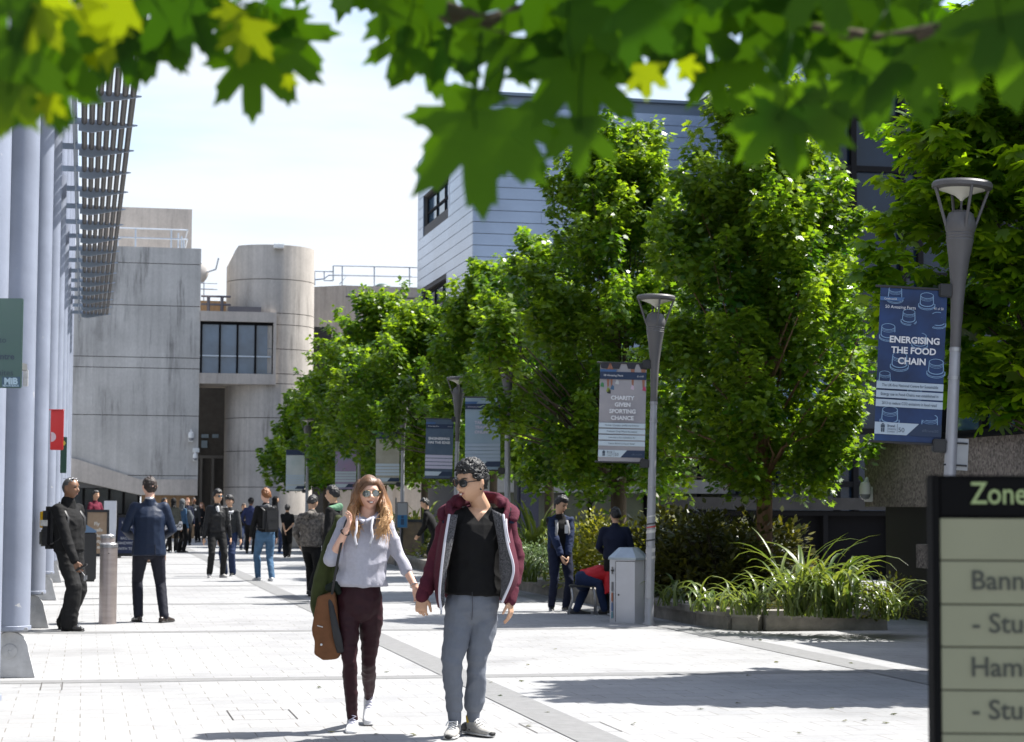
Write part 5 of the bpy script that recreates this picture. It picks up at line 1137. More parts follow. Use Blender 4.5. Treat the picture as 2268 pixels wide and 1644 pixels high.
def remesh(mb, name, mt, parent, voxel, smooth=4, fold=0.0, fscale=(16, 16, 30), cut=None, planes=(), seed=0.0, solid=0.0, fmask=None):
    me = bpy.data.meshes.new('tmp'); me.from_pydata(mb.v, [], mb.f); me.update()
    bm = bmesh.new(); bm.from_mesh(me); bmesh.ops.recalc_face_normals(bm, faces=bm.faces); bm.to_mesh(me); bm.free()
    o = bpy.data.objects.new('tmp', me); COL.objects.link(o)
    r = o.modifiers.new('r', 'REMESH'); r.mode = 'VOXEL'; r.voxel_size = voxel; r.adaptivity = 0.0
    if smooth: s = o.modifiers.new('s', 'SMOOTH'); s.iterations = smooth; s.factor = .5
    dg = bpy.context.evaluated_depsgraph_get(); dg.update()
    m2 = bpy.data.meshes.new_from_object(o.evaluated_get(dg)); bpy.data.objects.remove(o); bpy.data.meshes.remove(me)
    n = len(m2.vertices)
    if fold:
        co = np.empty(n*3); m2.vertices.foreach_get('co', co); co = co.reshape(-1, 3); no = np.empty(n*3); m2.vertex_normals.foreach_get('vector', no); no = no.reshape(-1, 3)
        sx, sy, sz = fscale; d = np.empty(n)
        for i in range(n):
            x, y, z = co[i]
            q = mnoise.noise((x*sx+seed, y*sy, z*sz)); q2 = mnoise.noise((x*sx*.45+7+seed, y*sy*.45, z*sz*.5+3))
            d[i] = (1-abs(q)*2.2)*.6+q2*.9
            if fmask: d[i] *= fmask(x, y, z)
        co += no*(d*fold)[:, None]; m2.vertices.foreach_set('co', co.ravel())
    if cut:
        bm = bmesh.new(); bm.from_mesh(m2)
        for pc, pn in planes: bmesh.ops.bisect_plane(bm, geom=bm.verts[:]+bm.edges[:]+bm.faces[:], plane_co=pc, plane_no=pn, dist=1e-5)
        bmesh.ops.delete(bm, geom=[q for q in bm.faces if cut(q.calc_center_median(), q.normal)], context='FACES')
        if solid: bmesh.ops.solidify(bm, geom=bm.faces[:], thickness=solid)
        bm.to_mesh(m2); bm.free()
    m2.materials.clear(); m2.materials.append(mt); m2.name = name
    m2.polygons.foreach_set('use_smooth', [True]*len(m2.polygons)); m2.update()
    return link(name, m2, parent)
def ik(a, b, l1, l2, pole):
    d = b-a; L = d.length
    if L > (l1+l2)*.999: l1 *= L/(l1+l2)*1.001; l2 *= L/(l1+l2)*1.001
    if l1+l2 < L: s = L/(l1+l2)*1.0005; l1 *= s; l2 *= s
    x = (l1*l1-l2*l2+L*L)/(2*L); h = math.sqrt(max(0, l1*l1-x*x)); u = d/L; p = (pole-u*pole.dot(u))
    p = p.normalized() if p.length > 1e-6 else u.orthogonal().normalized(); return a+u*x+p*h
def frame(phi, pitch=0, roll=0):
    """columns: person's right-hand-negative side, forward, up (a proper rotation)"""
    f = V((math.sin(R(phi)), -math.cos(R(phi)), 0)); s = V((-math.cos(R(phi)), -math.sin(R(phi)), 0)); u = V((0, 0, 1))
    M = Matrix((s, f, u)).transposed()
    return M @ Matrix.Rotation(-R(pitch), 3, 'X') @ Matrix.Rotation(R(roll), 3, 'Y')
def head_grid(n=40, m=30, jaw=.33, chin=1.0):
    """head surface in head space: x side, y forward, z up, origin mid head"""
    ii = np.arange(1, m)/m*np.pi; jj = np.arange(n)/n*2*np.pi
    A, B = np.meshgrid(ii, jj, indexing='ij'); sx = np.sin(A)*np.cos(B); sy = np.sin(A)*np.sin(B); sz = np.cos(A)
    D = np.concatenate([np.stack([sx.ravel(), sy.ravel(), sz.ravel()], 1), [[0, 0, 1], [0, 0, -1]]])
    x, y, z = D[:, 0]*.077, D[:, 1]*.098, D[:, 2]*.115
    t = np.clip(-D[:, 2], 0, 1); tu = np.clip(D[:, 2], 0, 1)
    x = x*(1-jaw*t**1.6)*(1+.05*tu); back = y < 0
    y = np.where(back, y*(1-.55*t**1.2)-.004*tu, y*(1-.10*t**2))
    y = np.where(~back, np.minimum(y, .086+.02*t), y)
    gs = lambda cx, cz, w, h: np.exp(-((x-cx)/w)**2-((z-cz)/h)**2)*(y > .03)
    y = y+.009*gs(0, -.098, .022, .018)*chin+.006*gs(0, -.058, .026, .012)+.004*gs(.042, -.02, .018, .022)+.004*gs(-.042, -.02, .018, .022)
    y = y-.010*gs(.032, .012, .017, .012)-.010*gs(-.032, .012, .017, .012)+.004*gs(0, .035, .05, .012)
    y = y+.006*gs(0, .0, .010, .03)
    T = (m-1)*n
    fs = [(i*n+j, (i+1)*n+j, (i+1)*n+(j+1) % n, i*n+(j+1) % n) for i in range(m-2) for j in range(n)]
    fs += [(T, j, (j+1) % n) for j in range(n)]+[(T+1, (m-2)*n+(j+1) % n, (m-2)*n+j) for j in range(n)]
    return np.stack([x, y, z], 1), D, fs
HG, HD_, HF = head_grid()
def head_add(mb, M, k, jaw=0):
    """skull, nose and ears; M maps head space (metres at k = 1) into person space"""
    mb.add([M @ V(p)*1.0 for p in HG*k], HF)
    T = lambda x, y, z: M @ V((x*k, y*k, z*k))
    limb(mb, [T(0, .080, .024), T(0, .096, .002), T(0, .111, -.019), T(0, .099, -.028)], [.007*k, .0095*k, .0130*k, .0125*k], n=8)
    for s in (-1, 1):
        limb(mb, [T(.012*s, .095, -.024), T(.013*s, .090, -.024)], [.007*k, .006*k], n=6)
        limb(mb, [T(.075*s, .000, -.030), T(.083*s, -.008, -.005), T(.082*s, -.010, .018)], [(.010*k, .006*k), (.019*k, .008*k), (.016*k, .008*k)], side=M.to_3x3() @ V((0, 1, 0)), n=8)
def hair_cap(name, mt, parent, M, k, thick=.014, front=.058, side=-.012, nape=-.075, puff=0.0, rough=.006, nscale=45, seed=0.0, sideburn=.035, top=0.0):
    vs = []
    for p, d in zip(HG, HD_):
        x, y, z = p
        line = front if y > sideburn else (side if y > -.02 else nape)
        if sideburn-.03 < y <= sideburn: line = side+(front-side)*(y-(sideburn-.03))/.03
        if -.05 < y <= -.02: line = nape+(side-nape)*(y+.05)/.03
        w = max(0.0, min(1.0, (z-line)/.014))
        nn = mnoise.noise((x*nscale+seed, y*nscale, z*nscale))
        off = -.012+w*(.012+thick+puff*max(0, d[2])+top*max(0, d[2])**2*(1 if y > -.03 else .5)+rough*nn*2)
        q = V(p)*1.0+V(d)*off; vs.append(M @ (q*k))
    mb = MB(); mb.add(vs, HF); o = mb.build(name, mt, parent, smooth='all'); return o
def hand(mb, w, d, thumb, k=1.0, curl=.5, spread=.10, sgn=1):
    """palm with four fingers of different lengths and a thumb off the side of the palm"""
    d = d.normalized(); t = (thumb-d*thumb.dot(d)).normalized(); n = t.cross(d)*sgn          # n: the way the palm faces
    limb(mb, [w-d*.03*k, w, w+d*.035*k, w+d*.085*k], [(.027*k, .020*k), (.028*k, .018*k), (.040*k, .016*k), (.040*k, .013*k)], side=t, n=10)
    for i, L in enumerate((.072, .080, .075, .060)):
        b = w+d*(.088-.004*abs(i-1))*k+t*(.031-.0205*i)*k; dd = (d+t*(spread*(1.5-i)*.6)).normalized(); pts = [b-dd*.015*k, b]; p = b
        for q, fr in enumerate((.45, .32, .23)):
            c = curl*(.55+.5*q)*(1+.06*i); v = (dd*math.cos(c)+n*math.sin(c)).normalized(); p = p+v*L*fr*k; pts.append(p)
        limb(mb, pts, [.0092*k, .0092*k, .0086*k, .0078*k, .0068*k], n=8)
    b = w+d*.028*k+t*.026*k
    v1 = (d*.62+t*.62+n*.35).normalized(); v2 = (d*.85+t*.22+n*.45).normalized()
    limb(mb, [b-v1*.012*k, b+v1*.030*k, b+v1*.030*k+v2*.030*k, b+v1*.030*k+v2*.054*k], [.0135*k, .0115*k, .0100*k, .0080*k], n=8)
def tube_rad(mb, pts, r, **kw): limb(mb, pts, r, **kw)

def person(label, base, h=1.75, phi=0.0, feet=((-.09, .0, 0, 8), (.09, .0, 0, 8)), hands=((-.25, .03, .80), (.25, .03, .80)), lean=(0, 0), hip=(0, 0, 0), head=None, pitch=0, roll=0,
           top=None, legs=None, shoes=None, hair=None, skin='tan', vox=.011, J=None, sit=None, group=None, female=False, face=True, elbow=(None, None), hs=None, curl=.5, bulk=1.0, hdir=(None, None), hshift=(0, 0, 0)):
    """a standing or walking figure: local x is right in the view, y away from the camera.  Side a is the person's side at -s, side b at +s"""
    k = h/1.75; hk = k*(hs or (1.0 if female else 1.07)); e = empty('person', base, -YAW, label, 'person', group)
    f = V((math.sin(R(phi)), -math.cos(R(phi)), 0)); s = V((math.cos(R(phi)), math.sin(R(phi)), 0)); u = V((0, 0, 1))
    L = lambda a, b, c: (s*a+f*b)*k+u*c*k
    hw = .168 if female else .188
    j = {}
    if J: j.update(J)
    dft = lambda n, v: j.setdefault(n, v)
    hp = L(hip[0], hip[1], .93+hip[2])
    dft('pel', hp)
    for i, n in enumerate('ab'):
        sg = -1 if i == 0 else 1; fs_, ff_, lift, toe = feet[i]
        dft('a'+n, L(fs_, ff_, .085+lift)); ta = R(toe)*sg
        dft('t'+n, (f*math.cos(ta)+s*math.sin(ta))); dft('l'+n, lift*k)
        dft('h'+n, j['pel']+s*(.092*sg*k)+u*(-.03*k))
    dft('nk', L(lean[0], lean[1]+.0, 1.455))
    ts = (j['hb']-j['ha']).normalized()
    for i, n in enumerate('ab'):
        sg = -1 if i == 0 else 1
        dft('s'+n, j['nk']+s*(hw-.02)*sg*k*bulk+u*(-.055*k))
        dft('k'+n, ik(j['h'+n], j['a'+n], .44*k, .425*k, f+s*.12*sg))
        dft('w'+n, L(*hands[i]))
        dft('e'+n, ik(j['s'+n], j['w'+n], .30*k, .265*k, V(elbow[i]) if elbow[i] else (-f*.7+s*.5*sg)))
    if head is None: head = phi
    dft('hd', j['nk']+u*(.188*k)+f*(.028+.05*math.sin(R(pitch)))*k)
    HM = Matrix.Translation(j['hd']) @ frame(head, pitch, roll).to_4x4()
    ss = (j['sb']-j['sa']).normalized()
    mid = (j['sa']+j['sb'])*.5
    # ---- body: one continuous surface
    b = MB(); th = 1.0
    head_add(b, HM, hk)
    pel = j['pel']; ch = pel.lerp(mid, .66); wa = pel.lerp(mid, .33)
    limb(b, [pel-u*.02*k, wa, ch, mid-u*.005*k], [(.135*k, .095*k), (.118*k, .090*k), (.140*k, .106*k), (.118*k, .072*k)], side=ts)
    limb(b, [mid-u*.04*k, j['nk'], j['hd']-HM.to_3x3() @ V((0, .018, .062))*hk], [(.088*k, .062*k), (.059*k, .056*k), (.053*k, .054*k)], side=ss)
    for i, n in enumerate('ab'):
        S, E, Wr = j['s'+n], j['e'+n], j['w'+n]; fl = .86 if female else 1.0
        limb(b, [S, S.lerp(E, .45), E, E.lerp(Wr, .35), Wr], [.050*k*fl, .044*k*fl, .038*k*fl, .039*k*fl, .0265*k*fl])
        limb(b, [mid-u*.03*k, S], [.06*k, .05*k])
        hd_ = V(hdir[i]) if hdir[i] else (Wr-E)
        hand(b, Wr, hd_, j.get('th'+n, f*.9-s*.2*(1 if i else -1)), k*fl, curl[i] if isinstance(curl, tuple) else curl, sgn=1 if i == 0 else -1)
        Hh, K, A = j['h'+n], j['k'+n], j['a'+n]
        limb(b, [Hh, Hh.lerp(K, .5), K, K.lerp(A, .3), A], [.074*k*fl, .064*k*fl, .046*k*fl, .047*k*fl, .032*k*fl])
        T = j['t'+n]; lf = V((0, 0, -j['l'+n]*.9)); limb(b, [A-T*.03*k+u*-.03*k, A+T*.06*k-u*.045*k+lf*.4, A+T*.14*k-u*.062*k+lf], [.030*k, .032*k, .022*k])
    body = remesh(b, 'body', SKIN[skin], e, vox*.75 if vox < .008 else vox, 3)
    # ---- trousers
    lg = dict(mat=None, style='slim', waist=.05); lg.update(legs or {})
    prof = {'skinny': (.084, .076, .052, .053, .037), 'slim': (.096, .088, .066, .066, .056), 'straight': (.100, .094, .080, .078, .076), 'loose': (.104, .102, .094, .094, .098), 'jogger': (.090, .082, .061, .060, .051)}[lg['style']]
    b = MB(); fm = .94 if female else 1.0
    for n in 'ab':
        Hh, K, A = j['h'+n], j['k'+n], j['a'+n]; end = A+(K-A).normalized()*lg.get('up', .0)*k
        limb(b, [Hh+u*.03*k, Hh.lerp(K, .3), Hh.lerp(K, .62), K, K.lerp(A, .32), end], [(prof[0])*k*fm, (prof[0]*.98)*k*fm, prof[1]*.93*k*fm, prof[2]*k*fm, prof[3]*k*fm, prof[4]*k*fm])
    pr = (.172*fm*k*bulk**.5*lg.get('hip', 1), .118*k*bulk**.5)
    wst = pel.lerp(mid, .16+lg['waist'])
    limb(b, [pel-u*.055*k, pel+u*.0*k, wst], [(pr[0]*.96, pr[1]*.95), pr, (pr[0]*(.80 if female else .88), pr[1]*.86)], side=ts)
    tr_ = remesh(b, 'trousers', lg['mat'], e, vox, 5, lg.get('fold', .006*k), fscale=lg.get('fs', (10, 10, 13)), seed=h*10+phi)
    # ---- top
    tp = dict(mat=None, hem=.02, loose=1.0, sleeve=(1.0, 1.0), cuff=.038, mat_fold=.008, collar=True); tp.update(top or {})
    b = MB(); lo = tp['loose']*bulk
    hemp = pel.lerp(mid, tp['hem']); q0 = hemp-u*.0
    limb(b, [q0, pel.lerp(mid, .40), pel.lerp(mid, .72), pel.lerp(mid, .90), mid+u*.012*k], [(.172*k*lo*tp.get('flare', 1.0), .125*k*lo), (.158*k*lo, .122*k*lo), (.172*k*lo, .128*k*lo), (.170*k*lo**.5, .112*k), (.120*k, .075*k)], side=ss, cap='end')
    if tp['collar']: limb(b, [mid-u*.03*k, j['nk']+u*.015*k], [(.105*k, .080*k), (.072*k, .072*k)], side=ss)
    for i, n in enumerate('ab'):
        S, E, Wr = j['s'+n], j['e'+n], j['w'+n]; sl = tp['sleeve'][i]; c = tp['cuff']; up = .060*lo**.6*(.88 if female else 1)*k
        limb(b, [mid-u*.035*k+ss*(-.06 if i == 0 else .06)*k, S+u*.0], [.075*k, .064*k])
        if sl >= 1: limb(b, [S, S.lerp(E, .5), E, E.lerp(Wr, .5), E.lerp(Wr, .93*min(1, sl))], [up, up*.92, up*.86, up*.76, c*k*1.1])
        elif sl > .55: limb(b, [S, S.lerp(E, .5), E, E.lerp(Wr, (sl-.5)*2)], [up, up*.95, up*.90, up*.80])
        else: limb(b, [S, S.lerp(E, sl*2)], [up, up*1.02])
    tpo = remesh(b, tp.get('name', 'jacket'), tp['mat'], e, vox, 5, tp['mat_fold']*k, fscale=tp.get('fs', (10, 10, 12)), seed=h*7+phi, cut=tp.get('cut'), planes=tp.get('planes', ()))
    # ---- shoes
    sh = dict(mat=mat('shoe_black', (.015, .015, .015), .4), sole=M_SOLEB); sh.update(shoes or {})
    for n in 'ab':
        A, T, lf = j['a'+n], j['t'+n], j['l'+n]; down = V((0, 0, -lf*.75)); b = MB(); sdv = V((-T.y, T.x, 0)); z0 = A.z-.085*k
        g0 = A-u*.085*k
        heel = g0-T*.065*k+u*.04*k; midp = g0+T*.05*k+u*.045*k+down*.45; ball = g0+T*.125*k+u*.030*k+down*.85; toe = g0+T*.185*k+u*.026*k+down
        limb(b, [heel, g0+u*.05*k, midp, ball, toe], [(.033*k, .036*k), (.036*k, .043*k), (.041*k, .038*k), (.046*k, .027*k), (.036*k, .020*k)], side=sdv)
        limb(b, [A+u*.0*k, A-u*.05*k], [.040*k, .042*k])
        so_ = remesh(b, 'shoe', sh['mat'], e, min(vox, .008), 3)
        b = MB(); pts = [heel-u*.028*k-T*.012*k, g0+u*.012*k, midp-u*.033*k, ball-u*.018*k, toe-u*.014*k+T*.01*k]; pts = [V((p.x, p.y, max(p.z, .012*k))) for p in pts]
        limb(b, pts, [(.034*k, .012*k), (.037*k, .012*k), (.041*k, .012*k), (.047*k, .012*k), (.036*k, .011*k)], side=sdv, n=16); b.build('sole', sh['sole'], so_, smooth='all')
    # ---- hair and face
    hr = dict(style='short', mat=HAIR['black']); hr.update(hair or {})
    st = hr['style']; a = {q: w for q, w in hr.items() if q not in ('style', 'mat')}
    if st == 'short': hair_cap('hair', hr['mat'], e, HM, hk, **{**dict(thick=.009, top=.014, rough=.007, seed=h*31+phi), **a})
    elif st == 'buzz': hair_cap('hair', hr['mat'], e, HM, hk, **{**dict(thick=.005, rough=.001, front=.062), **a})
    elif st == 'hijab':
        hair_cap('headscarf', hr['mat'], e, HM, hk, thick=.014, front=.062, side=-.13, nape=-.13, rough=.002, sideburn=.055)
        b = MB(); limb(b, [j['hd']-u*.07*k-f*.02*k, j['nk']+u*.02*k, mid-u*.03*k], [(.085*k, .088*k), (.088*k, .088*k), (.15*k, .11*k)], side=ss); remesh(b, 'scarf_drape', hr['mat'], e, .012, 4, .006)
    elif st == 'long':
        hair_cap('hair', hr['mat'], e, HM, hk, thick=.016, front=.060, side=-.11, nape=-.12, rough=.005, sideburn=.045)
        b = MB(); rg_ = random.Random(int(h*1000)); Mi = HM.to_3x3()
        for q in range(26):
            an = R(rg_.uniform(20, 340)); x0 = .086*math.sin(an); y0 = -.088*math.cos(an)*.9-.01
            if y0 > .03: continue
            p0 = j['hd']+Mi @ V((x0, y0, .03))*k; p1 = j['hd']+Mi @ V((x0*1.15, y0*1.15, -.09))*k; p2 = V(p1)+u*-.12*k+Mi @ V((x0*.5, y0*.5, 0))*k; p3 = p2-u*rg_.uniform(.05, .16)*k+Mi @ V((rg_.gauss(0, .02), rg_.gauss(0, .02), 0))
            limb(b, [p0, p1, p2, p3], [.018*k, .022*k, .018*k, .006*k], n=7)
        b.build('hair_locks', hr['mat'], e, smooth='all')
    Tm = lambda x, y, z: HM @ V((x*hk, y*hk, z*hk))
    if st == 'cap':
        hair_cap('hair', hr['mat'], e, HM, hk, thick=.008, front=.07)
        hair_cap('cap', hr.get('capmat', M_SOLEB), e, HM, hk, thick=.018, front=.035, side=.02, nape=-.01, rough=.001)
    if face:
        for sg in (-1, 1):
            b = MB(); limb(b, [Tm(.014*sg, .089, .030), Tm(.032*sg, .089, .036), Tm(.052*sg, .078, .030)], [.0028*k, .0045*k, .003*k], n=6); b.build('eyebrow', hr['mat'] if st not in ('hijab',) else HAIR['black'], e, smooth='all')
            b = MB(); limb(b, [Tm(.020*sg, .0815, .013), Tm(.044*sg, .0765, .013)], [.0055*k, .005*k], n=8); b.build('eye', M_EYE, e, smooth='all')
        b = MB(); limb(b, [Tm(-.021, .086, -.056), Tm(0, .0945, -.057), Tm(.021, .086, -.056)], [.002*k, .0052*k, .002*k], n=8); b.build('lips', M_LIP, e, smooth='all')
    e_info[e] = dict(j=j, HM=HM, k=k, hk=hk, f=f, s=s, mid=mid, pel=pel, top=tpo)
    return e
e_info = {}
def glasses(e, lens, framem, r=(.026, .022), mirror=False, dz=.012, square=False, up=0.0, back=0.0):
    i = e_info[e]; HM, k = i['HM'], i['hk']; T = lambda x, y, z: HM @ V((x*k, (y-back)*k, (z+up)*k))
    g_ = None
    b = MB()
    b.tube([T(-.012, .103, dz+.006), T(0, .106, dz+.009), T(.012, .103, dz+.006)], .0018*k if mirror else .0034*k, 6)
    for sg in (-1, 1):
        n = 18; ring = []
        for q in range(n):
            a = 2*math.pi*q/n; cx_, sx_ = math.cos(a), math.sin(a)
            if square: cx_ = math.copysign(abs(cx_)**.6, cx_); sx_ = math.copysign(abs(sx_)**.6, sx_)
            x = .034+cx_*r[0]; z = dz+sx_*r[1]*(1 if sx_ > 0 else 1.05); ring.append(T(x*sg, .101-.35*max(0, x-.034), z))
        b.tube(ring+[ring[0]], (.0017*k if mirror else .0042*k), 6, caps=False)
        b.tube([T(.060*sg, .093, dz+.006), T(.078*sg, .06, dz+.008), T(.083*sg, .0, dz+.004)], .003*k, 6)
    g_ = b.build('sunglasses', framem, e, smooth='all')
    for sg in (-1, 1):
        n = 18; c = T(.034*sg, .1035, dz); vs = [c]
        for q in range(n):
            a = 2*math.pi*q/n; cx_, sx_ = math.cos(a), math.sin(a)
            if square: cx_ = math.copysign(abs(cx_)**.6, cx_); sx_ = math.copysign(abs(sx_)**.6, sx_)
            x = .034+cx_*r[0]*.97; vs.append(T(x*sg, .1005-.35*max(0, x-.034), dz+sx_*r[1]*.97))
        b = MB(); b.add(vs, [(0, 1+q, 1+(q+1) % n) for q in range(n)]); b.build('lens', lens, g_, smooth='all')
    return g_
def smile(e, w=.024, h=.0075, open_=True):
    """open smile: lips round a row of teeth"""
    i = e_info[e]; HM, k = i['HM'], i['hk']; T = lambda x, y, z: HM @ V((x*k, y*k, z*k)); n = 9
    def arc(yo, z0, sag, ww): return [T(ww*(2*q/(n-1)-1), .0955-.012*(2*q/(n-1)-1)**2*1.3+yo, z0+sag*(2*q/(n-1)-1)**2) for q in range(n)]
    up, lo = arc(.001, -.0505, .004, w), arc(.0, -.0505-h*1.6, .0165, w*.97)
    b = MB(); m_ = len(up); b.add(up+lo, [(q, q+1, m_+q+1, m_+q) for q in range(m_-1)]); b.build('mouth', M_MOUTH, e, smooth='all')
    b = MB(); t0, t1 = arc(.0022, -.0515, .004, w*.84), arc(.0018, -.0515-h*1.0, .010, w*.80); b.add(t0+t1, [(q, q+1, m_+q+1, m_+q) for q in range(m_-1)]); b.build('teeth', M_TEETH, e, smooth='all')
    b = MB(); limb(b, up, [.0015*k]+[.0024*k]*(n-2)+[.0015*k], n=6); limb(b, lo, [.0015*k]+[.0032*k]*(n-2)+[.0015*k], n=6); b.build('lips', M_LIP, e, smooth='all')
def backpack(e, mt, label, w=.30, h=.44, d=.16, z=-.02, shift=0.0, straps=True, pocket=None):
    """rucksack on the back of a person; a thing of its own"""
    i = e_info[e]; k = i['k']; o = empty('backpack', OM[e].translation, -YAW, label, 'backpack', 'backpacks carried by people')
    f, s, u = i['f'], i['s'], V((0, 0, 1)); mid, pel = i['mid'], i['pel']; c = mid.lerp(pel, .42)-f*(.125+d*.5)*k+u*z+s*shift
    M = Matrix.Translation(c) @ Matrix((s, f, u)).transposed().to_4x4()
    b = MB(M); b.bbox(-w/2, w/2, -d/2, d/2, -h/2, h/2, .05); bb = b.build('bag', mt, o, smooth=True)
    b = MB(M); b.bbox(-w*.40, w*.40, -d/2-.05, -d/2+.012, -h*.44, -h*.05, .025); b.build('pocket', pocket or mt, o, smooth=True)
    b = MB(M); b.tube([(-.03, d/2-.02, h/2-.01), (-.02, d/2, h/2+.05), (.02, d/2, h/2+.05), (.03, d/2-.02, h/2-.01)], .009, 6); b.build('handle', m_blk, o, smooth='all')
    if straps:
        for n, sg in (('a', -1), ('b', 1)):
            S = i['j']['s'+n]; b = MB(); q = s*(sg*.125*k)
            p = [c+q*.8+f*d*.45+u*h*.40, mid+q-f*.06*k+u*.035*k, mid+q+f*.035*k+u*.03*k, mid+q*1.12+f*.132*k-u*.10*k, mid+q*1.2+f*.128*k-u*.24*k, mid+q*1.5+f*.03*k-u*.36*k, c+q*1.1+f*d*.4-u*h*.38]
            limb(b, p, [(.024, .006)]*len(p), side=s, n=8); b.build('strap', m_blk, o, smooth='all')
    return o
# ------------------------------------------------------------------ the people in the street
c_blk = cloth('black', (.007, .007, .0075)); c_blk2 = cloth('soft_black', (.011, .011, .0115), .8); c_navy = cloth('navy', (.014, .024, .062)); c_navyd = cloth('dark_navy', (.010, .014, .034)); c_char = cloth('charcoal', (.035, .036, .038))
c_jean = cloth('blue_denim', (.055, .115, .20), .8, .25, 7); c_jeand = cloth('dark_denim', (.018, .030, .075)); c_burg = cloth('burgundy_knit', (.12, .012, .03)); c_red = cloth('red_nylon', (.50, .012, .018), .45, bs=25, bump=.4)
c_greyh = cloth('grey_hijab', (.10, .11, .12)); c_suit = cloth('suit_navy', (.009, .018, .042), .55, .06, 20, .15, 140)
m_camo = mat('camouflage', (.006, .006, .006), .75, 0, 21.0, .5, 30, col2=(.20, .175, .15), detail=5.0, bdist=.012)
m_oliveb = mat('olive_pack', (.07, .072, .058), .8, .4, 20, .4, 40); m_packb = mat('black_pack', (.014, .014, .016), .6, .3, 9, .3, 40)
sh_blk = dict(mat=mat('leather_black', (.014, .013, .013), .3), sole=M_SOLEB); sh_wht = dict(mat=mat('shoe_white', (.62, .62, .62), .5), sole=M_SOLE); sh_gry = dict(mat=mat('shoe_grey', (.30, .29, .28), .6), sole=M_SOLE); sh_dkw = dict(mat=mat('shoe_black', (.015, .015, .015), .4), sole=M_SOLE); sh_blu = dict(mat=mat('shoe_blue', (.08, .16, .32), .6), sole=M_SOLE)
grp = 'people standing about at the far end of the street'
# security guard
S_ = person('balding guard in black with sunglasses on his head, carrying a backpack at the left', G(150, 1396), 1.77, 62, feet=((-.13, .12, 0, -8), (.12, -.14, 0, 10)), hands=((-.20, .26, .80), (.22, -.02, .82)), lean=(0, -.03), head=66, pitch=4,
    top=dict(mat=c_blk, hem=-.02, loose=1.10, name='jacket', mat_fold=.011), legs=dict(mat=c_blk2, style='loose', fold=.010), shoes=sh_blk, hair=dict(style='buzz', mat=HAIR['grey'], front=.085, thick=.003), skin='brown', vox=.009, bulk=1.10, curl=.9)
glasses(S_, M_LENS, m_steel, (.028, .017), up=.083, back=.052)
i = e_info[S_]
b = MB(); limb(b, [i['mid']-V((0, 0, .02)), i['mid']+V((0, 0, .085))], [(.115, .095), (.085, .085)], side=i['s']); remesh(b, 'collar', c_blk, S_, .009, 3, .004)
bp = backpack(S_, m_packb, 'black backpack with a yellow edge on the guard\'s back', .34, .50, .17, -.02, pocket=mat('grey_mesh', (.13, .13, .12), .6))
M = Matrix.Translation(i['mid'].lerp(i['pel'], .42)-i['f']*.22) @ Matrix((i['s'], i['f'], V((0, 0, 1)))).transposed().to_4x4()
b = MB(M); b.bbox(-.172, -.13, -.075, -.03, -.02, .17, .006); b.build('yellow_trim', mat('yellow_trim', (.55, .33, .01), .5), bp); b = MB(M); b.bbox(-.175, -.171, -.06, .05, .0, .07, .001); b.build('white_tag', m_sticker, bp)
w = i['j']['wa']; hdv = (w-i['j']['ea']).normalized()
o = empty('phone', OM[S_] @ (w+hdv*.10), -YAW, 'black phone in the guard\'s right hand', 'phone'); b = MB(Matrix.Rotation(R(60), 4, 'Y')); b.bbox(-.012, .012, -.036, .036, -.03, .12, .006); b.build('case', M_SOLEB, o); b = MB(Matrix.Rotation(R(60), 4, 'Y')); b.quad((-.0125, -.03, -.02), (-.0125, .03, -.02), (-.0125, .03, .11), (-.0125, -.03, .11)); b.build('screen', M_LENS, o)
o = empty('keys', OM[S_] @ (w+hdv*.08+V((.03, -.02, -.02))), -YAW, 'bunch of keys hanging from the guard\'s hand', 'keys')
b = MB(); b.tube([(0, 0, 0), (.03, 0, -.03), (.06, 0, -.07)], .004, 6); b.build('chain', m_steel, o); b = MB(); b.bbox(.05, .07, -.004, .004, -.13, -.065, .002); b.build('key', m_steel, o); b = MB(); b.bbox(.072, .09, -.004, .004, -.115, -.065, .002); b.build('key', m_steel, o)
# man in the suit, from behind
N_ = person('man in a navy suit seen from behind, legs apart, beside the steel bollard', G(327, 1379), 1.80, 197, feet=((-.19, -.06, 0, 40), (.10, .12, 0, 10)), hands=((-.17, .24, 1.03), (.17, .24, 1.03)), lean=(.0, .01), head=210,
    top=dict(mat=c_suit, hem=-.24, loose=1.10, flare=1.04, name='suit_jacket', mat_fold=.005), legs=dict(mat=cloth('suit_trousers', (.012, .013, .022), .7), style='slim', fold=.005), shoes=dict(mat=mat('leather_brown', (.028, .018, .013), .3), sole=M_SOLEB), hair=dict(style='short', mat=hairmat('darkbrown', (.022, .012, .009)), thick=.006, top=.006, nape=-.07, front=.06), skin='fair', vox=.009, bulk=1.06)
i = e_info[N_]; b = MB(); limb(b, [i['j']['nk']-V((0, 0, .01)), i['j']['nk']+V((0, 0, .035))], [(.070, .070), (.064, .066)], side=i['s']); remesh(b, 'shirt_collar', mat('shirt_white', (.6, .58, .58), .7), N_, .008, 2)
b = MB(); limb(b, [i['mid']-V((0, 0, .01)), i['j']['nk']+V((0, 0, -.005))], [(.105, .085), (.076, .078)], side=i['s']); remesh(b, 'jacket_collar', c_suit, i['top'], .008, 3)
pv = i['pel']-i['f']*.137*i['k']-i['s']*.06; b = MB(); b.tube([pv+V((0, 0, .02)), pv-i['f']*.004-V((0, 0, .10)), pv-i['f']*.002-V((0, 0, .125))], .004, 5); b.build('vent', mat('vent_dark', (.004, .005, .010), .9), i['top'])
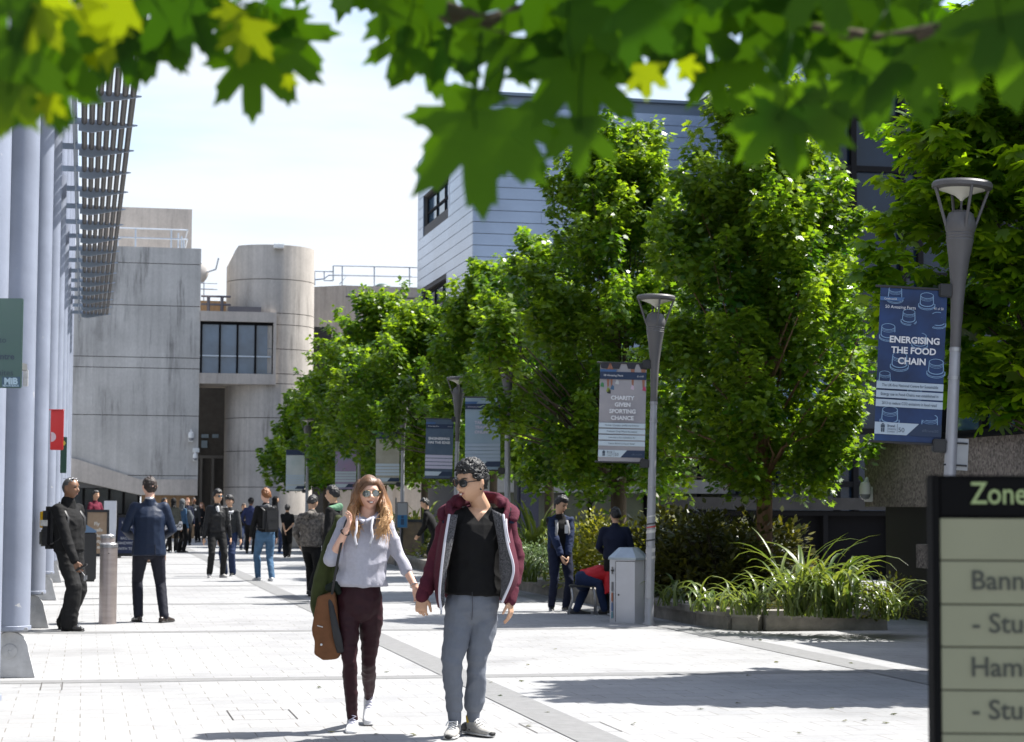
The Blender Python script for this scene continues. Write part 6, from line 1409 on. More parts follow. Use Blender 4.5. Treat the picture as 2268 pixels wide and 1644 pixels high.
# far crowd ------------------------------------------------------
hgt = lambda x, yt, d: P(x, yt, d).z
def stand(x, yf, yt, label, **kw):
    p = G(x, yf); d = V(p).dot(HD); h = hgt(x, yt, d)
    return person(label, p, h=h, vox=kw.pop('vox', .013 if d < 45 else .018), **kw)
p = W((214-CX)*56/F, 56)
person('man in a burgundy sweater leaning on the brown poster board', p, 1.80, 55, hands=((-.12, .25, 1.12), (.12, .27, 1.12)), top=dict(mat=c_burg, hem=0, name='sweater'), legs=dict(mat=c_blk), hair=dict(style='short'), skin='tan', vox=.017, group=grp)
stand(361, 1222, 1104, 'dark-haired woman in a dark coat at the left of the far group', phi=60, female=True, top=dict(mat=c_char, hem=-.25, loose=1.1, name='coat'), legs=dict(mat=c_blk, style='skinny'), hair=dict(style='long', mat=HAIR['black']), skin='tan', shoes=sh_blk, group=grp, feet=((-.06, 0, 0, 5), (.07, .05, 0, 5)))
q2 = stand(383, 1225, 1104, 'woman in a black headscarf seen from behind with an olive rucksack', phi=195, female=True, top=dict(mat=c_blk, hem=-.3, loose=1.12, name='coat'), legs=dict(mat=c_blk, style='straight'), hair=dict(style='hijab', mat=c_blk2), skin='tan', shoes=sh_wht, group=grp, face=False)
backpack(q2, m_oliveb, 'olive patterned rucksack on the woman in the black headscarf', .36, .52, .2)
i = e_info[q2]; o = empty('tote_bag', OM[q2] @ (i['pel']+V((.05, -.26, .02))), -YAW, 'white cloth bag with black letters at the hip of the woman in the black headscarf', 'bag')
b = MB(); b.bbox(-.26, .26, -.03, .03, -.20, .06, .02); b.build('bag', mat('tote_white', (.55, .55, .57), .8), o); b = MB(); b.text('ALLGO', .02, -.12, .15, -.033, 'CENTER', .03); b.build('lettering', M_SOLEB, o)
q3 = stand(401, 1224, 1106, 'woman in a grey headscarf and denim jacket with a shoulder bag', phi=150, female=True, top=dict(mat=c_jean, hem=.0, loose=1.05), legs=dict(mat=c_blk, style='straight'), hair=dict(style='hijab', mat=c_greyh), skin='tan', shoes=sh_blk, group=grp, face=False)
i = e_info[q3]; o = empty('shoulder_bag', OM[q3] @ (i['pel']+V((.22, -.05, .22))), -YAW, 'dark grey shoulder bag on the woman in the denim jacket', 'bag'); b = MB(); limb(b, [(0, 0, .16), (.02, 0, 0), (.01, 0, -.16)], [(.07, .05), (.14, .08), (.10, .06)], side=(1, 0, 0)); b.build('bag', c_greyh, o, smooth='all'); b = MB(); b.tube([(0, 0, .14), (-.12, .0, .38), (-.2, .05, .5)], .012, 6); b.build('strap', m_blk, o)
stand(414, 1208, 1104, 'person with light reddish hair behind the man in the dark sweater', phi=10, female=True, top=dict(mat=c_navyd, hem=0), legs=dict(mat=c_blk), hair=dict(style='short', mat=HAIR['ginger']), skin='fair', group=grp)
g5 = stand(428, 1202, 1103, 'man in a dark sweater with a white badge walking towards the camera', phi=0, feet=((-.10, .12, 0, 5), (.10, -.12, .02, 5)), top=dict(mat=c_char, hem=.0, name='sweater'), legs=dict(mat=c_blk), hair=dict(style='buzz'), skin='brown', shoes=sh_blk, group=grp)
i = e_info[g5]; b = MB(); b.ell((.09, -.15, i['mid'].z-.10), (.035, .012, .04), 8, 6); b.build('badge', M_SOLE, g5)
stand(446, 1201, 1114, 'woman with curly orange hair in black by the dark doorway', phi=-10, female=True, top=dict(mat=c_blk, hem=-.25, name='coat'), legs=dict(mat=c_blk), hair=dict(style='long', mat=HAIR['ginger']), skin='fair', group=grp, hands=((-.1, .2, 1.1), (.1, .2, 1.1)))
t1 = stand(479, 1280, 1089, 'young man in a black quilted jacket and sunglasses looking right', phi=22, head=45, feet=((-.15, .03, 0, 12), (.13, .0, 0, 20)), hands=((-.27, .02, .80), (.27, .05, .82)), top=dict(mat=cloth('quilted_black', (.014, .014, .015), .45, .1, 20, .8, 28), hem=.0, loose=1.08, mat_fold=.013), legs=dict(mat=c_blk2, style='slim', fold=.009), hair=dict(style='short', thick=.016, top=.03), skin='tan', shoes=sh_gry)
glasses(t1, mat('blue_lens', (.03, .09, .13), .05), m_blk, (.025, .019)); i = e_info[t1]
b = MB(); limb(b, [i['mid']+V((.03, -.10, -.06)), i['mid']+V((.015, -.085, .03))], [(.03, .012), (.035, .03)]); b.build('shirt_collar', M_SOLE, t1, smooth='all')
t2 = stand(507, 1276, 1100, 'smiling young man in a charcoal hoodie beside the one in sunglasses', phi=-12, feet=((-.10, 0, 0, 8), (.10, .04, 0, 8)), hands=((-.24, .04, .80), (.27, .03, .83)), top=dict(mat=c_char, hem=.02, loose=1.06, name='hoodie'), legs=dict(mat=c_jeand, style='straight'), hair=dict(style='short', thick=.02, front=.035, top=.012), skin='tan', shoes=sh_dkw)
smile(t2); i = e_info[t2]; b = MB(); limb(b, [i['mid']+V((-.09, -.02, .02)), i['mid']+V((-.05, -.10, .0)), i['mid']+V((.05, -.10, .0)), i['mid']+V((.09, -.02, .02))], [.03]*4); b.build('hood_edge', cloth('pale_grey', (.4, .4, .42)), t2, smooth='all'); b = MB(); b.tube([i['mid']+V((.03, -.135, -.03)), i['mid']+V((.03, -.155, -.22))], .006, 6); b.build('drawstring', M_SOLE, t2)
stand(538, 1218, 1117, 'dark-clothed man with folded arms half hidden by the man in navy', phi=30, hands=((.05, .2, 1.1), (-.05, .2, 1.12)), top=dict(mat=c_blk, hem=0), legs=dict(mat=c_jeand), hair=dict(style='short', mat=HAIR['brown']), skin='tan', group=grp)
stand(554, 1227, 1104, 'man in a navy shirt seen from behind in front of the stair tower', phi=178, feet=((-.10, -.08, 0, 8), (.12, .10, .02, 8)), hands=((-.20, .14, .95), (.20, .14, .95)), top=dict(mat=cloth('navy_check', (.022, .030, .085)), hem=-.05, name='shirt'), legs=dict(mat=c_blk), hair=dict(style='cap', capmat=c_blk), skin='brown', shoes=sh_blk, group=grp, face=False)
r_ = stand(587, 1287, 1087, 'red-haired youth in blue jeans and white shoes walking away with a black backpack', phi=205, head=228, feet=((-.08, -.16, .0, 5), (.10, .13, 0, 8)), hands=((-.22, .02, .84), (.26, .14, .86)), top=dict(mat=c_blk, hem=.04, name='jacket'), legs=dict(mat=c_jean, style='slim', fold=.009), hair=dict(style='short', mat=HAIR['ginger'], thick=.014, top=.028, nape=-.04), skin='fair', shoes=sh_wht)
i = e_info[r_]; b = MB(); limb(b, [i['mid']+i['s']*.11+V((0, 0, .03)), i['mid']-i['f']*.10+V((0, 0, .05)), i['mid']-i['s']*.11+V((0, 0, .03)), i['mid']+i['f']*.09-i['s']*.04-V((0, 0, .03))], [.034, .045, .034, .026]); remesh(b, 'hood', cloth('hood_grey', (.16, .16, .165)), r_, .012, 3)
backpack(r_, m_packb, 'black quilted backpack on the red-haired youth', .30, .46, .17, shift=-.03)
stand(607, 1228, 1100, 'person in a black headscarf just right of the red-haired youth', phi=100, female=True, feet=((-.05, .16, 0, 5), (.05, -.16, .03, 5)), top=dict(mat=c_blk, hem=-.15, name='coat'), legs=dict(mat=c_jeand), hair=dict(style='hijab', mat=c_blk), skin='tan', shoes=sh_blu, group=grp, face=False)
stand(635, 1235, 1119, 'man in black seen from behind with hands clasped at his back', phi=180, feet=((-.06, 0, 0, 5), (.06, .02, 0, 5)), hands=((-.05, -.17, .93), (.05, -.17, .86)), elbow=((1, .3, -.2), (-1, .3, -.2)), top=dict(mat=c_blk, hem=0, name='shirt', sleeve=(.35, .35), loose=1.08), legs=dict(mat=c_blk, style='straight'), hair=dict(style='short', thick=.008), skin='tan', shoes=sh_blk, face=False, group=grp)
cm = stand(688, 1322, 1100, 'man in a camouflage jacket and striped track trousers walking away', phi=165, head=150, pitch=18, feet=((-.05, -.17, .05, 8), (.07, .17, 0, 8)), hands=((-.25, .18, .92), (.25, .1, .90)), top=dict(mat=m_camo, hem=-.10, loose=1.14, mat_fold=.018), legs=dict(mat=c_blk, style='slim', fold=.008), hair=dict(style='short', thick=.010, nape=-.05), skin='tan', shoes=sh_blk, face=False, bulk=1.06)
i = e_info[cm]; b = MB(); limb(b, [i['mid']+i['s']*.14+V((0, 0, .0)), i['mid']-i['f']*.11+V((0, 0, .03)), i['mid']-i['s']*.14], [.045, .075, .045]); remesh(b, 'hood', m_camo, cm, .012, 3, .008)
j_ = i['j']
for n in 'ab':
    sg = 1 if n == 'b' else -1; b = MB(); o_ = i['s']*sg*.085*i['k']
    limb(b, [j_['h'+n]+o_*1.2, j_['h'+n].lerp(j_['k'+n], .5)+o_*1.1, j_['k'+n]+o_*.82, j_['k'+n].lerp(j_['a'+n], .5)+o_*.80, j_['a'+n]+o_*.72], [(.006, .013)]*5, side=i['s'], n=8); b.build('stripe', M_SOLE, cm, smooth='all')
p = W((742-CX)*30/F, 30)
gh = person('dark-haired man with a pale green hood, behind the woman\'s shoulder', p, hgt(742, 1080, 30), 250, head=252, top=dict(mat=c_blk, hem=0), legs=dict(mat=c_blk), hair=dict(style='short', thick=.012, nape=-.05), skin='tan', vox=.012, feet=((-.08, .15, 0, 5), (.08, -.15, .02, 5)))
i = e_info[gh]; b = MB(); limb(b, [i['mid']+i['s']*.12+V((0, 0, .03)), i['mid']-i['f']*.10+V((0, 0, .06)), i['mid']-i['s']*.12+V((0, 0, .03)), i['mid']+i['f']*.10], [.045, .06, .045, .03]); remesh(b, 'hood', cloth('mint_hood', (.13, .26, .16)), gh, .012, 3, .006)
p = W((962-CX)*43/F, 43)
person('person in black bending forward in the tree shade beyond the couple', p, 1.60, 265, lean=(0, .16), pitch=20, top=dict(mat=c_blk, hem=0), legs=dict(mat=c_blk), hair=dict(style='short'), skin='tan', vox=.016, hands=((-.1, .35, .9), (.1, .35, .9)), hip=(0, -.08, 0))
# by the planter ------------------------------------------------
r1 = stand(1240, 1354, 1103, 'young man in a navy zip hoodie looking down, hands clasped in front', phi=14, head=48, pitch=24, feet=((-.15, .05, 0, 14), (.10, -.02, 0, 16)), hands=((-.04, .21, .86), (.07, .22, .85)), top=dict(mat=c_blk, hem=.02, loose=1.0, name='shirt', mat_fold=.004), legs=dict(mat=c_navyd, style='slim', fold=.008), hair=dict(style='short', thick=.02, top=.02), skin='tan', shoes=sh_dkw, vox=.010)
i = e_info[r1]; k_1 = i['k']; j_ = i['j']
b = MB(); u = V((0, 0, 1)); pel, mid = i['pel'], i['mid']
limb(b, [pel.lerp(mid, .0)-i['f']*-.0+i['f']*-.035, pel.lerp(mid, .5)-i['f']*.035, pel.lerp(mid, .85)-i['f']*.03, mid-i['f']*.01+u*.015], [(.195*k_1, .12*k_1), (.19*k_1, .12*k_1), (.20*k_1, .115*k_1), (.14*k_1, .07*k_1)], side=i['s'])
for n in 'ab': limb(b, [mid-u*.035, j_['s'+n], j_['s'+n].lerp(j_['e'+n], .5), j_['e'+n], j_['e'+n].lerp(j_['w'+n], .85)], [.07*k_1, .072*k_1, .07*k_1, .066*k_1, .05*k_1])
limb(b, [mid+i['s']*.10+u*.03, mid-i['f']*.07+u*.06, mid-i['s']*.10+u*.03], [.035, .045, .035])
remesh(b, 'hoodie', c_navy, r1, .010, 4, .008)
for sg, wd in ((-1, .022), (1, .02)):
    b = MB(); q = i['s']*sg; limb(b, [mid+q*.075+i['f']*.08+u*.0, mid+q*.085+i['f']*.135-u*.10, pel.lerp(mid, .5)+q*.095+i['f']*.130, pel.lerp(mid, .2)+q*.10+i['f']*.12], [(wd, .008), (wd, .008), (wd*.8, .008), (.006, .006)], side=i['s'], n=8); b.build('lining_strip', cloth('pale_lining', (.30, .30, .31)), r1, smooth='all')
b = MB(); b.bbox(mid.x+.06, mid.x+.11, mid.y-.155, mid.y-.14, mid.z-.18, mid.z-.06, .004); b.build('shirt_logo', M_SOLE, r1)
r2 = stand(1362, 1362, 1128, 'man in dark navy with his back turned, standing behind the litter bin', phi=172, head=200, feet=((-.07, -.05, 0, 10), (.10, .05, 0, 10)), hands=((-.16, .25, 1.0), (.18, .25, 1.0)), top=dict(mat=c_navyd, hem=0, loose=1.08), legs=dict(mat=c_blk2, style='slim'), hair=dict(style='short', thick=.01, nape=-.05), skin='tan', shoes=sh_dkw, face=False, bulk=1.12)
pb = G(1292, 1360); ds = V(pb).dot(HD); q_ = lambda x, y, dy=0.0: V(((x-1292)*ds/F, dy, P(x, y, ds).z))
ch = empty('chair', pb, -YAW, 'light metal chair under the crouching person in red', 'chair')
b = MB(); b.bbox(-.20, .16, -.18, .18, .37, .40, .012); b.build('seat', mat('chair_seat', (.03, .03, .03), .5), ch)
for x in (-.17, .13):
    for y in (-.16, .16): b = MB(); b.tube([(x, y, .372), (x*1.02+.03, y, .2), (x*1.25, y, .0)], .012, 8); b.build('leg', m_steel, ch, smooth='all')
Jr = dict(pel=q_(1290, 1283), ha=q_(1288, 1284, -.10), hb=q_(1288, 1284, .10), ka=q_(1325, 1292, -.14), kb=q_(1303, 1288, .14), aa=q_(1338, 1348, -.12), ab=q_(1277, 1350, .02), nk=q_(1352, 1262, .05), sa=q_(1348, 1268, -.13), sb=q_(1348, 1268, .20), wa=q_(1372, 1296, -.10), wb=q_(1374, 1296, .2), hd=q_(1374, 1262, .06))
person('crouching person in a red jacket on a chair, half hidden by the standing man', pb, 1.70, 90, pitch=35, J=Jr, top=dict(mat=c_red, hem=.0, loose=1.12), legs=dict(mat=c_jeand, style='slim', waist=0), skin='tan', vox=.011, shoes=sh_blk)
# ------------------------------------------------------------------ the couple walking hand in hand
def ribbon(name, A, B, mt, parent, t=.006, n=1):
    b = MB(); k = len(A); rows = []
    for q in range(n+1): rows.append([a.lerp(c, q/n) for a, c in zip(A, B)])
    vs = [p for r in rows for p in r]; bm = bmesh.new(); bv = [bm.verts.new(p) for p in vs]
    for q in range(n):
        for i in range(k-1): bm.faces.new((bv[q*k+i], bv[q*k+i+1], bv[(q+1)*k+i+1], bv[(q+1)*k+i]))
    bmesh.ops.recalc_face_normals(bm, faces=bm.faces[:]); bmesh.ops.solidify(bm, geom=bm.faces[:], thickness=t)
    b.bm(bm); return b.build(name, mt, parent, smooth='all')
def smoothline(pts, n=5):
    pts = [V(p) for p in pts]; out = []
    for i in range(len(pts)-1):
        p0, p1, p2, p3 = pts[max(i-1, 0)], pts[i], pts[i+1], pts[min(i+2, len(pts)-1)]
        for q in range(n):
            t = q/n; out.append(.5*((2*p1)+(p2-p0)*t+(2*p0-5*p1+4*p2-p3)*t*t+(3*p1-p0-3*p2+p3)*t**3))
    out.append(pts[-1]); return out
# ---- man
bm_ = G(1036, 1633); dm = V(bm_).dot(HD)
def pm(x, y, dy=0.0): return V(((x-1036)*(dm+dy)/F, dy, P(x, y, dm+dy).z))
c_tee = cloth('tee_black', (.0055, .0055, .006), .9, .1, 9, .2, 40); c_mar = cloth('maroon_marl', (.078, .014, .027), .9, .18, 60, .25, 70); c_jog = cloth('grey_jersey', (.140, .155, .185), .9, .05, 20, .2, 60)
def marl():
    m = bpy.data.materials.new('cloth_marl'); m.use_nodes = True; t = m.node_tree; b = t.nodes['Principled BSDF']; tcn = N(t, 'ShaderNodeTexCoord')
    n = N(t, 'ShaderNodeTexNoise', i_Scale=190.0, i_Detail=2.0); t.links.new(tcn.outputs['Object'], n.inputs['Vector']); cr_ = N(t, 'ShaderNodeValToRGB'); t.links.new(n.outputs[0], cr_.inputs[0])
    cr_.color_ramp.elements[0].position = .40; cr_.color_ramp.elements[1].position = .62; cr_.color_ramp.elements[0].color = (.012, .012, .015, 1); cr_.color_ramp.elements[1].color = (.13, .13, .14, 1)
    t.links.new(cr_.outputs[0], b.inputs['Base Color']); b.inputs['Roughness'].default_value = .95; return m
m_marl = marl(); m_zip = mat('zip_white', (.56, .56, .62), .6)
JM = dict(pel=pm(1048, 1330, .02), ha=pm(1019, 1350, .02), hb=pm(1072, 1350, .03), ka=pm(1001, 1466, -.05), kb=pm(1055, 1464, .03), aa=pm(1007, 1602, .03), ab=pm(1046, 1597, .12),
          ta=V((-.16, -1, 0)).normalized(), tb=V((.62, -.78, 0)).normalized(), la=0.0, lb=0.0,
          nk=pm(1062, 1122, .04), sa=pm(994, 1146, .03), sb=pm(1116, 1142, .04), ea=pm(963, 1242, .09), eb=pm(1139, 1240, .08), wa=pm(935, 1318, -.02), wb=pm(1128, 1326, -.04),
          hd=pm(1041, 1069, -.035), tha=V((1, -.2, 0)), thb=V((-.3, -1, 0)))
zv = pm(1057, 1155); vx = zv.x; vz = zv.z
MAN = person('young man in dark sunglasses, open maroon hoodie and grey joggers, holding the woman\'s hand', bm_, 1.80, 0, J=JM, head=-47, pitch=9, roll=-3, hs=1.06,
    top=dict(mat=c_tee, name='t_shirt', hem=.075, loose=1.04, sleeve=(.06, .06), collar=False, mat_fold=.008, cut=lambda c, n: c.y < .07 and c.z > vz+1.25*abs(c.x-vx), planes=((V((vx, 0, vz)), V((1.25, 0, -1))), (V((vx, 0, vz)), V((-1.25, 0, -1)))), flare=1.02),
    legs=dict(mat=c_jog, style='jogger', waist=.02, hip=.92, fold=.014, fs=(7, 7, 12), up=.10), shoes=dict(mat=mat('shoe_stone', (.34, .33, .31), .7, .15, 60), sole=mat('shoe_sole_pale', (.50, .50, .49), .5)),
    hair=dict(style='none'), skin='tan', vox=.0065, curl=(1.15, .6), face=False, hdir=((-.12, -.12, -1), (.06, -.12, -1)), bulk=1.03)
i = e_info[MAN]; HM = i['HM']; hk = i['hk']; u = V((0, 0, 1)); j_ = i['j']
T = lambda x, y, z: HM @ V((x*hk, y*hk, z*hk))
m_curl = hairmat('curly_black', (.009, .009, .0095))
hc = hair_cap('hair', m_curl, MAN, HM, hk, thick=.012, top=.024, front=.060, side=.004, nape=-.058, rough=.010, nscale=60, sideburn=.045)
rg = random.Random(4); b = MB()
for q in range(150):                                          # loose curls over the cap
    a = rg.uniform(0, 2*math.pi); el = rg.uniform(.15, 1.5); d = V((math.cos(a)*math.cos(el), math.sin(a)*math.cos(el), math.sin(el)))
    if d.y > .35 and d.z < .52: continue
    if abs(d.x) > .6 and d.z < .25: continue
    c = V((d.x*.086, d.y*.106-.002, d.z*.132+.004)); t1 = d.orthogonal().normalized(); t2 = d.cross(t1); ph = rg.uniform(0, 6.28); r0 = rg.uniform(.009, .016); pts = []
    for w in range(7):
        a2 = ph+w*.85; pts.append(T(*(c+(t1*math.cos(a2)+t2*math.sin(a2))*r0+d*(.004*w*.6))))
    limb(b, pts, [.0055, .0075, .0075, .007, .0065, .006, .003], n=6)
b.build('curls', m_curl, hc, smooth='all')
glasses(MAN, M_LENS, mat('black_acetate', (.01, .01, .011), .15), (.027, .021)); smile(MAN, .024, .0085)
b = MB(); [limb(b, [T(sg*.016, .089, .036), T(sg*.034, .088, .040), T(sg*.052, .077, .036)], [.0018, .0032, .0018], n=6) for sg in (-1, 1)]; b.build('eyebrow', m_curl, MAN, smooth='all')
b = MB(); b.ell(T(-.083, .004, -.035), (.007, .007, .007), 10, 8); b.ell(T(.083, .004, -.035), (.007, .007, .007), 10, 8); b.build('ear_stud', M_SOLEB, MAN, smooth='all')
# hoodie: sleeves, back and sides
b = MB(); mid, pel = i['mid'], i['pel']
limb(b, [pel.lerp(mid, .02)+V((-.002, .075, 0)), pel.lerp(mid, .4)+V((0, .07, 0)), pel.lerp(mid, .75)+V((0, .06, 0)), pel.lerp(mid, .93)+V((0, .035, 0)), mid+V((0, .03, .01))], [(.192, .105), (.186, .105), (.186, .10), (.175, .10), (.11, .07)], side=(1, 0, 0), cap='end')
for n, sg in (('a', -1), ('b', 1)):
    S, E, Wr = j_['s'+n], j_['e'+n], j_['w'+n]
    limb(b, [mid+V((sg*.08, .03, -.02)), S+V((0, .01, 0))], [.064, .068]); limb(b, [S, S.lerp(E, .5), E, E.lerp(Wr, .45), E.lerp(Wr, .80)], [.062, .057, .055, .051, .046])
hd = remesh(b, 'hoodie', c_mar, MAN, .008, 4, .015, fscale=(7, 7, 12), seed=3)
for n in 'ab':
    E, Wr = j_['e'+n], j_['w'+n]; b = MB(); limb(b, [E.lerp(Wr, .78), E.lerp(Wr, .84), Wr+(Wr-E).normalized()*.012], [.049, .046, .043]); remesh(b, 'cuff', c_mar, hd, .007, 3, .003, fscale=(40, 40, 6))
b = MB(); U_ = [pm(999, 1152, -.10), pm(990, 1128, -.06), pm(1003, 1108, .03), pm(1040, 1098, .13), pm(1086, 1098, .13), pm(1116, 1112, .03), pm(1120, 1132, -.06), pm(1110, 1154, -.105)]
U_ = smoothline(U_, 3); limb(b, U_, [(.020, .013)]*2+[(.027, .016)]*(len(U_)-4)+[(.020, .013)]*2, side=(0, 0, 1), n=12)
U2 = smoothline([pm(1012, 1112, .0), pm(1040, 1106, .16), pm(1090, 1106, .16), pm(1106, 1116, .0)], 4); limb(b, U2, [(.036, .026)]*len(U2), side=(0, 0, 1))
U3 = [V((p.x+(.045 if p.x > mid.x else -.045)*min(1, abs(p.x-mid.x)/.08), p.y+.02, p.z-.035)) for p in U_[2:-2]]; limb(b, U3, [(.012, .030)]*len(U3), side=(0, 0, 1), n=12)
remesh(b, 'hood', c_mar, hd, .008, 4, .009, fscale=(9, 9, 16), seed=5)
zl = smoothline([pm(993, 1140, -.125), pm(984, 1200, -.175), pm(976, 1271, -.185), pm(973, 1317, -.175), pm(977, 1350, -.16)]); il = smoothline([pm(1012, 1140, -.10), pm(1001, 1205, -.14), pm(988, 1271, -.145), pm(984, 1310, -.14), pm(984, 1340, -.13)]); ol = smoothline([pm(978, 1146, -.04), pm(966, 1205, -.04), pm(958, 1271, -.03), pm(962, 1317, -.02), pm(968, 1345, -.01)])
zr = smoothline([pm(1112, 1140, -.125), pm(1122, 1203, -.175), pm(1135, 1251, -.185), pm(1132, 1284, -.18), pm(1111, 1334, -.15)]); ir = smoothline([pm(1086, 1128, -.10), pm(1101, 1205, -.13), pm(1104, 1262, -.135), pm(1108, 1290, -.13), pm(1106, 1322, -.125)]); orr = smoothline([pm(1124, 1146, -.04), pm(1136, 1203, -.03), pm(1146, 1251, -.02), pm(1146, 1290, -.01), pm(1128, 1335, -.01)])
ribbon('lining', il, zl, m_marl, hd, .006, 3); ribbon('lining', ir, zr, m_marl, hd, .006, 3)
F_ = V((0, -.004, 0)); ribbon('front_panel', [p+F_ for p in zl], ol, c_mar, hd, .008, 3); ribbon('front_panel', [p+F_ for p in zr], orr, c_mar, hd, .008, 3)
for z_ in (zl, zr):
    b = MB(); limb(b, [p+V((0, -.008, 0)) for p in z_], [(.0085, .004)]*len(z_), side=(1, 0, 0), n=8); b.build('zip', m_zip, hd, smooth='all')
b = MB(); p = zl[-1]; limb(b, [p, p+V((0, -.01, -.03))], [.005, .006], n=8); b.build('zip_pull', m_steel, hd, smooth='all')
for x0, x1, y0, y1 in ((1119, 1127, 1150, 1203),): b = MB(); b.tube(smoothline([pm(x0, y0, -.15), pm(x0+2, (y0+y1)/2, -.19), pm(x1, y1, -.19)]), .0055, 6); b.build('drawstring', m_zip, hd, smooth='all')
b = MB(); b.tube([pel+V((-.01, -.135, .06)), pel+V((-.008, -.132, -.05)), pel+V((-.012, -.10, -.12))], .0022, 5); b.build('seam', cloth('seam_grey', (.06, .06, .07)), MAN)
for n in 'ab':
    A, K = j_['a'+n], j_['k'+n]; d_ = (K-A).normalized(); b = MB(); limb(b, [A+d_*.005, A+d_*.03, A+d_*.085], [.040, .043, .045], n=20); remesh(b, 'ankle_cuff', c_jog, MAN, .006, 2, .003, fscale=(60, 60, 4))
for n in 'ab':                                                # laces and dark heel panels of the trainers
    A, Tt = j_['a'+n], j_['t'+n]; sd = V((-Tt.y, Tt.x, 0)); kk = i['k']; g0 = V((A.x, A.y, A.z-.085*kk)); b = MB()
    for q in range(5):
        c = g0+Tt*(.055+.020*q)*kk+u*(.096-.0115*q)*kk; limb(b, [c-sd*.026*kk-u*.008, c+u*.005, c+sd*.026*kk-u*.008], [.0042, .005, .0042], n=6)
    limb(b, [g0+Tt*.05*kk+u*.10*kk, g0+Tt*.075*kk+sd*.03*kk+u*.105*kk, g0+Tt*.10*kk+sd*.035*kk+u*.085*kk], [.004]*3, n=6); limb(b, [g0+Tt*.05*kk+u*.10*kk, g0+Tt*.075*kk-sd*.03*kk+u*.10*kk, g0+Tt*.09*kk-sd*.038*kk+u*.08*kk], [.004]*3, n=6)
    b.build('laces', M_SOLE, MAN, smooth='all')
    b = MB(); limb(b, [g0-Tt*.068*kk+u*.04*kk, g0-Tt*.035*kk+u*.048*kk, g0+Tt*.012*kk+u*.035*kk], [(.036*kk, .034*kk), (.0395*kk, .036*kk), (.041*kk, .020*kk)], side=sd); b.build('heel_panel', mat('shoe_charcoal', (.03, .03, .032), .6), MAN, smooth='all')
    b = MB(); limb(b, [g0+Tt*.165*kk+u*.020*kk, g0+Tt*.203*kk+u*.022*kk], [(.038*kk, .017*kk), (.024*kk, .014*kk)], side=sd); b.build('toe_cap', M_SOLEB, MAN, smooth='all')
b = MB(); A = j_['ab']; limb(b, [A+V((-.03, -.02, .0)), A+V((-.034, -.015, .03))], [.012, .012]); b.build('sock', mat('sock_yellow', (.55, .36, .01), .8), MAN, smooth='all')
backpack(MAN, c_navyd, 'navy backpack behind the man in the maroon hoodie, only its straps and an edge showing', .36, .46, .16, -.06, straps=False)
bpk = [o for o in bpy.data.objects if o.name.startswith('backpack') and 'maroon' in o.get('label', '')][0]
for x_, w_ in ((984, -.01), (1130, .01)):
    b = MB(); limb(b, [pm(x_, 1158, -.075), pm(x_, 1140, -.03), pm(x_-w_*100, 1131, .05), pm(x_, 1150, .16)], [(.020, .007)]*4, side=(1, 0, 0), n=8); b.build('strap', c_navyd, bpk, smooth='all')
# ---- woman
bw = G(785, 1622); dw = V(bw).dot(HD)
def pw(x, y, dy=0.0): return V(((x-785)*(dw+dy)/F, dy, P(x, y, dw+dy).z))
c_hood = cloth('grey_marl_hoodie', (.42, .42, .48), .95, .06, 60, .25, 80); c_wine = cloth('wine_jeans', (.021, .0055, .009), .6, 0, 14, .2, 90, col2=(.030, .0065, .011))
JW = dict(pel=pw(791, 1326, .05), ha=pw(766, 1342, .05), hb=pw(819, 1342, .06), ka=pw(773, 1464, -.03), kb=pw(811, 1466, .16), aa=pw(778, 1596, .10), ab=pw(803, 1546, .55), ta=V((.02, -1, 0)).normalized(), tb=V((.06, -1, 0)).normalized(), la=0.0, lb=.115,
          nk=pw(808, 1148, .03), sa=pw(761, 1167, .03), sb=pw(846, 1164, .05), ea=pw(733, 1238, -.05), eb=pw(877, 1229, .08), wa=pw(766, 1174, -.15), wb=pw(917, 1302, -.03), hd=pw(812, 1095, .005), tha=V((.5, -.8, .2)), thb=V((1, -.1, 0)))
JW['ab'].z = max(JW['ab'].z, .17)
WOM = person('smiling woman with long wavy hair, mirrored sunglasses, grey cropped hoodie and wine-red jeans', bw, 1.66, 0, J=JW, head=13, pitch=0, roll=2, female=True, hs=.97,
    top=dict(mat=c_hood, name='hoodie', hem=.205, loose=1.10, sleeve=(.5, .735), collar=False, mat_fold=.017, flare=1.03, fs=(7, 7, 8)), legs=dict(mat=c_wine, style='skinny', waist=.12, fold=.007, fs=(11, 11, 20), up=.012),
    shoes=dict(mat=mat('canvas_white', (.68, .68, .70), .8, .04, 40), sole=mat('sole_white', (.62, .62, .63), .5)), hair=dict(style='none'), skin='fair', vox=.0065, face=False, curl=(.8, 1.2), hdir=((.35, .30, 1), (.30, .0, -1)), hip=(0, 0, 0))
i = e_info[WOM]; HM = i['HM']; hk = i['hk']; j_ = i['j']; mid, pel = i['mid'], i['pel']
T = lambda x, y, z: HM @ V((x*hk, y*hk, z*hk))
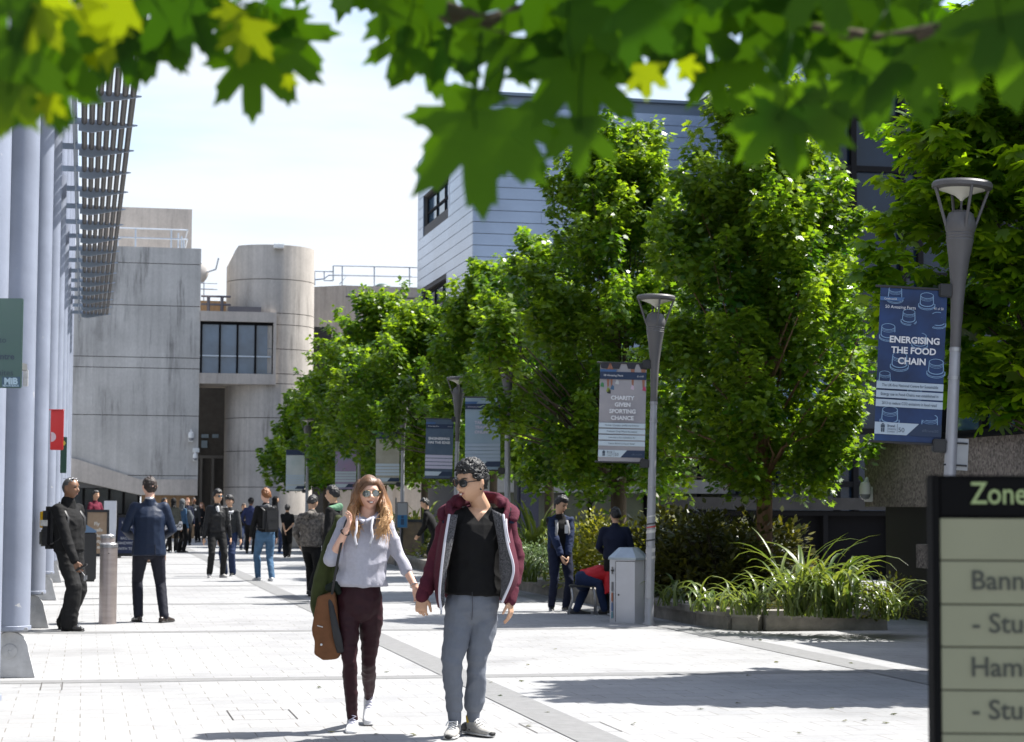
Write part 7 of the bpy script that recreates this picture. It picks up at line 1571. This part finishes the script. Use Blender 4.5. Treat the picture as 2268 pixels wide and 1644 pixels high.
def ombre():
    m = bpy.data.materials.new('hair_ombre'); m.use_nodes = True; t = m.node_tree; b = t.nodes['Principled BSDF']; tcn = N(t, 'ShaderNodeTexCoord'); sp = N(t, 'ShaderNodeSeparateXYZ'); t.links.new(tcn.outputs['Object'], sp.inputs[0])
    mr = N(t, 'ShaderNodeMapRange'); t.links.new(sp.outputs['Z'], mr.inputs[0]); mr.inputs[1].default_value = 1.60; mr.inputs[2].default_value = 1.40
    n = N(t, 'ShaderNodeTexNoise', i_Scale=60.0, i_Detail=3.0); mpn = N(t, 'ShaderNodeMapping'); mpn.inputs['Scale'].default_value = (1, 1, .12); t.links.new(tcn.outputs['Object'], mpn.inputs[0]); t.links.new(mpn.outputs[0], n.inputs['Vector'])
    ad_ = N(t, 'ShaderNodeMath', operation='MULTIPLY_ADD', i_1=.9, i_2=-.45); t.links.new(n.outputs[0], ad_.inputs[0]); a2 = N(t, 'ShaderNodeMath', operation='ADD', use_clamp=True); t.links.new(ad_.outputs[0], a2.inputs[0]); t.links.new(mr.outputs[0], a2.inputs[1])
    cr_ = N(t, 'ShaderNodeValToRGB'); t.links.new(a2.outputs[0], cr_.inputs[0]); cr_.color_ramp.elements[0].color = (.11, .052, .024, 1); cr_.color_ramp.elements[1].color = (.55, .33, .15, 1); q = cr_.color_ramp.elements.new(.5); q.color = (.27, .135, .058, 1)
    t.links.new(cr_.outputs[0], b.inputs['Base Color']); b.inputs['Roughness'].default_value = .40; bp = N(t, 'ShaderNodeBump', i_Strength=.8, i_Distance=.006); t.links.new(n.outputs[0], bp.inputs['Height']); t.links.new(bp.outputs[0], b.inputs['Normal']); return m
m_omb = ombre()
T = lambda x, y, z: HM @ V((-x*hk, y*hk, z*hk))          # x to the right of the picture
hc = hair_cap('hair', m_omb, WOM, HM, hk, thick=.013, top=.014, front=.056, side=-.09, nape=-.12, rough=.003, sideburn=.055, nscale=30)
rg = random.Random(9); b = MB()
def lock(pts, r, amp, n=6):
    pts = smoothline(pts, 4); ph = rg.uniform(0, 6.28); k = len(pts); q = [p+V((amp*(w/k)*math.sin(ph+w*.75), amp*(w/k)*math.cos(ph+w*.75), 0)) for w, p in enumerate(pts)]
    limb(b, q, [r*(.75+.35*math.sin(math.pi*min(1, w/k*1.2)))*(1 if w < k*.75 else max(.22, 1-(w/k-.75)*3.2)) for w in range(k)], n=n)
SF = lambda az, el, off=0.0: T((.077+off)*math.sin(az)*math.cos(el), (.094+off)*math.cos(az)*math.cos(el), (.115+off)*math.sin(el))
# body of the hair on each side, under the single locks
bb = MB()
for sx in (-1, 1):
    q = (lambda x, y, dy: pw(x, y, dy))
    if sx < 0: pts = [T(-.060, -.015, .075), T(-.080, -.03, .02), q(778, 1122, .08), q(777, 1150, .08), q(782, 1172, .09)]
    else: pts = [T(.060, -.015, .075), T(.080, -.03, .02), q(846, 1122, .08), q(849, 1150, .08), q(844, 1172, .09)]
    limb(bb, pts, [(.030, .055), (.036, .070), (.040, .075), (.038, .065), (.022, .045)], side=(1, 0, 0))
limb(bb, [T(0, -.06, .06), T(0, -.085, -.02), T(0, -.07, -.12), pw(812, 1170, .14)], [(.07, .05), (.085, .05), (.10, .05), (.07, .04)], side=(1, 0, 0))
remesh(bb, 'hair_mass', m_omb, hc, .008, 4, .010, fscale=(30, 30, 5), seed=2)
g_ = lambda s: rg.gauss(0, s)
for q in range(250):
    y = rg.uniform(-.07, .10); fr = y < .0; az = rg.uniform(-1.62, -1.22) if fr else rg.uniform(-2.3, -1.4)
    lock([SF(az*.75, 1.05, .010), SF(az, .40, .016), SF(az, -.05, .018+.006*rg.random()), pw(779+g_(3), 1118+g_(3), y*.8), pw(777+g_(4), 1132+g_(4), y), pw(777+g_(6)+(6 if fr else 0), 1152+g_(6), y-.03), pw(783+g_(8)+(5 if fr else 0), 1176+g_(12), y-.07 if fr else y)], rg.uniform(.0026, .0050), .011, 5)
for q in range(270):
    y = rg.uniform(-.08, .10); fr = y < .0; az = rg.uniform(1.22, 1.62) if fr else rg.uniform(1.4, 2.3)
    lock([SF(az*.75, 1.05, .010), SF(az, .40, .016), SF(az, -.05, .018+.006*rg.random()), pw(845+g_(3), 1118+g_(3), y*.8), pw(848+g_(4), 1132+g_(4), y), pw(849+g_(5), 1152+g_(5), y-.02), pw(843+g_(9)+(0 if fr else 8), 1180+g_(13), y-.06 if fr else y)], rg.uniform(.0026, .0050), .016, 5)
for q in range(40):                                           # fringe swept over the forehead to one side
    e0 = rg.uniform(.80, 1.0); lock([SF(.35, 1.05, .010), SF(-.1, e0-.10*rg.random(), .012), SF(-.55, e0-.28-.12*rg.random(), .012), SF(-.95, .32-.14*rg.random(), .012), SF(-1.3, .02, .014)], rg.uniform(.003, .005), .001, 5)
for q in range(20): lock([SF(.4, 1.05, .010), SF(.75, .72, .011), SF(1.05, .35, .011), SF(1.35, -.05, .014)], rg.uniform(.003, .005), .001, 5)
for q in range(90):                                           # strands combed from the parting over the cap
    a0 = rg.uniform(-.1, 2.6); sg = -1 if q % 2 else 1; lock([SF(a0*.3+.2, 1.35, .013), SF(sg*(a0*.5+.55), .95, .0145), SF(sg*(a0*.45+1.0), .45, .0155), SF(sg*(a0*.35+1.35), -.05, .018)], rg.uniform(.0022, .0036), .001, 5)
for q in range(26):                                           # flyaway strands
    a = rg.uniform(-2.2, 2.2); lock([T(.08*math.sin(a), .02, .10*abs(math.cos(a))+.02), T(.10*math.sin(a)*1.1, .0, .13*max(.1, math.cos(a*.7))), T(.125*math.sin(a)+.01, -.02, .11*math.cos(a*.8))], .0011, .004, 4)
b.build('locks', m_omb, hc, smooth='all')
glasses(WOM, M_MIRROR, M_GOLD, (.0305, .0250), mirror=True, dz=.006); smile(WOM, .0300, .0095)
b = MB(); b.ell(T(-.083, .0, -.038), (.006, .006, .006), 8, 6); b.build('ear_stud', mat('pearl', (.7, .7, .7), .3), WOM, smooth='all')
hood = bpy.data.objects.get('hoodie.001'); tp = i['top']
b = MB(); U_ = smoothline([pw(806, 1157, -.105), pw(793, 1149, -.085), pw(784, 1141, -.02), pw(794, 1132, .09), pw(826, 1132, .09), pw(834, 1141, -.01), pw(822, 1148, -.085), pw(806, 1157, -.105)], 3); limb(b, U_, [(.013, .026)]*len(U_), side=(0, 0, 1), n=10, cap=False)
b.build('hood', c_hood, tp, smooth='all')
for pts in ([pw(788, 1149, -.125), pw(789, 1172, -.155), pw(786, 1190, -.17), pw(790, 1207, -.172)], [pw(824, 1146, -.12), pw(822, 1170, -.155), pw(825, 1188, -.168), pw(820, 1203, -.17)]):
    b = MB(); sl_ = smoothline(pts, 4); limb(b, sl_, [(.0055+.0035*abs(math.sin(w*.9)), .004) for w in range(len(sl_))], side=(1, 0, 0), n=8); ds_ = b.build('drawstring', mat('cord_white', (.64, .63, .66), .8), tp, smooth='all')
    b = MB(); limb(b, [sl_[-1], sl_[-1]+V((0, 0, -.02))], [.003, .0035], n=6); b.build('cord_tip', m_steel, ds_, smooth='all')
b = MB(); q0 = pel.lerp(mid, .205); limb(b, [q0+V((0, 0, -.012)), q0+V((0, 0, .008)), q0+V((0, 0, .04))], [(.170*.985, .128), (.174*.985, .132), (.171*.985, .129)], side=i['s'], n=28, cap='end'); b.build('waistband', c_hood, tp, smooth='all')
S, E = j_['sa'], j_['ea']; ax = (E-S).normalized()          # white lettering bars printed down the sleeve
fr = V((-.45, -.9, 0)); fr = (fr-ax*fr.dot(ax)).normalized(); sd = ax.cross(fr)
for q, (t0, a0, a1) in enumerate(((.12, -60, 40), (.24, -70, 50), (.33, -10, 45), (.42, -70, 50), (.55, -70, 50), (.64, -65, -25), (.64, 15, 50), (.73, -70, 50), (.84, -60, 45))):
    b = MB(); vs = []; n = 10; r = .063*.96
    for w in range(n+1):
        a = R(a0+(a1-a0)*w/n)
        for z in (-.016, .016): vs.append(S.lerp(E, t0)+ax*z+(fr*math.cos(a)+sd*math.sin(a))*r)
    b.add(vs, [(2*w, 2*w+1, 2*w+3, 2*w+2) for w in range(n)]); b.build('sleeve_print', mat('print_sleeve', (.60, .60, .62), .8), tp, smooth='all')
for n, mt_, r in (('a', M_SOLEB, .0045), ('b', m_steel, .0035)):
    Wr, E = j_['w'+n], j_['e'+n]; ax = (Wr-E).normalized(); c = Wr-ax*.02; t1 = ax.orthogonal().normalized(); t2 = ax.cross(t1); rr = .029
    b = MB(); b.tube([c+(t1*math.cos(R(20*w))+t2*math.sin(R(20*w)))*rr for w in range(19)], r, 6, caps=False); b.build('bracelet', mt_, WOM, smooth='all')
b = MB(); b.ell(pel+V((-.012, -.105, .098)), (.009, .006, .009), 10, 8); b.build('button', m_steel, WOM, smooth='all')
kk = i['k']
for n in 'ab':
    A, Tt = j_['a'+n], j_['t'+n]; lf = j_['l'+n]; sd = V((-Tt.y, Tt.x, 0)); g0 = V((A.x, A.y, A.z-.085*kk)); b = MB()
    for q in range(6):
        c = g0+Tt*(.045+.018*q)*kk+u*(.098-.0125*q)*kk-u*lf*.75*(.35+.09*q); limb(b, [c-sd*.022*kk-u*.006, c+u*.004, c+sd*.022*kk-u*.006], [.0038, .0045, .0038], n=6)
    limb(b, [g0+Tt*.045*kk+u*.105*kk-u*lf*.2, g0+Tt*.06*kk+sd*.026*kk+u*.12*kk-u*lf*.2, g0+Tt*.05*kk+u*.125*kk-u*lf*.2], [.004]*3, n=6); b.build('laces', mat('lace_lilac', (.50, .50, .62), .8), WOM, smooth='all')
# ---- her jacket and bag, hung from the bent arm
jk = empty('jacket', bw, -YAW, 'dark olive jacket hanging over the woman\'s bag arm', 'jacket')
b = MB()
limb(b, [pw(744, 1150, .13), pw(733, 1185, .13), pw(726, 1225, .12), pw(716, 1270, .10), pw(708, 1312, .09), pw(703, 1345, .09), pw(700, 1362, .10)], [(.030, .05), (.040, .06), (.050, .07), (.062, .075), (.066, .07), (.052, .06), (.030, .04)], side=(1, 0, 0))
limb(b, [pw(752, 1225, .10), pw(742, 1270, .07), pw(732, 1315, .05)], [(.03, .06), (.045, .065), (.035, .05)], side=(1, 0, 0))
remesh(b, 'cloth', cloth('olive_jacket', (.035, .045, .012), .8, .25, 9), jk, .008, 4, .014, fscale=(14, 14, 5), seed=8)
b = MB(); limb(b, [pw(727, 1302, -.02), pw(742, 1296, -.03), pw(748, 1312, -.02)], [.03, .034, .02]); remesh(b, 'cuff', cloth('olive_dark', (.008, .014, .010), .8), jk, .008, 3, .006)
bg_ = empty('shoulder_bag', bw, -YAW, 'brown canvas bucket bag with a black strap hanging at the woman\'s hip', 'bag')
b = MB(); pg = [pw(x, y, 0) for x, y in ((703, 1322), (737, 1312), (747, 1380), (754, 1442), (746, 1457), (716, 1459), (697, 1447), (697, 1420), (690, 1392))]; b.prism([(p.x, p.z) for p in pg], -.05, .12)
remesh(b, 'bag', cloth('brown_canvas', (.155, .068, .030), .8, .15, 12), bg_, .008, 9, .009, fscale=(8, 8, 6))
b = MB(); limb(b, [pw(728, 1322, -.045), pw(738, 1370, -.07), pw(748, 1415, -.072), pw(754, 1444, -.06)], [(.014, .008), (.022, .008), (.028, .008), (.024, .008)], side=(1, 0, 0)); b.build('side_strap', m_packb, bg_, smooth='all')
b = MB(); st_ = smoothline([pw(734, 1316, -.06), pw(741, 1280, -.11), pw(749, 1235, -.13), pw(757, 1195, -.13), pw(762, 1160, -.07), pw(766, 1148, .02), pw(768, 1152, .10)], 4); limb(b, st_, [(.0085, .003)]*len(st_), side=(1, 0, 0), n=8); b.build('strap', m_packb, bg_, smooth='all')
b = MB(); limb(b, [pw(703, 1386, -.055), pw(714, 1389, -.066)], [.004, .004], n=6); b.build('zip', mat('zip_pale', (.5, .5, .5), .4), bg_, smooth='all')
b = MB(); b.ell(pw(712, 1428, -.068), (.008, .006, .008), 10, 8); b.build('stud', M_SOLE, bg_, smooth='all')
